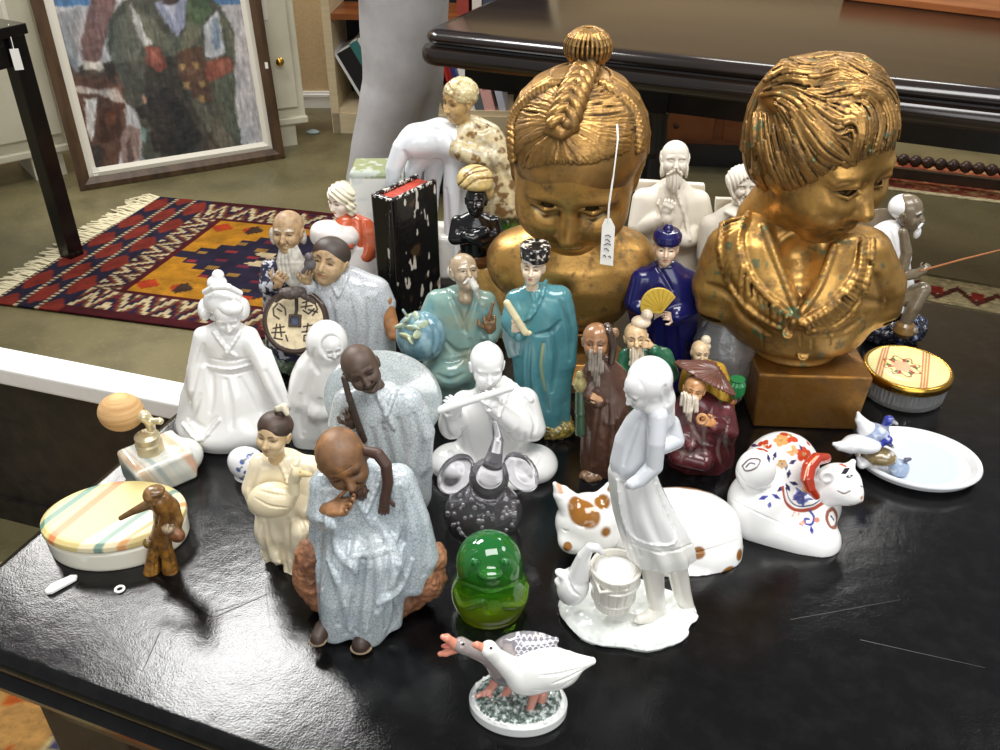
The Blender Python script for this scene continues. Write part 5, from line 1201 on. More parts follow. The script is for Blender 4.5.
def hooded():
    f = Fig('hooded_figure', 'plain white porcelain hooded robed figure half hidden behind the laughing monk', 'figurine', 328, 436)
    s = f.S(); s.c = WH; s.kk = 4
    s.loft([(328, 440, 0, 36, 26), (326, 425, 0, 38, 27), (322, 400, 0, 36, 25), (322, 380, 0, 33, 23), (324, 362, 0, 28, 20), (326, 350, 0, 19, 17)], folds=[(6, 1.6, .2, 0, 1)], rd=4)
    s.ell((327, 343, 0), (21, 21, 24), k=6); s.ell((332, 347, -17), (11, 10, 14), k=3, mode='s')
    s.ch([(304, 378, -2, 11), (303, 400, -10, 11), (318, 412, -20, 9)], k=6); s.ch([(345, 378, -2, 11), (348, 400, -10, 11), (334, 412, -20, 9)], k=6)
    for a in ([(312, 370), (306, 395), (304, 430)], [(320, 400), (318, 420), (316, 445)], [(330, 415), (332, 432), (330, 448)], [(314, 350), (312, 362), (318, 372)], [(300, 395), (299, 415), (302, 436)]): s.trace(a, 2, n=7, k=4, mode='s')
    B = s.build('figure', M['porc'], .9)
    s = f.S(); head(s, (332, 347, -8), 14.5, yaw=20, pitch=6, c=WH, eyes='closed', iris=None, neck=True); s.build('head', M['porc'], .55, floor=None)
hooded()
def flute_player():
    f = Fig('flute_player', 'white porcelain seated monk playing a transverse flute, cross-legged', 'figurine', 496, 464)
    s = f.S(); s.c = WH; s.kk = 5
    s.ell((496, 462, 2), (50, 34, 14), k=4); s.ell((454, 462, -10), (24, 24, 17), k=8); s.ell((534, 464, -10), (24, 25, 17), k=8)
    s.ch([(460, 472, -24, 11), (490, 480, -32, 11), (516, 484, -34, 7)], k=7); s.ell((524, 486, -34), (9, 6, 5), (0, 0, 20), k=3)
    s.loft([(494, 462, 4, 40, 28), (494, 440, 4, 37, 26), (494, 420, 4, 38, 24), (495, 402, 4, 34, 20), (494, 390, 3, 20, 15), (492, 382, 0, 11, 11)], rd=4)
    s.ch([(465, 404, 2, 14), (452, 424, -10, 13), (452, 412, -22, 10), (455, 405, -26, 8)], k=6); s.ch([(524, 402, 2, 15), (532, 428, -8, 14), (512, 422, -22, 11), (492, 406, -28, 8)], k=6)
    s.ell((452, 424, -18), (13, 12, 17), k=6); s.ell((522, 428, -16), (14, 12, 15), k=6)
    s.trace([(504, 378), (518, 388), (531, 400)], 2.4, n=6, k=2); s.trace([(480, 390), (490, 415), (496, 435)], 1.8, n=6, k=1.5); s.trace([(508, 392), (500, 412), (496, 430)], 1.8, n=6, k=1.5)
    for a in ([(462, 430), (470, 450), (476, 466)], [(524, 435), (516, 455), (508, 470)], [(450, 452), (462, 462), (470, 474)], [(540, 455), (530, 470), (518, 480)], [(528, 405), (536, 424), (532, 440)], [(444, 420), (446, 432), (454, 440)]): s.trace(a, 2.2, n=7, k=4, mode='s')
    s.build('figure', M['porc'], .85)
    s = f.S(); hand(s, (458, 412, -26), (446, 396, -32), (.4, -.7, .5), 45, 1, WH, w=1.2); s.build('hand', M['porc'], .55, floor=None)
    s = f.S(); hand(s, (496, 406, -30), (480, 392, -36), (.2, -.8, .6), 55, -1, WH, w=1.2); s.build('hand', M['porc'], .55, floor=None)
    s = f.S(); s.c = WH; s.ch([(440, 410, -33, 4.2), (511, 388, -31, 3.6)], k=.5); s.build('flute', M['porc'], .6, floor=None)
    s = f.S(); head(s, (487, 366, -6), 23.5, yaw=10, pitch=5, roll=3, c=WH, eyes='closed', iris=None, ear=1.0, cheek=1.1); s.frame((487, 366, -6), (5, 3, 10), 23.5); s.ell((0, .15, .98), (.24, .24, .16), k=.1); s.off(); s.build('head', M['porc'], .6, floor=None)
flute_player()

def elephant():
    f = Fig('glass_elephant', 'clear bubbled glass elephant with raised trunk standing behind the green glass chick', 'paperweight', 484, 526)
    s = f.S(); s.c = (250, 250, 252); s.kk = 5
    s.ell((483, 512, 0), (39, 34, 34)); s.ell((483, 526, 0), (34, 30, 12)); s.ell((489, 478, -4), (20, 22, 20), k=8)
    s.ch([(490, 474, -18, 13), (494, 458, -22, 8.5), (498, 440, -20, 5.5), (495, 423, -14, 2.8)], k=5)
    s.ell((456, 474, 0), (21, 6, 24), (0, 14, 30), k=2); s.ell((521, 472, 0), (20, 6, 24), (0, -14, -30), k=2)
    s.ell((453, 474, -9), (13, 5, 16), (0, 14, 30), k=2, mode='s'); s.ell((524, 472, -9), (12, 5, 16), (0, -14, -30), k=2, mode='s')
    r = np.random.default_rng(4)
    for i in range(80):
        u = r.normal(size=3); u /= np.linalg.norm(u); q = f.p(483, 514, 0) + u * np.array([30, 25, 25]) * r.uniform(.75, 1.0)
        if q[2] > 6: s.ell((*q, 'L'), r.uniform(1.3, 2.5), k=.1, mode='s')
    s.build('body', M['clear'], .7)
elephant()

def chick():
    f = Fig('glass_chick', 'green and yellow glass chick paperweight with glossy rounded egg body', 'paperweight', 490, 606)
    s = f.S(); s.c = (34, 150, 50); s.kk = 8
    s.ell((490, 590, 0), (39, 37, 37)); s.ell((490, 604, 0), (33, 31, 14), k=4); s.ell((489, 561, -3), (33, 32, 31), k=20)
    s.ell((490, 575, -33), (11, 6, 4), (20, 0, 0), k=6); 
    for x in (475, 506): s.ell((x, 562, -28), (5, 4, 5), k=3)
    s.trace([(455, 590), (462, 606), (482, 602)], 2.4, n=8, k=3); s.trace([(527, 586), (522, 604), (506, 606)], 2.4, n=8, k=3); s.trace([(458, 580), (474, 586), (490, 590), (508, 586), (524, 578)], 1.6, n=9, k=3, mode='s')
    z0, z1 = 0, f.p(490, 530, 0)[2]
    def g(P, C):
        t = np.clip(P[:, 2] / z1, 0, 1)[:, None]; a, b, c = [np.array(lin(q), F32) for q in ((196, 214, 30), (70, 150, 24), (24, 140, 66))]
        return np.where(t < .45, a + (b - a) * (t / .45), b + (c - b) * ((t - .45) / .55))
    s.tint(g); s.trace([(455, 592), (462, 607), (482, 603)], 3, n=8, mode='p', c=(232, 232, 60), soft=1.5)
    s.build('body', M['tglass'], .8)
    s = f.S(); s.c = (210, 206, 40); s.ell((490, 592, 2), (12, 11, 15)); s.ell((490, 610, 0), (24, 22, 6), k=2); s.build('yellow_core', M['tglass'], 1.0)
chick()

def milkmaid():
    f = Fig('goose_girl', 'tall white porcelain girl in headscarf bending over bucket with a goose drinking', 'figurine', 627, 616)
    PG = (226, 230, 226)
    s = f.S(); s.c = PG; s.kk = 6
    s.lathe((0, 0, 0, 'L'), [(0, 0), (64, 0), (67, 5), (62, 9), (40, 11), (0, 11)], sy=.7, rt=(0, 0, -4), k=2, folds=[(5, 2.2, .4), (9, 1.2, 1)])
    s.ell((582, 610, 2), (22, 18, 8)); s.ell((640, 606, 14), (34, 16, 9)); s.disp(lambda P: vnoise3(P / 14, 5) * 2.5); s.build('rocky_base', M['porc'], .95)
    s = f.S(); s.c = (222, 218, 206); s.lathe((*f.p(613, 598, -6), 'L'), [(0, -6), (18, -6), (20, 4), (24.5, 40), (24.5, 43), (21.5, 43), (21, 36), (0, 35)], k=.5)
    for i in range(16):
        a = 2 * math.pi * i / 16; c0 = f.p(613, 598, -6); s.chL([c0 + [math.cos(a) * 18.7, math.sin(a) * 18.7, -4], c0 + [math.cos(a) * 24.8, math.sin(a) * 24.8, 41]], [.8, .8], k=.6, mode='s')
    for z, r in ((6, 20.6), (27, 23.4)): s.tor((*(f.p(613, 598, -6) + [0, 0, z]), 'L'), r, 1.2, k=.6, c=(206, 204, 196))
    s.ch([(590, 566, -6, 1.6), (600, 592, -28, 1.6), (626, 590, -28, 1.6), (638, 566, -8, 1.6)], k=1); s.build('bucket', M['porc'], .7, floor=None)
    s = f.S(); s.c = (246, 246, 246); s.ell((*(f.p(613, 598, -6) + [0, 0, 36]), 'L'), (21, 21, 2.5)); s.build('milk', M['porc'], .9, floor=None)
    s = f.S(); s.c = WH; s.kk = 4; s.ell((573, 586, -4), (16, 17, 22), (0, 10, 0)); s.ch([(579, 574, -6, 11), (584, 556, -8, 7), (590, 547, -10, 4.6), (597, 548, -11, 4.4), (602, 552, -12, 3)], k=3); s.ch([(602, 552, -12, 2.4), (609, 556, -12, 1.6)], k=1, c=(228, 222, 206))
    s.ell((562, 574, -2), (8, 6, 4), (0, 30, 0), k=3); s.ell((561, 582, -2), (7, 6, 4), (0, 20, 0), k=3); s.trace([(566, 574), (572, 590), (580, 596)], 1.2, n=6, k=2, mode='s'); s.build('goose', M['porc'], .65, floor=None)
    s = f.S(); s.c = (228, 224, 214); s.kk = 3
    s.ch([(652, 560, -6, 12), (655, 592, -6, 9.5), (658, 614, -4, 7)], k=3); s.ch([(658, 611, -4, 7), (648, 617, -14, 6.5), (639, 619, -20, 5)], k=3)
    s.ch([(676, 562, 6, 11), (682, 592, 8, 9), (688, 610, 8, 7)], k=3); s.ch([(688, 610, 8, 7), (682, 616, -2, 6)], k=3)
    for i in range(4): s.ell((635 + i * 3, 620.5 + (i % 2), -22 + i * 1.0), (1.8, 2.4, 2), k=.5)
    s.build('legs', M['porc'], .75, floor=None)
    s = f.S(); s.c = WH; s.kk = 5
    s.loft([(662, 557, 0, 33, 24), (660, 547, 0, 34, 25), (652, 528, 0, 33, 24), (643, 508, 0, 30, 23), (635, 485, 0, 26, 20), (632, 470, 0, 24, 18), (632, 462, 0, 21, 16)], folds=[(9, 1.5, .2, .3, .8)], rd=3)
    for a in ([(622, 484), (628, 520), (640, 556)], [(640, 480), (650, 520), (664, 552)], [(655, 482), (668, 515), (682, 545)]): s.trace(a, 2, n=8, k=4, mode='s')
    s.trace([(630, 543), (655, 552), (678, 550), (693, 543)], 1.2, n=10, k=1.5, mode='s')
    s.trace([(617, 480), (622, 515), (632, 536), (655, 545), (676, 541), (668, 515), (656, 484)], 1.1, n=20, k=1.5)
    zl = f.p(660, 548, -22)[2]; s.tint(lambda P, C: np.where((P[:, 2] < zl)[:, None], np.array(lin((226, 226, 220)), F32), C)); s.build('skirt', M['porc'], .85, floor=None)
    GR = (208, 212, 217); s = f.S(); s.c = GR; s.kk = 5
    s.loft([(633, 474, 0, 24, 18), (634, 460, 0, 24, 18), (641, 438, 2, 26, 18), (650, 420, 2, 25, 17), (655, 408, 2, 18, 14), (655, 400, 2, 10, 10)], rd=4)
    s.ch([(658, 416, -12, 10.5), (656, 442, -20, 9.5), (654, 466, -22, 9), (640, 480, -26, 7.5), (632, 484, -28, 6)], k=4); s.ch([(670, 424, 6, 10), (675, 440, 2, 9.5), (664, 446, -10, 8)], k=4)
    for a in ([(640, 420), (630, 445), (624, 465)], [(648, 428), (646, 450), (645, 468)]): s.trace(a, 1.6, n=7, k=3, mode='s')
    hand(s, (636, 482, -28), (622, 489, -30), (0, -.8, .6), 30, 1, (226, 226, 226)); s.build('blouse', M['porc'], .75, floor=None)
    s = f.S(); head(s, (641, 389, -4), 22, yaw=-62, pitch=22, c=(222, 222, 222), eyes='open', iris=(150, 140, 140), ear=0, neck=True); H = s.build('head', M['porc'], .6, floor=None)
    s = f.S(); s.c = (240, 240, 240); s.kk = 4; s.ell((650, 379, 0), (23, 22, 24)); s.ell((656, 394, 3), (17, 18, 22), k=6); s.ch([(662, 400, 2, 13), (667, 422, 4, 8), (670, 440, 6, 4)], k=6); s.ell((652, 404, -4), (12, 13, 10), k=5)
    s.frame((641, 389, -4), (22, 0, -62), 22); s.ell((0, -.92, -.2), (.55, .5, .75), k=.12, mode='s'); s.off()
    s.trace([(650, 362), (662, 382), (668, 404)], 1.2, n=7, k=4, mode='s')
    s.build('headscarf', M['porc'], .7, parent=H, floor=None)
milkmaid()

def gold_cat():
    f = Fig('cat_box', 'white porcelain sleeping cat box with gold patches, behind the goose girl', 'box', 664, 545)
    GD = (142, 92, 30)
    def gold(s):
        cc = np.array(lin(GD), F32)
        return s
    s = f.S(); s.c = (242, 242, 240); s.kk = 8
    s.ell((678, 528, 4), (62, 40, 42)); s.ell((640, 528, 2), (44, 38, 36)); s.ell((700, 545, -4), (42, 36, 30)); s.ell((705, 560, -16), (34, 22, 16)); s.ch([(735, 555, 0, 15), (700, 575, -34, 12), (650, 566, -34, 10)], k=6)
    s.trace([(664, 512), (680, 524), (705, 526), (726, 512)], 1.0, n=14, k=1.2, mode='s')
    s.trace([(622, 545), (660, 556), (700, 552), (738, 540)], .9, n=16, k=1, mode='s')
    for q, r in (((688, 480), 17), ((672, 478), 12), ((702, 484), 11)): s.trace([q], r, n=1, mode='p', c=GD, soft=5)
    for q, r in (((698, 553), 7), ((728, 574), 9), ((622, 500), 8), ((740, 555), 6)): s.trace([q], r, n=1, mode='p', c=GD, soft=2)
    B = s.build('body', M['goldtrim'], .95)
    s = f.S(); s.c = (242, 242, 240); s.kk = 5
    s.ell((589, 522, -8), (34, 28, 31)); s.ell((574, 541, -24), (16, 14, 12), k=7); s.ell((600, 538, -22), (18, 15, 14), k=7); s.ell((568, 547, -34), (4.5, 4, 4), k=2)
    s.ch([(570, 504, -6, 13), (562, 494, -5, 9), (555, 484, -4, 2.5)], k=4); s.ch([(606, 500, -2, 13), (612, 490, 0, 9), (617, 480, 2, 2.5)], k=4); s.ell((560, 492, -15), (4.5, 5, 8), (0, -28, 0), k=3, mode='s'); s.ell((612, 489, -10), (4.5, 5, 8), (0, 28, 0), k=3, mode='s')
    s.trace([(574, 523), (582, 527), (591, 524)], .9, n=6, k=.8, mode='s'); s.trace([(561, 528), (565, 531), (569, 530)], .9, n=5, k=.8, mode='s'); s.trace([(564, 553), (570, 553), (578, 549)], .9, n=6, k=.8, mode='s')
    for q, r in (((582, 512), 13), ((589, 517), 11), ((577, 505), 9), ((606, 532), 5), ((602, 502), 8)): s.trace([q], r, n=1, mode='p', c=GD, soft=3)
    s.trace([(567, 547)], 5, n=1, mode='p', c=GD, soft=1); s.trace([(561, 491), (558, 482)], 3, n=4, mode='p', c=(206, 160, 130), soft=2); s.trace([(610, 489), (613, 481)], 3, n=4, mode='p', c=GD, soft=2)
    s.build('head', M['goldtrim'], .8, floor=None)
gold_cat()

def geese():
    f = Fig('geese_pair', 'porcelain pair of geese, one white one grey, on a round grassy base in front', 'figurine', 518, 708)
    s = f.S(); s.c = (226, 228, 226); s.kk = 1; s.lathe((0, 0, 0, 'L'), [(0, 0), (47, 0), (49, 3), (49, 13), (46, 16), (0, 16)], sy=.72, rt=(0, 0, -6))
    s.lathe((0, 0, 0, 'L'), [(0, 15), (43, 15), (40, 18.5), (0, 19.5)], sy=.72, rt=(0, 0, -6), c=(122, 138, 132)); s.disp(lambda P: np.where(P[:, 2] > 16, vnoise3(P / 3.2, 2) * 2.6, 0))
    def gr(P, C):
        n = vnoise3(P / 3.5, 3)[:, None]; top = ((P[:, 2] > 15.5) & (P[:, 0] ** 2 + (P[:, 1] / .72) ** 2 < 43 ** 2))[:, None]; return np.where(top, np.where(n > .08, np.array(lin((74, 90, 84)), F32), np.where(n < -.15, np.array(lin((196, 204, 200)), F32), C)), C)
    s.tint(gr); s.build('grassy_base', M['goldtrim'], .7)
    def goose(name, c, hc, pts, body, tail, beak, legs, lab, openb=0, wing=None):
        s = f.S(); s.c = c; s.kk = 4
        for q, r, rt in body: s.ell(q, r, rt, k=8)
        s.ch(pts, k=5, c=hc); s.ch(tail, k=5)
        for w_ in wing or []: s.trace(w_, 1, n=9, k=1.5, mode='s')
        hq = pts[-1]; s.trace([(hq[0] + 2, hq[1] - 1)], 1.6, n=1, mode='p', c=(30, 26, 26), soft=.5)
        return s
    s = goose('g', (120, 116, 120), (150, 140, 138), [(505, 668, 6, 15), (488, 655, 2, 10), (470, 649, -2, 7.5), (461, 645, -3, 8.2)], [((524, 650, 8), (34, 18, 19), (0, -6, 0)), ((508, 668, 6), (20, 16, 20), None)], [(545, 645, 8, 10), (556, 640, 8, 3)], None, None, None)
    def scal(P, C):
        q = f.p(530, 645, 0); a = (P[:, 0] - q[0]) / 5.5; b = (P[:, 2] - q[2] + P[:, 1] * .5) / 4.0; row = np.floor(b); u = (a + row * .5) % 1 - .5; v = b - row
        e = np.abs(np.sqrt((u * 1.7) ** 2 + v ** 2) - .75) < .14; w = e & (P[:, 0] > q[0] - 14); return np.where(w[:, None], np.array(lin((214, 214, 216)), F32), np.where((P[:, 0] > q[0] - 14)[:, None], np.array(lin((124, 122, 130)), F32), C))
    s.tint(scal); s.noise(9, (176, 166, 160), .1, .4, .5, 4)
    G = s.build('grey_goose', M['porc'], .7, floor=None)
    PK = (214, 140, 116)
    s = f.S(); s.c = PK; s.kk = 2; s.ch([(456, 645, -3, 5.5), (447, 638, -4, 4), (443, 637, -4, 3)], k=2); s.ch([(456, 649, -3, 4.5), (446, 653, -4, 3.4), (440, 654, -4, 2.6)], k=2); s.ell((446, 646, -4), (5, 3, 2), k=1, c=(196, 104, 90)); s.build('beak', M['porc'], .55, parent=G, floor=None)
    for k, (a, b) in enumerate((((497, 678, 4), (490, 690, 0)), ((512, 684, 6), (504, 696, 2)))):
        s = f.S(); s.c = (206, 142, 124); s.kk = 2; s.ch([(*a, 5), (*b, 3.6)], k=2)
        for dx in (-7, 0, 6): s.ch([(*b, 3.2), (b[0] - 6 + dx, b[1] + 5 + abs(dx) * .2, b[2] - 6, 2.0)], k=2)
        s.build('leg', M['porc'], .55, parent=G, floor=None)
    W = (240, 240, 236)
    s = goose('w', W, W, [(522, 676, -8, 16), (506, 664, -12, 10.5), (496, 656, -14, 8.2), (489, 649, -15, 8.8)], [((545, 668, -6), (36, 21, 24), (0, 6, 0)), ((528, 676, -8), (22, 18, 20), None)], [(572, 664, -4, 12), (592, 661, -2, 4)], None, None, None, wing=[[(528, 660), (548, 656), (570, 660), (590, 662)], [(540, 676), (560, 674), (582, 668)], [(552, 684), (568, 678), (586, 668)], [(534, 690), (556, 690), (572, 680)]])
    G = s.build('white_goose', M['porc'], .7, floor=None)
    s = f.S(); s.c = PK; s.ch([(484, 648, -15, 5), (477, 645, -16, 3.4), (474, 645, -16, 2.4)], k=2); s.build('beak', M['porc'], .55, parent=G, floor=None)
    for k, (a, b) in enumerate((((535, 692, -10), (530, 710, -14)), ((543, 694, -4), (540, 706, -8)))):
        s = f.S(); s.c = (214, 150, 132); s.kk = 2; s.ch([(*a, 5), (*b, 3.6)], k=2)
        for dx in (-6, 0, 7): s.ch([(*b, 3.2), (b[0] - 5 + dx, b[1] + 6, b[2] - 4, 2.2)], k=2)
        s.build('leg', M['porc'], .55, parent=G, floor=None)
geese()

def teal_man():
    T = (78, 136, 144); SK = (226, 204, 176)
    f = Fig('teal_robed_scholar', 'standing scholar in turquoise glazed robe and black hat, cream scroll in hand', 'figurine', 546, 428)
    s = f.S(); s.c = (150, 130, 62); s.ell((0, 0, 8, 'L'), (26, 20, 11)); s.ell((8, -8, 6, 'L'), (20, 14, 10)); s.disp(lambda P: vnoise3(P / 5, 3) * 4); s.noise(6, (82, 84, 40), 0, .3, .8); s.recess(3, (60, 52, 30), .7); s.build('rock_base', M['mud'], .75)
    s = f.S(); s.c = T; s.kk = 5
    s.loft([(546, 426, 0, 23, 17), (545, 405, 0, 25, 19), (543, 380, 0, 28, 20), (542, 350, 0, 30, 21), (541, 322, 0, 31, 20), (541, 304, 0, 30, 18), (539, 292, 0, 23, 14), (536, 284, 0, 10, 9)], folds=[(7, 1.2, .1, .3, .4)], rd=4)
    s.ch([(559, 298, 0, 13), (566, 330, -2, 12), (564, 362, -4, 12), (558, 390, -4, 8)], k=7); s.ch([(516, 300, 0, 11), (512, 322, -8, 11), (518, 334, -18, 8)], k=6); s.fan([(507, 316, -4), (520, 326, -16), (520, 352, -10), (511, 356, -2), (505, 336, 0)], 4, k=5, c=(150, 176, 180))
    s.trace([(526, 282), (534, 300), (528, 318)], 1.6, n=7, k=1.5); s.trace([(546, 281), (541, 298), (531, 316), (518, 322)], 1.8, n=8, k=1.5)
    for a in ([(543, 344), (540, 370), (544, 395), (548, 410)], [(530, 345), (528, 380), (532, 410)], [(552, 330), (556, 360), (552, 392)], [(560, 300), (570, 330), (570, 360)], [(536, 335), (550, 332), (560, 322)], [(514, 330), (512, 345), (514, 354)]): s.trace(a, 1.8, n=8, k=3.5, mode='s')
    s.trace([(543, 344), (541, 366), (545, 390)], 1.4, n=8, mode='p', c=(160, 170, 120), soft=1)
    s.noise(16, (98, 158, 164), 0, .4, .6, 3); s.recess(4, (34, 84, 92), .6); s.build('robe', M['glaze'], .75, floor=None)
    s = f.S(); hand(s, (514, 330, -20), (524, 322, -26), (0, -.8, .5), 50, 1, SK, w=1.3); s.build('hand', M['glaze'], .45, floor=None)
    s = f.S(); s.c = (226, 214, 172); s.ch([(507, 303, -24, 3.6), (516, 318, -25, 3.8), (525, 332, -24, 3.6)], k=.8); s.ell((527, 333, -23), (5, 3, 3), k=1); s.build('scroll', M['glaze'], .5, floor=None)
    s = f.S(); head(s, (533, 268, -3), 16.5, yaw=-12, pitch=-12, c=SK, brow=(70, 54, 44), lip=(176, 100, 84), iris=(50, 40, 36), fat=.98); H = s.build('head', M['glaze'], .5, floor=None)
    s = f.S(); s.c = (24, 24, 26); c = f.p(535, 258, -1); s.lathe((*c, 'L'), [(0, -1), (12.8, -1), (13.4, 4), (13.8, 12), (12.5, 13.5), (0, 14)], k=.4); s.noise(3.2, (226, 220, 206), .16, .26, .9, 5); s.build('hat', M['glaze'], .55, parent=H, floor=None)
teal_man()

def blue_man():
    B = (26, 28, 90); SK = (226, 196, 168)
    f = Fig('blue_robed_man', 'man in deep cobalt blue robe and cap holding a yellow folding fan', 'figurine', 663, 384)
    s = f.S(); s.c = B; s.kk = 5
    s.loft([(663, 384, 0, 28, 20), (663, 360, 0, 29, 20), (663, 335, 0, 31, 21), (664, 310, 0, 32, 21), (664, 290, 0, 32, 20), (665, 276, 0, 29, 17), (666, 266, 0, 18, 13), (667, 260, 0, 9, 9)], folds=[(8, 1.2, .1, .3, .4)], rd=4)
    s.ch([(640, 278, 0, 11), (635, 302, -6, 11), (648, 314, -20, 8)], k=6); s.ch([(688, 280, 0, 11), (692, 306, -6, 11), (676, 316, -20, 8)], k=6); s.fan([(630, 300, -4), (646, 308, -18), (650, 330, -16), (634, 340, -4)], 3.5, k=5); s.fan([(696, 300, -4), (678, 310, -18), (676, 332, -16), (694, 345, -4)], 3.5, k=5)
    for a in ([(652, 325), (652, 350), (650, 375)], [(664, 322), (664, 350), (664, 378)], [(676, 325), (678, 350), (680, 375)], [(642, 335), (640, 355), (638, 375)], [(688, 335), (690, 355), (690, 372)], [(655, 262), (664, 276), (672, 290)]): s.trace(a, 1.6, n=7, k=3, mode='s')
    s.recess(4, (14, 14, 60), .6); s.trace([(638, 306), (648, 300), (656, 298)], 1.2, n=6, mode='p', c=(190, 190, 220), soft=1); s.build('robe', M['glaze'], .75)
    for w_, t_ in (((652, 316, -22), (664, 309, -28)), ((674, 318, -22), (662, 314, -28))):
        s = f.S(); hand(s, w_, t_, (0, -.7, .6), 40, 1, SK, w=1.3); s.build('hand', M['glaze'], .45, floor=None)
    s = f.S(); s.c = (232, 196, 84); pv = (661, 312); pts = [(661, 313, -29)]
    for i in range(13):
        a = math.radians(198 - 168 * i / 12); pts.append((659 + 18.5 * math.cos(a), 306 - 18 * math.sin(a), -29))
    s.fan(pts, .8); 
    for i in range(9):
        a = math.radians(194 - 160 * i / 8); s.trace([(661, 311), (659 + 17 * math.cos(a), 306 - 16.5 * math.sin(a))], .4, n=6, mode='p', c=(200, 156, 50), soft=.6)
    s.build('folding_fan', M['glaze'], .5, floor=None)
    s = f.S(); head(s, (666, 249, -3), 16.5, yaw=-8, pitch=-12, c=SK, brow=(90, 60, 50), lip=(190, 110, 90), iris=(60, 44, 40)); H = s.build('head', M['glaze'], .5, floor=None)
    s = f.S(); s.c = B; c = f.p(667, 240, -2); s.lathe((*c, 'L'), [(0, -2), (12, -2), (13.2, 1), (13, 6), (10, 10), (0, 11)], k=1); s.ell((*(c + [0, 0, 12]), 'L'), (4.5, 4.5, 3.5), k=1.5); s.build('cap', M['glaze'], .5, parent=H, floor=None)
blue_man()

def mudman(name, label, base, robe_c, robe, head_a, arms=(), grooves=(), extra=None, folds=(7, 1.0, .2, .3, .6), dark=(50, 30, 26), hair=None, beard=None):
    f = Fig(name, label, 'figurine', *base)
    s = f.S(); s.c = robe_c; s.kk = 4; s.loft(robe, folds=[folds], rd=3)
    for a in arms: s.ch(a[0], k=5, c=a[1] if len(a) > 1 else None)
    for a in grooves: s.trace(a, 1.5, n=7, k=2.5, mode='s')
    s.noise(9, tuple(min(255, int(v * 1.35 + 18)) for v in robe_c), .05, .4, .5, 7); s.recess(3.5, dark, .7); s.build('robe', M['mud'], .7)
    q, h, yaw, pit, rol, skin = head_a
    s = f.S(); head(s, q, h, yaw, pit, rol, c=skin, brow=(90, 70, 56), iris=(40, 30, 24), wrinkle=1, nose=1.1); s.recess(2, tuple(int(v * .5) for v in skin), .7); H = s.build('head', M['mud'], .5, floor=None)
    if beard:
        s = f.S(); s.c = beard[1]; s.kk = 2
        for b in beard[0]: s.ch(b, k=2)
        s.disp(lambda P: np.sin(P[:, 0] * 2.4) * .45); s.recess(2, tuple(int(v * .6) for v in beard[1]), .6); s.build('beard', M['mud'], .5, parent=H, floor=None)
    if extra: extra(f, H)
    return f
SKM = (196, 150, 108)
def ex1(f, H):
    s = f.S(); s.c = (62, 46, 40); s.kk = 2; s.ell((607, 328, 0), (5, 5, 6)); s.ch([(609, 332, -6, 4), (613, 346, -8, 4.5), (611, 362, -8, 3.5)], k=3); s.ell((615, 333, -2), (4, 4, 6), c=(150, 112, 80)); s.build('cloth_cap', M['mud'], .55, parent=H, floor=None)
    s = f.S(); s.c = (150, 140, 90); s.kk = 2; s.ell((580, 384, -12), (7, 7, 9)); s.ell((580, 375, -12), (4, 4, 5)); s.ch([(580, 392, -12, 5, ), (580, 412, -12, 5), (580, 432, -12, 5.2)], k=1.5, c=(60, 86, 66)); s.recess(2.5, (60, 60, 34), .7); s.build('lotus_bud_staff', M['glaze'], .55, floor=None)
    s = f.S(); hand(s, (600, 400, -18), (588, 394, -20), (0, -.8, .4), 50, 1, SKM); s.build('hand', M['mud'], .45, floor=None)
    s = f.S(); s.c = (120, 92, 66); s.ell((591, 476, -10), (12, 9, 7)); s.ell((612, 476, -6), (11, 9, 6)); s.disp(lambda P: vnoise3(P / 4, 3) * 2); s.build('rock_base', M['mud'], .7)
mudman('tall_brown_elder', 'tall brown glazed elder with domed forehead and long grey beard, green lotus staff', (602, 470), (82, 56, 44),
       [(602, 474, 0, 20, 14), (603, 455, 0, 23, 16), (605, 430, 0, 24, 17), (606, 405, 0, 25, 17), (606, 380, 0, 23, 15), (603, 365, 0, 18, 12), (600, 356, 0, 9, 8)], ((596, 342, -4), 19, -10, -14, -3, (156, 112, 76)),
       arms=[([(618, 376, 0, 9), (622, 400, -6, 9), (612, 420, -12, 7)],), ([(590, 374, 0, 8), (588, 392, -10, 8), (598, 402, -16, 6)],)],
       grooves=[[(600, 400), (596, 430), (592, 465)], [(608, 405), (608, 435), (606, 470)], [(616, 410), (618, 440), (614, 468)], [(588, 400), (586, 430), (586, 460)]], extra=ex1, beard=([[(592, 352, -16, 4), (594, 368, -18, 5), (598, 384, -18, 2.5)], [(598, 352, -16, 4), (600, 370, -18, 4)]], (150, 140, 128)))
def ex2(f, H):
    s = f.S(); s.c = (226, 206, 178); s.ell((647, 315, 0), (6, 6, 6)); s.ell((641, 322, 0), (10, 9, 6), k=3); s.build('topknot', M['mud'], .55, parent=H, floor=None)
    s = f.S(); hand(s, (652, 346, -14), (640, 344, -20), (0, -.8, .4), 50, -1, (222, 186, 140)); s.build('hand', M['mud'], .45, floor=None)
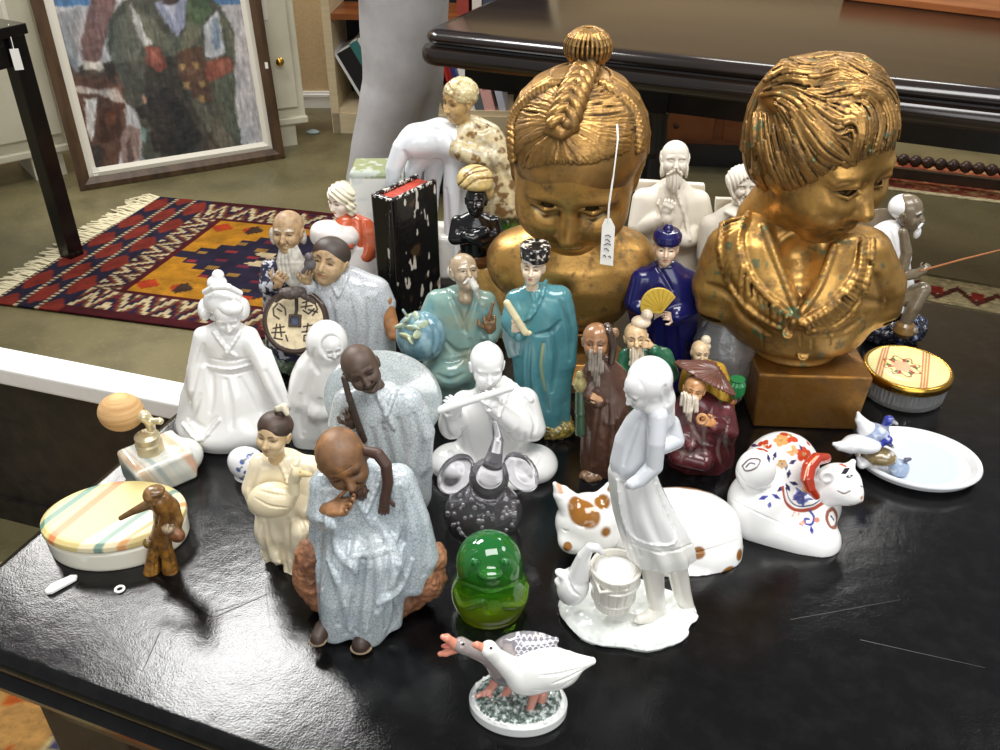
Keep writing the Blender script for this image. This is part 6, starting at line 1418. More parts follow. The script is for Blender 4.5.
mudman('green_robed_elder', 'cream-faced bearded elder with topknot and green glazed robe, behind the headscarf', (646, 440), (30, 104, 74),
       [(646, 442, 0, 24, 17), (646, 415, 0, 26, 18), (646, 390, 0, 27, 18), (646, 366, 0, 27, 17), (645, 352, 0, 22, 14), (642, 344, 0, 10, 9)], ((636, 338, -4), 16, -6, -14, -8, (226, 192, 146)),
       arms=[([(664, 356, 0, 9), (670, 374, -6, 9), (654, 350, -14, 6)],), ([(628, 356, 0, 9), (624, 376, -6, 9), (634, 386, -12, 7)],)], grooves=[[(650, 365), (652, 390), (650, 420)], [(636, 370), (634, 400), (636, 425)]], extra=ex2,
       dark=(16, 50, 40), beard=([[(634, 350, -14, 4), (634, 364, -16, 4.5), (636, 376, -16, 2)], [(640, 349, -13, 3.5), (641, 362, -15, 3.5)]], (230, 216, 190)))
def ex3(f, H):
    s = f.S(); s.c = (112, 70, 58); s.frame((707, 374, 10), (-22, 28, 0), 1); s.lathe((0, 0, 0), [(0, 15), (9, 11), (32, -2), (35, -5), (34, -6.5), (10, 4), (0, 6)], k=.4, sy=.8)
    s.off(); s.disp(lambda P: np.sin(np.arctan2(P[:, 1] - 0, P[:, 0] - 6) * 26) * .4); s.recess(2, (50, 28, 26), .6); s.build('wide_hat', M['mud'], .6, parent=H, floor=None)
    s = f.S(); hand(s, (714, 424, -24), (700, 420, -30), (0, -.8, .4), 50, -1, (206, 144, 88)); s.tor((702, 419, -31), 4.5, 1.8, (70, 0, 0), c=(206, 150, 96)); s.build('hand', M['mud'], .45, floor=None)
mudman('maroon_hatted_elder', 'seated elder in streaked maroon robe and wide brimmed brown hat', (700, 462), (82, 30, 36),
       [(700, 464, 0, 32, 22), (700, 448, 0, 34, 24), (700, 428, 0, 33, 22), (700, 410, 0, 29, 18), (698, 398, 0, 20, 13), (696, 392, 0, 9, 8)], ((694, 390, -8), 15, -12, -12, 6, (204, 150, 100)),
       arms=[([(724, 412, 0, 11), (728, 432, -10, 11), (714, 426, -22, 7)],), ([(676, 412, 0, 10), (674, 436, -10, 10), (690, 444, -22, 8)],), ([(680, 456, -18, 11), (702, 462, -24, 10)],)],
       grooves=[[(684, 408), (694, 430), (690, 455)], [(712, 408), (704, 432), (706, 460)], [(676, 430), (684, 448), (680, 464)], [(724, 430), (718, 448), (722, 464)], [(692, 425), (700, 440), (712, 445)], [(728, 420), (726, 440), (730, 456)]], extra=ex3,
       dark=(190, 176, 168), beard=([[(688, 398, -22, 4), (688, 410, -24, 4.5), (690, 420, -24, 2)], [(694, 399, -22, 4), (696, 410, -24, 3)], [(684, 394, -18, 3), (682, 404, -19, 2.5)]], (226, 214, 196)))
def ex4(f, H):
    s = f.S(); s.c = (228, 214, 186); s.ell((706, 340, 0), (5, 5, 5)); s.ell((703, 346, 0), (8, 7, 5), k=2); s.build('topknot', M['mud'], .5, parent=H, floor=None)
    s = f.S(); s.c = (44, 128, 74); s.lathe((*f.p(735, 396, -8), 'L'), [(0, 0), (6, 0), (8, 4), (8, 14), (6, 18), (7, 20), (0, 20)], k=.5, folds=[(12, .5, 0)]); s.recess(2, (16, 60, 36), .6); s.build('green_jar', M['glaze'], .5, floor=None)
    s = f.S(); hand(s, (722, 408, -10), (740, 402, -14), (0, -.6, -.8), 20, 1, (196, 130, 78), w=1.3); s.ch([(714, 406, -6, 7), (724, 408, -10, 5)], k=2, c=(190, 120, 70)); s.build('hand', M['mud'], .45, floor=None)
mudman('yellow_robed_elder', 'small elder in yellow glazed robe holding up a green jar, behind the maroon hat', (712, 436), (196, 152, 54),
       [(712, 438, 0, 24, 16), (711, 420, 0, 25, 17), (708, 398, 0, 25, 16), (706, 378, 0, 23, 14), (704, 366, 0, 17, 11), (702, 360, 0, 8, 7)], ((700, 353, -4), 12.5, 4, -10, 6, (224, 196, 156)),
       arms=[([(718, 370, 0, 8), (724, 390, -4, 8), (718, 404, -8, 6)],), ([(690, 370, 0, 8), (686, 388, -4, 8), (694, 398, -10, 6)],)], grooves=[[(706, 370), (708, 390), (706, 410)], [(716, 375), (718, 395), (714, 415)]], extra=ex4,
       dark=(110, 70, 24), beard=([[(698, 362, -12, 3), (698, 374, -14, 3.5), (699, 382, -14, 1.6)]], (236, 226, 206)))

def vase():
    f = Fig('glass_vase', 'clear rounded glass vase standing behind the yellow robed elder', 'vase', 716, 398)
    s = f.S(); s.c = (250, 250, 252); s.lathe((0, 0, 0, 'L'), [(0, 0), (20, 0), (24, 4), (30, 30), (30, 62), (22, 84), (17, 92), (19, 98), (17, 98), (15, 92), (19.5, 83), (27, 61), (27, 30), (21, 8), (0, 6)], k=.5, folds=[(8, .7, 0)])
    s.build('body', M['vase'], .8)
vase()
def imari_cat():
    f = Fig('floral_cat_box', 'white porcelain curled cat box painted with red and blue flowers and red collar', 'box', 785, 522)
    W = (242, 242, 240); RD = (188, 66, 34); NV = (44, 40, 92); GDc = (176, 134, 66)
    s = f.S(); s.c = W; s.kk = 8
    s.ell((780, 470, 24), (38, 32, 42)); s.ell((758, 500, -2), (30, 30, 30)); s.ch([(758, 516, -6, 28), (800, 534, -22, 26), (815, 540, -26, 25)], k=8); s.ell((800, 505, 6), (40, 34, 32)); s.ell((756, 470, -10), (20, 16, 25), k=7)
    s.trace([(732, 500), (768, 518), (795, 528), (826, 538), (840, 534)], .9, n=16, k=1, mode='s')
    s.trace([(736, 470), (748, 486), (764, 490), (778, 486)], .8, n=10, k=2, mode='s')
    def flower(x, y, r, c, cc=GDc):
        for i in range(5):
            a = i * 1.257 + x; s.trace([(x + r * .75 * math.cos(a), y + r * .68 * math.sin(a))], r * .55, n=1, mode='p', c=c, soft=.7)
        s.trace([(x, y)], r * .3, n=1, mode='p', c=cc, soft=.5)
    def leaf(x, y, a, l=7, c=NV):
        a = math.radians(a); l *= 1.25; s.trace([(x, y), (x + l * .5 * math.cos(a), y + l * .5 * math.sin(a)), (x + l * math.cos(a), y + l * math.sin(a))], [.5, 2.1, .3], n=5, mode='p', c=c, soft=.5)
    for x, y, r, c in ((769, 423, 8, RD), (790, 435, 8, RD), (764, 446, 6, RD), (804, 454, 6.5, RD), (781, 440, 6, (206, 150, 90)), (792, 450, 5, (214, 160, 110)), (750, 440, 4, RD), (812, 442, 5, RD)): flower(x, y, r, c)
    for x, y, a in ((762, 430, 130), (778, 424, -20), (798, 428, 30), (798, 443, 60), (758, 446, 190), (768, 454, 80), (776, 452, 110), (796, 460, 150), (812, 458, 20), (786, 462, 90), (752, 434, 230), (784, 424, -60), (806, 436, -40), (744, 448, 120), (786, 484, 60), (790, 482, 20), (784, 486, 140), (788, 478, -80)): leaf(x, y, a)
    flower(782, 464, 4, GDc, (120, 90, 40))
    # little cartouche on the haunch
    s.trace([(742, 466), (750, 459), (760, 460), (756, 468), (746, 471), (742, 466)], .8, n=24, mode='p', c=(90, 60, 60), soft=.6); s.trace([(746, 467), (750, 463), (755, 464)], .7, n=6, mode='p', c=(80, 60, 80), soft=.5)
    # saddle cloth
    s.trace([(783, 488), (786, 502), (796, 510), (812, 509), (824, 502)], 1.8, n=20, mode='p', c=(164, 70, 46), soft=.8); s.trace([(786, 488), (790, 500), (798, 506), (812, 505), (820, 500)], .7, n=20, mode='p', c=NV, soft=.5)
    flower(801, 497, 6, (96, 106, 160)); flower(809, 493, 4, (110, 120, 170)); 
    for a in (20, 90, 160, 230, 300): leaf(803, 496, a, 9, (70, 84, 150))
    s.trace([(810, 511), (814, 517), (812, 524), (806, 524), (805, 519), (809, 519)], 1.2, n=18, mode='p', c=(60, 64, 150), soft=.6); leaf(811, 526, 80, 7, (60, 64, 150)); leaf(768, 496, 160, 8, (60, 64, 150)); leaf(772, 494, 30, 8, (60, 64, 150)); leaf(770, 502, 100, 5, (60, 64, 150))
    flower(796, 516, 3.4, (206, 130, 110)); flower(802, 523, 2.6, (206, 130, 110)); flower(817, 520, 2.4, (206, 130, 110))
    s.trace([(828, 512), (833, 509), (837, 516), (836, 526), (831, 527), (827, 519), (828, 512)], 2, n=20, mode='p', c=(150, 92, 70), soft=.8); s.trace([(831, 516), (834, 520)], .9, n=4, mode='p', c=NV, soft=.5)
    s.build('body', M['goldtrim'], .85)
    s = f.S(); s.c = W; s.kk = 4
    s.ell((838, 484, -2), (23, 22, 21)); s.ell((850, 494, -12), (13, 12, 10), k=6); s.ell((859, 499, -18), (4, 4, 3.4), k=2); s.ell((827, 476, -12), (9, 5, 8), (0, 30, 10), k=3); s.ell((827, 478, -17), (6, 3, 5), (0, 30, 10), k=2, mode='s'); s.ch([(847, 471, 2, 8), (853, 462, 4, 3)], k=3); s.ell((824, 490, 0), (16, 18, 18), k=6)
    s.trace([(838, 491), (844, 494), (850, 491)], .8, n=6, k=.6, mode='s'); s.trace([(838, 491), (844, 494), (850, 491)], .7, n=6, mode='p', c=(120, 100, 90), soft=.5); s.trace([(861, 486), (864, 487)], .7, n=3, mode='p', c=(120, 100, 90), soft=.5)
    s.trace([(862, 498)], 2, n=1, mode='p', c=(196, 140, 110), soft=.8); s.trace([(850, 505), (856, 505), (862, 501)], .7, n=5, mode='p', c=GDc, soft=.5)
    for x, y in ((848, 471), (853, 475), (850, 468)): leaf(x, y, 30 + x, 6, (30, 26, 40))
    for i in range(3): s.trace([(841 + i * 2, 464 + i)], 1.8, n=1, mode='p', c=RD, soft=.6)
    H = s.build('head', M['goldtrim'], .7, floor=None)
    s = f.S(); s.c = (172, 54, 30); s.kk = 2; s.ch([(826, 458, 4, 5), (816, 459, -4, 6.5), (809, 467, -14, 7), (807, 478, -22, 7), (810, 488, -26, 5.5), (816, 496, -26, 4)], k=3); s.trace([(817, 456), (808, 466), (804, 480)], .6, n=8, mode='p', c=(230, 190, 150), soft=.6); s.ell((806, 489, -16), (4, 4, 4), c=(206, 150, 60)); s.build('collar', M['goldtrim'], .7, floor=None)
imari_cat()

def duck_dish():
    f = Fig('duck_dish', 'oval white porcelain dish with blue and brown ducklings perched on its rim', 'dish', 914, 466)
    s = f.S(); s.c = (236, 238, 240); s.lathe((0, 0, 0, 'L'), [(0, 0), (44, 0), (57, 5), (61, 11), (59.5, 14), (56, 13), (50, 7), (42, 5), (0, 4.5)], sy=.8, rt=(0, 0, -16), k=.5)
    s.tint(lambda P, C: np.where(((P[:, 0] ** 2 + (P[:, 1] / .8) ** 2) < 44 ** 2)[:, None] & (P[:, 2] > 3)[:, None], np.array(lin((206, 216, 230)), F32), C)); s.build('dish', M['porc'], .9)
    def duck(nm, c, body, r, tail, neck, hc, hr, bill, lab):
        s = f.S(); s.c = c; s.kk = 3; s.ell(body, r, (0, 0, -20)); s.ch(tail, k=4, c=(236, 236, 238)); s.ch(neck, k=2, c=hc); s.ell(neck[-1][:3], hr, c=hc, k=1.5); s.ch(bill, k=1, c=(90, 90, 110))
        s.noise(6, (236, 238, 240), .12, .35, .6, 3); o = s.build('duck', M['porc'], .6, floor=None); o['label'] = lab
    duck('d', (150, 164, 196), (873, 432, -4), (16, 11, 9), [(866, 428, -4, 8), (860, 420, -2, 5), (858, 413, 0, 1.6)], [(884, 430, -6, 4), (886, 424, -6, 3.6), (889, 420, -6, 3.6)], (52, 66, 158), (5.5, 5, 4.6), [(892, 420, -8, 2.4), (897, 424, -9, 1.5)], 'duckling with blue head and pale blue wing')
    duck('d', (232, 234, 236), (862, 444, -12), (18, 11, 9), [(850, 446, -12, 8), (840, 446, -12, 5), (834, 444, -12, 2)], [(880, 444, -14, 4), (887, 440, -14, 4)], (48, 60, 156), (5.5, 5, 5), [(889, 444, -17, 2.4), (893, 447, -18, 1.6)], 'white duckling with blue head')
    duck('d', (130, 112, 76), (879, 456, -14), (17, 12, 9), [(868, 460, -14, 8), (862, 464, -16, 5), (858, 458, -14, 2)], [(893, 462, -16, 6), (899, 468, -18, 8)], (150, 168, 194), (10, 9, 9.5), [(906, 460, -20, 2.6), (910, 459, -20, 1.6)], 'brown backed duckling with grey-blue head')
duck_dish()

def powder_jar():
    f = Fig('powder_jar', 'round ribbed glass powder jar with yellow enamel lid and gilt band', 'jar', 901, 392)
    s = f.S(); s.c = (250, 250, 252); s.lathe((0, 0, 0, 'L'), [(0, 0), (36, 0), (39, 3), (40, 21), (36, 21), (35, 5), (0, 4)], k=.5, folds=[(60, .5, 0)]); s.build('glass_bowl', M['ribbed'], .7)
    s = f.S(); s.c = (206, 160, 70); s.lathe((0, 0, 0, 'L'), [(0, 21), (41, 21), (42.5, 23), (42.5, 28), (41, 30.5), (38.5, 31), (38, 30), (0, 30)], k=.4); L = s.build('lid', M['brass'], .8)
    s = f.S(); s.c = (228, 218, 150); s.lathe((0, 0, 0, 'L'), [(0, 29), (38, 29), (38, 30.6), (30, 31.6), (0, 32)], k=.3); h = 32
    ST = (190, 120, 80); s.tint(lines2d(f, [((883, 348), (872, 386), .9, ST), ((886, 347), (875, 388), .9, ST), ((889, 346), (878, 389), .9, ST), ((924, 348), (921, 388), .9, ST), ((927, 349), (924, 387), .9, ST), ((930, 350), (927, 386), .9, ST)], h, .8))
    c0 = f.g(902, 366, h)[:2]
    def med(P, C):
        q = P[:, :2] - c0; r = np.sqrt((q[:, 0] / 1.0) ** 2 + (q[:, 1] / 1.1) ** 2); t = np.arctan2(q[:, 1], q[:, 0]); e = 15 + 2.5 * np.cos(8 * t)
        C = np.where((r < e * .62)[:, None], np.array(lin((222, 168, 130)), F32), C); C = np.where((np.abs(r - e) < .9)[:, None], np.array(lin((150, 84, 50)), F32), C)
        fl = (np.abs(r - 11) < 3) & (np.cos(6 * t) > .7); C = np.where(fl[:, None], np.array(lin((160, 60, 50)), F32), C); lf = (np.abs(r - 12) < 2.5) & (np.cos(6 * t + 1.6) > .75); return np.where(lf[:, None], np.array(lin((90, 100, 60)), F32), C)
    s.tint(med); s.build('enamel_top', M['glaze'], .7, parent=L)
powder_jar()

def fisherman():
    SK = (116, 104, 84); W = (232, 234, 236)
    f = Fig('fisherman', 'crouching old fisherman figurine in white robe holding a thin rod behind the gilt boy', 'figurine', 893, 338)
    s = f.S(); s.c = (26, 28, 40); s.kk = 4; s.ell((0, 0, 14, 'L'), (30, 24, 16)); s.ell((910, 330, -12), (12, 10, 12)); s.ell((878, 330, -6), (14, 12, 16)); s.disp(lambda P: vnoise3(P / 6, 2) * 4); s.noise(5, (120, 140, 190), .25, .35, .7, 8); s.build('rock_base', M['glaze'], .75)
    s = f.S(); s.c = (120, 92, 50); s.lathe((*f.p(903, 334, -20), 'L'), [(0, -2), (7, -2), (11, 4), (9, 11), (5, 15), (6, 17), (0, 17)]); s.build('pot', M['mud'], .6, floor=None)
    s = f.S(); s.c = W; s.kk = 4; s.loft([(890, 306, 0, 26, 18), (888, 290, 0, 27, 18), (886, 268, 0, 24, 16), (886, 246, 0, 22, 15), (889, 230, 0, 17, 12), (894, 222, 0, 9, 8)], folds=[(6, 1, .2, 0, 1)], rd=3); s.ch([(898, 236, -2, 9), (902, 258, -8, 9), (898, 272, -10, 6)], k=5)
    for a in ([(890, 232), (896, 256), (900, 280)], [(880, 245), (884, 275), (884, 298)], [(902, 240), (900, 262), (900, 285)]): s.trace(a, 1.4, n=7, k=3, mode='s')
    s.build('robe', M['porc'], .7, floor=None)
    s = f.S(); s.c = SK; s.kk = 3; s.ch([(903, 232, -10, 5), (906, 252, -12, 6), (900, 276, -14, 6), (916, 274, -20, 5), (924, 270, -22, 4)], k=3); s.ch([(898, 300, -8, 10), (922, 290, -16, 8.5), (914, 306, -20, 7.5), (904, 326, -20, 6)], k=4); s.ch([(904, 326, -20, 5), (914, 331, -26, 4)], k=2)
    hand(s, (922, 271, -22), (932, 262, -24), (0, -.6, .8), 55, 1, SK, w=1.3); s.recess(3, (60, 54, 44), .6); s.build('body', M['mud'], .6, floor=None)
    s = f.S(); head(s, (908, 213, -2), 19, yaw=52, pitch=-4, c=SK, brow=(226, 228, 226), iris=(30, 26, 24), wrinkle=1); s.recess(2.5, (60, 54, 44), .6); H = s.build('head', M['mud'], .55, floor=None)
    s = f.S(); s.c = (222, 224, 226); s.frame((908, 213, -2), (-4, 0, 52), 19); s.kk = .1; s.ell((0, .28, .3), (.76, .76, .66)); s.ell((0, -.85, .1), (.6, .75, .9), k=.1, mode='s'); s.ell((0, -.62, -.95), (.24, .2, .36)); 
    for x in (-1, 1): s.ch([(x * .06, -.8, -.42, .08), (x * .26, -.72, -.6, .07)], k=.05)
    s.off(); s.build('hair_and_beard', M['porc'], .55, parent=H, floor=None)
    s = f.S(); s.c = (96, 84, 64); s.frame((879, 236, 10), (62, -38, 0), 1); s.lathe((0, 0, 0), [(0, 8), (8, 6), (27, -1), (28, -3), (8, 3), (0, 4)], k=.4); s.off(); s.build('hat', M['mud'], .7, floor=None)
    MB().tube([f.p(920, 271, -24) * f.m, f.p(960, 260, -26) * f.m, f.p(1012, 247, -28) * f.m], [.0016, .0013, .0008], 8).build('fishing_rod', mat('rod_wood', (150, 92, 44), rough=.5), f.root, smooth=True)
fisherman()

def parian(name, label, base, hq, h, yaw, pit, rol, loft, arms, grooves, extra):
    f = Fig(name, label, 'figurine', *base); C = (224, 218, 204)
    s = f.S(); s.c = C; s.kk = 5; s.loft(loft, rd=4, folds=[(6, .8, .3, 0, .5)])
    for a in arms: s.ch(a, k=5)
    for a in grooves: s.trace(a, 1.8, n=8, k=3.5, mode='s')
    if extra: extra(f, s, 0)
    s.recess(5, (176, 162, 138), .6); s.build('body', M['plaster'], .85)
    s = f.S(); head(s, hq, h, yaw, pit, rol, c=C, eyes='closed', iris=None, wrinkle=1); extra(f, s, 1); s.recess(3, (176, 162, 138), .6); H = s.build('head', M['plaster'], .6, floor=None)
    s = f.S(); s.c = C; extra(f, s, 2); s.recess(2.5, (176, 162, 138), .6); s.build('hair_and_beard', M['plaster'], .6, parent=H, floor=None)
def pb1(f, s, st):
    if st == 0:
        s.fan([(636, 180, 14), (704, 184, 14), (706, 260, 14), (634, 260, 14)], 3, k=3); hand(s, (664, 214, -22), (674, 196, -26), (0, -.8, .4), 60, 1, (224, 218, 204), w=1.3); s.trace([(676, 190), (684, 215), (690, 240)], 1.4, n=8, k=1.5)
    if st == 2:
        s.frame((675, 160, -4), (-12, 0, -4), 19); s.kk = .1; s.ell((0, .3, .12), (.78, .66, .7)); s.ell((0, -.8, .1), (.62, .7, .9), k=.1, mode='s'); s.ell((0, -.52, -.95), (.42, .26, .56)); s.ell((0, -.5, -1.3), (.26, .2, .4))
        for x in (-1, 1): s.ch([(x * .06, -.78, -.42, .09), (x * .34, -.62, -.66, .1)], k=.05); s.ell((x * .62, -.1, -.5), (.14, .24, .4))
        s.disp(lambda P: np.sin(P[:, 0] * 1.9) * .5); s.off()
parian('bearded_thinker', 'off-white seated bearded man with hand at chin, between the two gilt busts', (668, 296), (675, 160, -4), 19, -4, -12, 0,
       [(668, 300, 0, 36, 24), (668, 270, 0, 36, 24), (669, 240, 0, 35, 23), (670, 212, 0, 34, 21), (671, 196, 0, 31, 17), (673, 186, 0, 18, 12), (674, 178, 0, 9, 9)],
       [[(644, 200, 0, 12), (640, 226, -8, 12), (664, 218, -20, 8)], [(698, 202, 0, 12), (704, 232, -6, 12), (684, 240, -22, 9), (664, 238, -24, 7)]],
       [[(660, 190), (660, 215), (655, 240)], [(684, 190), (686, 215), (680, 235)], [(650, 240), (652, 265), (650, 285)], [(672, 245), (674, 265), (672, 290)]], pb1)
def pb2(f, s, st):
    if st == 0:
        s.fan([(716, 198, 14), (764, 200, 14), (766, 270, 14), (712, 270, 14)], 3, k=3); s.ell((744, 213, -6), (20, 14, 9), k=6); s.trace([(726, 212), (742, 218), (758, 210)], 1.6, n=8, k=2)
    if st == 2:
        s.frame((743, 186, -4), (-6, 4, 8), 18); s.kk = .1; s.ell((0, .12, .3), (.98, .92, .86)); s.ell((0, -.9, -.2), (.6, .7, .85), k=.12, mode='s'); s.tor((0, -.22, .08), .84, .12, (78, 0, 0), k=.15); s.ell((0, -.55, -.9), (.36, .24, .4)); s.off(); s.disp(lambda P: np.sin(P[:, 0] * 1.7 + P[:, 2] * .6) * .4)
parian('hooded_sage_bust', 'off-white plaster bust of a bearded man in hood, beside the gilt boy collar', (735, 308), (743, 186, -4), 18, 8, -6, 4,
       [(735, 312, 0, 34, 22), (735, 280, 0, 36, 23), (734, 250, 0, 36, 23), (735, 228, 0, 33, 19), (738, 214, 0, 24, 14), (741, 204, 0, 10, 9)],
       [[(710, 226, 0, 11), (708, 256, -6, 11), (722, 268, -14, 8)]], [[(722, 225), (718, 250), (720, 270)], [(740, 222), (738, 245), (736, 265)]], pb2)

def black_box():
    f = Fig('black_book_box', 'tall worn black lacquered book-shaped box with red top edge standing upright', 'box', 404, 302)
    top = 199; h = f.p(404, 184, 0)[2]
    A, B, C, D = [f.g(*q, h) for q in ((393, 200), (438, 179), (415, 172), (369, 195))]
    z = np.array([0, 0, h])
    bot = [np.array([*q[:2], 0]) for q in (A, B, C, D)]; topv = [np.array([*q[:2], h]) for q in (A, B, C, D)]
    s = f.S(); s.c = (14, 12, 12); s.kk = 1
    ux = (B - A)[:2] / np.linalg.norm((B - A)[:2]); W_ = np.linalg.norm((B - A)[:2]); T_ = np.linalg.norm((D - A)[:2]); an = math.degrees(math.atan2(ux[1], ux[0])); ctr = (A + B + C + D) / 4
    fr_ = lambda x, y, zz, hx, hy, hz, **k: s.frame((*(np.array([ctr[0], ctr[1], 0])), 'L'), (0, 0, an), 1).box((x, y, zz), (hx, hy, hz), **k)
    fr_(0, -T_ / 2 + 2, h / 2, W_ / 2, 2, h / 2, rd=1.2); fr_(0, T_ / 2 - 2, h / 2, W_ / 2, 2, h / 2, rd=1.2); fr_(-W_ / 2 + 3, 0, h / 2, 3.4, T_ / 2, h / 2, rd=3)
    s.off(); s.trace([(388, 205), (389, 300)], 1, n=12, k=1, mode='s')
    s.noise(5, (214, 208, 196), .33, .37, .95, 11, .3); s.noise(16, (90, 66, 40), .3, .45, .5, 12)
    def edge(P, C):
        q = vnoise3(P / 3, 5); w = ((P[:, 2] > h - 5 + q * 14) & (q > .12))[:, None]; return np.where(w, np.array(lin((220, 214, 204)), F32), C)
    s.tint(edge); s.build('cover', M['blackpeel'], .9)
    s = f.S(); s.c = (196, 72, 52); s.kk = 1; s.frame((ctr[0], ctr[1], 0, 'L'), (0, 0, an), 1).box((1.5, 0, h / 2 - 1.5), (W_ / 2 - 3, T_ / 2 - 3.6, h / 2 - 2), rd=1); s.off(); s.noise(7, (150, 48, 36), .1, .4, .6); s.build('page_block', M['bisque'], .9)
black_box()

def orange_lady():
    OR = (214, 104, 68)
    f = Fig('orange_dressed_lady', 'porcelain lady with cream curled hair in orange jacket and white skirt beside black box', 'figurine', 352, 288)
    s = f.S(); s.c = (240, 232, 226); s.kk = 5; s.loft([(352, 292, 0, 34, 24), (350, 272, 0, 36, 25), (346, 255, 0, 34, 24), (346, 240, 0, 28, 20)], folds=[(8, 1.3, .2, 0, .6)], rd=3); s.ell((335, 236, -12), (25, 19, 15), k=7); s.ell((324, 230, -14), (13, 12, 9), k=5)
    for a in ([(318, 230), (334, 226), (352, 236)], [(320, 240), (336, 240), (350, 250)], [(330, 250), (332, 265), (328, 280)]): s.trace(a, 1.5, n=7, k=3, mode='s')
    s.noise(10, (240, 190, 180), .15, .4, .6, 3); s.build('skirt', M['porc'], .85)
    s = f.S(); s.c = OR; s.kk = 5; s.loft([(358, 262, 0, 22, 17), (358, 246, 0, 22, 17), (356, 228, 0, 21, 15), (353, 216, 0, 15, 12), (350, 210, 0, 8, 8)], rd=3); s.ch([(344, 222, -8, 8), (340, 236, -14, 8), (350, 244, -20, 6)], k=5); s.ch([(368, 222, 0, 8), (372, 244, -4, 8), (364, 256, -12, 7)], k=5)
    for a in ([(352, 220), (354, 240), (358, 256)], [(362, 222), (364, 240), (362, 254)]): s.trace(a, 1.5, n=7, k=3, mode='s')
    s.noise(8, (236, 150, 120), .1, .4, .5, 5); s.recess(4, (150, 44, 30), .6); s.build('jacket', M['porc'], .75, floor=None)
    s = f.S(); head(s, (341, 200, -4), 16.5, yaw=-38, pitch=6, c=(240, 222, 204), brow=(120, 90, 70), lip=(206, 110, 100), iris=(60, 50, 46)); H = s.build('head', M['porc'], .55, floor=None)
    s = f.S(); s.c = (232, 222, 196); s.frame((341, 200, -4), (6, 0, -38), 16.5); s.kk = .15; s.ell((0, .16, .34), (.86, .88, .74)); s.ell((0, -.95, -.25), (.56, .5, .74), k=.12, mode='s'); 
    for x, y, z in ((.75, 0, -.2), (.7, .1, -.6), (-.75, 0, -.2), (-.7, .1, -.6), (.5, .6, -.4), (-.4, .65, -.3), (0, .75, -.4)): s.ell((x, y, z), .3, k=.1)
    s.off(); s.disp(lambda P: np.sin(P[:, 0] * .9 + P[:, 2] * 1.1 + np.sin(P[:, 1] * .5)) * .6); s.recess(3, (150, 130, 90), .8); s.build('hair', M['porc'], .6, parent=H, floor=None)
orange_lady()

def bald_elder():
    SK = (176, 146, 108)
    f = Fig('bald_bearded_elder', 'bald old man with long pale beard in navy and white patterned robe', 'figurine', 292, 366)
    s = f.S(); s.c = (84, 104, 78); s.ell((0, 0, 8, 'L'), (26, 20, 12)); s.ell((-12, 0, 14, 'L'), (18, 16, 14)); s.disp(lambda P: vnoise3(P / 4, 3) * 3); s.noise(3, (150, 170, 150), .1, .3, .7); s.build('rock_base', M['mud'], .75)
    s = f.S(); s.c = (40, 42, 66); s.kk = 4; s.loft([(292, 366, 0, 24, 16), (292, 345, 0, 25, 17), (291, 320, 0, 26, 17), (290, 295, 0, 27, 17), (290, 274, 0, 26, 16), (290, 262, 0, 20, 13), (290, 254, 0, 9, 8)], folds=[(7, 1, .2, 0, .5)], rd=3)
    s.ch([(270, 268, 0, 9), (268, 286, -8, 9), (278, 282, -18, 6)], k=5); s.ch([(310, 268, 0, 9), (312, 290, -4, 9)], k=5)
    s.noise(4, (208, 210, 220), .04, .12, .95, 9); s.build('robe', M['mud'], .75)
    s = f.S(); hand(s, (276, 285, -20), (284, 270, -24), (0, -.8, .4), 55, 1, SK, w=1.4); s.build('hand', M['bisque'], .5, floor=None)
    s = f.S(); head(s, (288, 232, -4), 21, yaw=-8, pitch=-10, c=SK, brow=(220, 214, 200), iris=(40, 32, 28), wrinkle=1, nose=1.1); s.recess(3, (96, 72, 50), .6); H = s.build('head', M['bisque'], .6, floor=None)
    s = f.S(); s.c = (206, 202, 190); s.kk = 2; 
    for i in range(7): x = 277 + i * 4; s.ch([(x + (288 - x) * .4, 246, -16 + abs(i - 3), 2), (x + 2, 262, -18 + abs(i - 3), 2.6), (x + 4, 276, -17, 2), (295, 290, -16, 1.4)], k=1.2)
    for x in (-1, 1): s.ell((288 + x * 15, 236, -2), (3.5, 5, 9), k=2)
    s.recess(2.5, (150, 144, 130), .6); s.build('beard', M['bisque'], .6, parent=H, floor=None)
bald_elder()

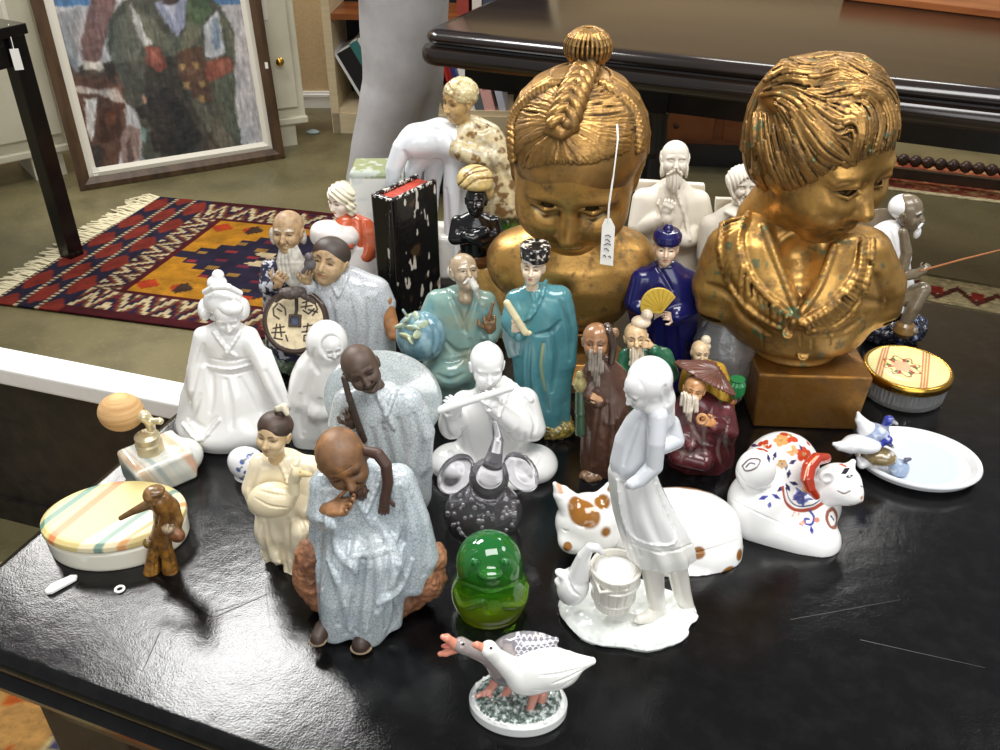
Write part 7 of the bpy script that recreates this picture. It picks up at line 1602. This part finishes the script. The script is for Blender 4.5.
def coin_youth():
    SK = (190, 160, 120)
    f = Fig('youth_with_coin', 'smiling dark-haired youth in white crackle robe holding a large round inscribed coin', 'figurine', 352, 366)
    s = f.S(); s.c = (198, 202, 206); s.kk = 5; s.loft([(356, 370, 0, 40, 26), (354, 345, 0, 42, 27), (350, 318, 0, 44, 27), (346, 296, 0, 43, 25), (342, 280, 0, 37, 20), (338, 272, 0, 24, 15), (335, 266, 0, 12, 11)], folds=[(7, 1.1, .2, 0, .6)], rd=4)
    s.ch([(376, 292, 0, 15), (384, 304, -2, 12)], k=7); s.ch([(316, 282, -4, 12), (308, 300, -10, 11), (308, 286, -18, 9)], k=6)
    s.trace([(324, 268), (334, 288), (338, 296)], 1.6, n=6, k=1.5); s.trace([(350, 268), (344, 284), (338, 296)], 1.6, n=6, k=1.5)
    for a in ([(330, 300), (334, 325), (332, 350)], [(350, 300), (354, 325), (354, 352)], [(368, 300), (370, 325), (368, 350)]): s.trace(a, 1.6, n=7, k=4, mode='s')
    s.recess(5, (150, 156, 162), .5); s.build('robe', M['crackle'], .85)
    s = f.S(); s.c = (186, 130, 84); s.kk = 3; s.ch([(384, 300, -4, 9), (389, 318, -8, 8), (394, 334, -16, 7)], k=4); hand(s, (393, 332, -16), (406, 346, -22), (.4, -.7, .6), 18, 1, (186, 130, 84)); s.recess(3, (120, 76, 46), .5); s.build('bare_arm', M['bisque'], .6, floor=None)
    s = f.S(); hand(s, (306, 284, -22), (308, 268, -26), (0, -.8, .3), 60, 1, SK, w=1.3); s.build('hand', M['bisque'], .5, floor=None)
    s = f.S(); s.c = (96, 92, 94); s.kk = 2; s.ell((310, 264, -30), (6, 5, 7)); s.ell((309, 257, -30), (4.5, 4.5, 4.5)); s.ch([(306, 268, -32, 2), (303, 272, -32, 2)]); s.build('small_toad', M['bisque'], .5, floor=None)
    s = f.S(); head(s, (329, 261, -6), 23, yaw=-12, pitch=-18, roll=10, c=SK, brow=(70, 52, 40), iris=(36, 28, 24), lip=(170, 110, 84), fat=1.1, cheek=1.3, jaw=1.15); s.recess(3, (120, 90, 60), .5); H = s.build('head', M['bisque'], .6, floor=None)
    s = f.S(); s.c = (60, 52, 48); s.frame((329, 261, -6), (-18, 10, -12), 23); s.kk = .1; s.ell((0, .16, .32), (.84, .84, .74)); s.ell((0, -.9, -.22), (.72, .62, .76), k=.08, mode='s'); s.ell((0, 0, -.75), (1, 1, .55), k=.1, mode='s'); s.off(); s.build('hair', M['bisque'], .6, parent=H, floor=None)
    # the coin: dark rim, cream face, square hole, four brushed characters
    s = f.S(); DK = (62, 46, 38); c = f.p(296, 321, -34); fr = (c[0], c[1], c[2], 'L'); RT = (58, 4, -6); s.c = DK
    s.frame(fr, RT, 1); s.lathe((0, 0, 0), [(0, -4), (29, -4), (31, -2), (31, 2), (29, 4), (26.5, 4), (26, 3), (0, 3)], k=.4); s.lathe((0, 0, 0), [(0, 0), (26, 0), (26, 3.2), (0, 3.2)], c=(222, 206, 170), k=.4)
    s.box((0, 0, 2), (5.4, 5.4, 4), rd=.5, c=DK); s.box((0, 0, 6), (3.6, 3.6, 3), rd=.3, k=.3, mode='s'); s.box((0, 0, 1), (3.7, 3.7, 3), rd=.3, mode='p', c=(70, 84, 110))
    INK = (50, 36, 30)
    def st(P, r=.8): s.ch([(x, y, 3.2, r) for x, y in P], mode='p', c=INK, soft=.5)
    for P in ([(-17, 15), (-21, 10), (-20, 4), (-15, 1)], [(-15, 15), (-10, 11), (-9, 5)], [(-17, 10), (-13, 8)],
              [(6, 17), (14, 20)], [(10, 20), (9, 12)], [(5, 13), (15, 15)], [(7, 10), (12, 7), (17, 12)], [(17, 18), (20, 12), (16, 6)], [(12, 11), (20, 9)],
              [(-20, -8), (-10, -6)], [(-17, -4), (-18, -16)], [(-14, -4), (-12, -15)], [(-21, -12), (-9, -11)], [(-19, -17), (-11, -18)], [(-8, -14), (-6, -19)],
              [(8, -5), (16, -3)], [(12, -2), (11, -10)], [(7, -10), (18, -8)], [(9, -13), (15, -12), (16, -18), (9, -18), (9, -13)], [(18, -4), (19, -14)]): st(P)
    s.ch([(0, 22, 3.5, 1.6), (1, 10, 3.8, 1.4), (0, 5, 3.5, 1.2)], k=.5, c=INK)
    s.off(); s.build('coin', M['mud'], .5, floor=None)
    s = f.S(); s.c = (64, 54, 50); s.kk = 2; s.ell((291, 293, -36), (12, 8, 6)); s.ell((300, 292, -36), (7, 5, 5)); s.ch([(281, 296, -38, 3), (276, 301, -38, 2)], k=2); s.ch([(304, 296, -38, 3), (314, 302, -38, 2.4)], k=2); s.disp(lambda P: vnoise3(P / 2.5, 3) * 1); s.build('toad', M['bisque'], .55, floor=None)
coin_youth()

def peach_elder():
    C = (128, 158, 150); SK = (176, 156, 128)
    f = Fig('celadon_elder', 'seated bald elder in celadon green robe with raised finger, gazing up', 'figurine', 458, 392)
    s = f.S(); s.c = C; s.kk = 5; s.loft([(458, 396, 0, 42, 26), (458, 382, 0, 42, 27), (460, 360, 0, 36, 25), (461, 335, 0, 33, 22), (461, 312, 0, 32, 19), (461, 298, 0, 28, 16), (462, 288, 0, 15, 12)], folds=[(7, 1.2, .2, .4, .6)], rd=4)
    s.ell((450, 372, -18), (24, 20, 18), k=8); s.ell((432, 390, -8), (22, 18, 16), k=7); s.ch([(438, 302, 0, 13), (428, 326, -6, 13), (426, 346, -12, 10)], k=7); s.ch([(486, 302, 0, 11), (494, 326, -6, 11), (490, 336, -14, 9)], k=6)
    for a in ([(448, 290), (458, 312), (466, 332)], [(476, 292), (470, 312), (464, 330)], [(444, 340), (456, 352), (470, 350)], [(440, 360), (450, 362), (464, 358)], [(438, 375), (450, 380), (464, 374)], [(470, 340), (478, 365), (476, 390)], [(484, 320), (486, 350), (486, 380)], [(432, 310), (426, 332), (424, 346)]): s.trace(a, 1.8, n=7, k=3.5, mode='s')
    s.noise(14, (98, 150, 156), .05, .35, .7, 3); s.noise(18, (150, 140, 104), .1, .4, .5, 6); s.recess(5, (70, 92, 86), .6); s.build('robe', M['glaze'], .8)
    s = f.S(); hand(s, (490, 330, -18), (489, 312, -22), (0, -.8, .3), 60, 1, (150, 112, 74), w=1.3); s.ch([(489, 318, -22, 2.2), (493, 303, -23, 1.6)], k=1, c=(150, 112, 74)); s.build('hand', M['mud'], .5, floor=None)
    s = f.S(); head(s, (464, 272, -4), 19, yaw=26, pitch=-28, roll=6, c=SK, brow=(226, 220, 206), iris=(50, 40, 34), wrinkle=1); s.recess(3, (110, 90, 66), .6); H = s.build('head', M['mud'], .55, floor=None)
    s = f.S(); s.c = (226, 222, 212); s.kk = 1.5; s.ch([(470, 279, -16, 4), (475, 287, -18, 3.6), (478, 298, -18, 1.4)], k=2); s.frame((464, 272, -4), (-28, 6, 26), 19)
    for x in (-1, 1): s.ch([(x * .08, -.78, -.4, .08), (x * .32, -.66, -.6, .07)], k=.05)
    s.ell((0, .5, .1), (.74, .5, .6), k=.2); s.off(); s.build('beard', M['mud'], .55, parent=H, floor=None)
    PC = (104, 142, 156); s = f.S(); s.c = PC; s.kk = 4; s.ell((421, 336, -22), (25, 23, 26)); s.trace([(424, 312), (436, 336), (430, 360)], 1.6, n=9, k=4, mode='s'); s.noise(12, (150, 186, 196), .0, .3, .7, 3)
    for i, (x, y, a) in enumerate(((402, 326, 200), (408, 318, 250), (416, 316, 290), (413, 328, 160), (405, 336, 150), (418, 334, 60), (410, 340, 110), (421, 324, 20))):
        v = s.hits([(x, y)])[0]; s.frame((*v, 'L'), (60, 0, a), 1); s.ell((0, 0, 0), (7.5, 4, 2.2), k=1, c=(176, 184, 146)); s.off()
    s.ch([(407, 316, -36, 1.6), (403, 310, -36, 1.3)], k=1, c=(150, 150, 110)); s.recess(2.5, (74, 96, 96), .6); s.build('peach', M['glaze'], .7, floor=None)
peach_elder()

def turbaned():
    f = Fig('turbaned_figure', 'glossy black figure with crossed arms, cream turban and gold striped skirt', 'figurine', 486, 326)
    s = f.S(); s.c = (196, 156, 88); s.kk = 3; s.loft([(487, 330, 0, 40, 28), (486, 310, 0, 36, 26), (484, 290, 0, 28, 21), (480, 272, 0, 21, 17), (477, 262, 0, 16, 13)], folds=[(14, 1.3, .6, 0, .4)], rd=3)
    s.recess(3, (96, 66, 26), .8); s.build('skirt', M['mud'], .8)
    s = f.S(); s.c = (122, 76, 36); s.lathe((*f.p(476, 258, 0), 'L'), [(0, -5), (17, -5), (18.5, 0), (17, 6), (0, 6)], sy=.8); s.build('sash', M['mud'], .7, floor=None)
    BK = (16, 15, 17); s = f.S(); s.c = BK; s.kk = 4; s.loft([(476, 258, 0, 15, 12), (476, 246, 0, 16, 12), (476, 232, 0, 20, 14), (476, 222, 0, 22, 13), (476, 216, 0, 15, 10), (476, 211, 0, 7, 7)], rd=3)
    s.ch([(458, 222, 0, 7), (455, 238, -6, 7), (470, 238, -15, 6), (486, 232, -16, 5)], k=3); s.ch([(494, 222, 0, 7), (497, 236, -6, 7), (482, 242, -16, 6), (466, 236, -17, 5)], k=3); s.ch([(476, 214, -1, 6), (476, 204, -2, 5.6)], k=3)
    head(s, (476, 201, -5), 15, yaw=-6, pitch=-12, c=BK, iris=(120, 110, 100), neck=False); s.build('body', M['blackpeel'], .6, floor=None)
    s = f.S(); s.c = (214, 190, 126); s.kk = 3; s.ell((475, 178, 2), (18, 16, 13)); s.tor((475, 183, 2), 13, 5, (-8, 6, 0), k=3); s.ell((486, 190, 8), (8, 10, 12), k=4)
    for a in ([(458, 186), (470, 174), (488, 170)], [(461, 192), (476, 180), (493, 178)], [(464, 176), (474, 168), (484, 166)]): s.trace(a, 1, n=8, k=1.6, mode='s'); s.trace(a, .9, n=8, mode='p', c=(130, 96, 46), soft=.6)
    s.build('turban', M['mud'], .65, floor=None)
turbaned()

def bull_boy():
    f = Fig('boy_leaning_over_calf', 'boy in speckled shirt leaning over a white glazed calf on green and white base', 'figurine', 452, 282)
    s = f.S(); s.c = (226, 226, 220); s.kk = 4

    s.box((*f.p(382, 222, 2), 'L'), (25, 20, 58), rd=5); s.box((*f.p(430, 250, 2), 'L'), (56, 20, 24), rd=6, k=8)
    tz = f.p(382, 166, 0)[2]; s.tint(lambda P, C: np.where(((P[:, 2] > tz - 6) & (P[:, 0] < f.p(405, 200, 0)[0]))[:, None], np.array(lin((140, 150, 112)), F32), C)); s.noise(8, (200, 206, 204), .1, .3, .6); s.build('stump_base', M['porc'], 1.0)
    s = f.S(); s.c = (46, 92, 34); s.kk = 5; s.ell((508, 236, 4), (28, 24, 40)); s.ell((490, 262, 0), (38, 24, 26), k=8); s.noise(9, (84, 126, 50), 0, .3, .8); s.build('green_mound', M['glaze'], .95)
    WC = (226, 230, 234); s = f.S(); s.c = WC; s.kk = 6
    s.ch([(462, 146, -2, 19), (440, 138, -4, 20), (416, 142, -6, 17)], k=8); s.ch([(416, 138, -8, 13), (402, 148, -12, 10), (394, 168, -14, 8.5), (391, 190, -14, 7)], k=6); s.ch([(424, 152, -2, 12), (414, 168, -2, 9), (410, 190, -2, 8)], k=5); s.ch([(436, 156, 4, 11), (432, 186, 4, 8), (430, 210, 4, 8)], k=5)
    s.ch([(456, 160, -6, 12), (452, 190, -10, 9), (452, 226, -10, 8), (456, 262, -10, 10)], k=5); s.ch([(468, 160, 6, 11), (466, 200, 6, 9), (466, 258, 6, 9)], k=5)
    for a in ([(446, 190), (448, 225), (452, 258)], [(430, 128), (446, 134), (456, 150)], [(404, 152), (412, 160), (424, 160)]): s.trace(a, 1.6, n=8, k=4, mode='s')
    s.build('calf', M['porc'], .9, floor=None)
    SP = (214, 198, 156); s = f.S(); s.c = SP; s.kk = 6
    s.loft([(508, 212, 2, 32, 24), (504, 195, 2, 33, 25), (496, 172, 1, 29, 22), (487, 150, 0, 26, 19), (480, 134, 0, 22, 16), (474, 122, 0, 15, 12), (470, 116, 0, 9, 9)], rd=5)
    s.ch([(464, 132, -6, 10), (456, 148, -14, 10), (470, 156, -20, 9)], k=6); s.ch([(490, 136, 0, 12), (498, 158, -8, 12), (474, 158, -20, 9), (462, 152, -22, 7)], k=6)
    for a in ([(480, 140), (490, 165), (494, 190)], [(470, 120), (480, 130), (488, 128)], [(500, 165), (510, 185), (512, 205)], [(476, 150), (484, 146), (492, 150)]): s.trace(a, 1.8, n=7, k=4, mode='s')
    s.noise(5, (128, 92, 46), .1, .2, .9, 5); s.noise(8, (232, 226, 200), .1, .3, .6, 8); s.build('speckled_shirt', M['mud'], .85, floor=None)
    SK = (206, 170, 112); s = f.S(); head(s, (459, 101, -6), 21, yaw=-48, pitch=4, c=SK, brow=(130, 96, 56), iris=(70, 50, 36)); s.recess(3, (130, 90, 50), .6); H = s.build('head', M['mud'], .6, floor=None)
    s = f.S(); s.c = (216, 200, 150); s.frame((459, 101, -6), (4, 0, -48), 21); s.kk = .1; s.ell((0, .16, .32), (.82, .88, .76)); s.ell((0, -.9, -.15), (.7, .55, .74), k=.08, mode='s'); s.ell((0, -.15, -.7), (1, .8, .5), k=.1, mode='s'); s.off(); s.disp(lambda P: vnoise3(P / 3, 3) * 1.2); s.noise(4, (150, 116, 66), .05, .25, .7, 4); s.build('hair', M['mud'], .6, parent=H, floor=None)
bull_boy()

def walker():
    b = at(392, 205, 0); f = Fig('person', 'person in grey trousers walking past the bookcase, seen below the waist', 'person', 392, 205, z=0)
    k = 1 / f.m; u = lambda *a: tuple(v * k for v in a)
    L = lambda x, y, z, *r: (x * k, y * k, z * k, *[q * k for q in r])
    s = f.S(); s.c = (158, 154, 150); s.kk = .06 * k; s.fr = (np.zeros(3), np.eye(3), 1.0)
    s.ch([L(-.06, 0, .1, .10), L(.04, .0, .45, .115), L(.085, .0, .82, .145)]); s.ch([L(.06, .14, .1, .085), L(.10, .12, .45, .105), L(.10, .08, .82, .14)])
    s.ell(L(.04, .04, .92), (.19 * k, .15 * k, .16 * k)); s.disp(lambda P: np.sin(P[:, 2] / k * 30 + P[:, 0] / k * 24) * .0012 * k + np.sin(P[:, 2] / k * 13 - P[:, 0] / k * 18) * .0022 * k)
    bd = f.S(); bd.c = (206, 166, 140); bd.kk = .06 * k; bd.fr = (np.zeros(3), np.eye(3), 1.0)
    bd.ch([L(-.06, 0, .09, .05), L(.03, 0, .45, .06), L(.07, 0, .85, .08)]); bd.ch([L(.06, .14, .09, .05), L(.1, .12, .45, .06), L(.06, .08, .85, .08)]); bd.ell(L(.04, .04, .95), (.14 * k, .11 * k, .14 * k))
    bd.ch([L(.04, .04, .95, .12), L(.04, .04, 1.2, .13), L(.04, .04, 1.4, .1)]); bd.ch([L(.04, .04, 1.36, .06), L(.04, .03, 1.52, .05)])
    for x in (-1, 1): bd.ch([L(.04 + x * .17, .04, 1.38, .055), L(.04 + x * .22, .06, 1.1, .045), L(.04 + x * .2, -.06, .86, .035)])
    head(bd, (.04 * k, .0, 1.63 * k, 'L'), .115 * k, yaw=60, c=(206, 166, 140), brow=(80, 60, 46)); bd.build('body', mat('skin', rough=.55), 3.4 , floor=None)
    s.build('trousers', M['trouser'], 3.0, floor=None)
    s = f.S(); s.c = (70, 84, 110); s.kk = .06 * k; s.fr = (np.zeros(3), np.eye(3), 1.0); s.ch([L(.04, .04, .98, .165), L(.04, .04, 1.2, .165), L(.04, .04, 1.38, .13)]); 
    for x in (-1, 1): s.ch([L(.04 + x * .16, .04, 1.38, .08), L(.04 + x * .22, .06, 1.12, .068)])
    s.build('shirt', mat('blue_shirt', rough=.9), 3.4, floor=None)
    s = f.S(); s.c = (60, 44, 34); s.fr = (np.zeros(3), np.eye(3), 1.0); s.ell(L(.02, .03, 1.68), (.1 * k, .11 * k, .09 * k)); s.build('hair', mat('hair', rough=.6), 3.0, floor=None)
    for (x, y) in ((-.06, 0), (.06, .14)):
        s = f.S(); s.c = (28, 28, 30); s.kk = .02 * k; s.fr = (np.zeros(3), np.eye(3), 1.0); s.ch([L(x - .03, y, .045, .048), L(x + .1, y - .01, .035, .04), L(x + .16, y - .01, .03, .03)]); s.build('shoe', M['dark'], 2.5, floor=True)
walker()
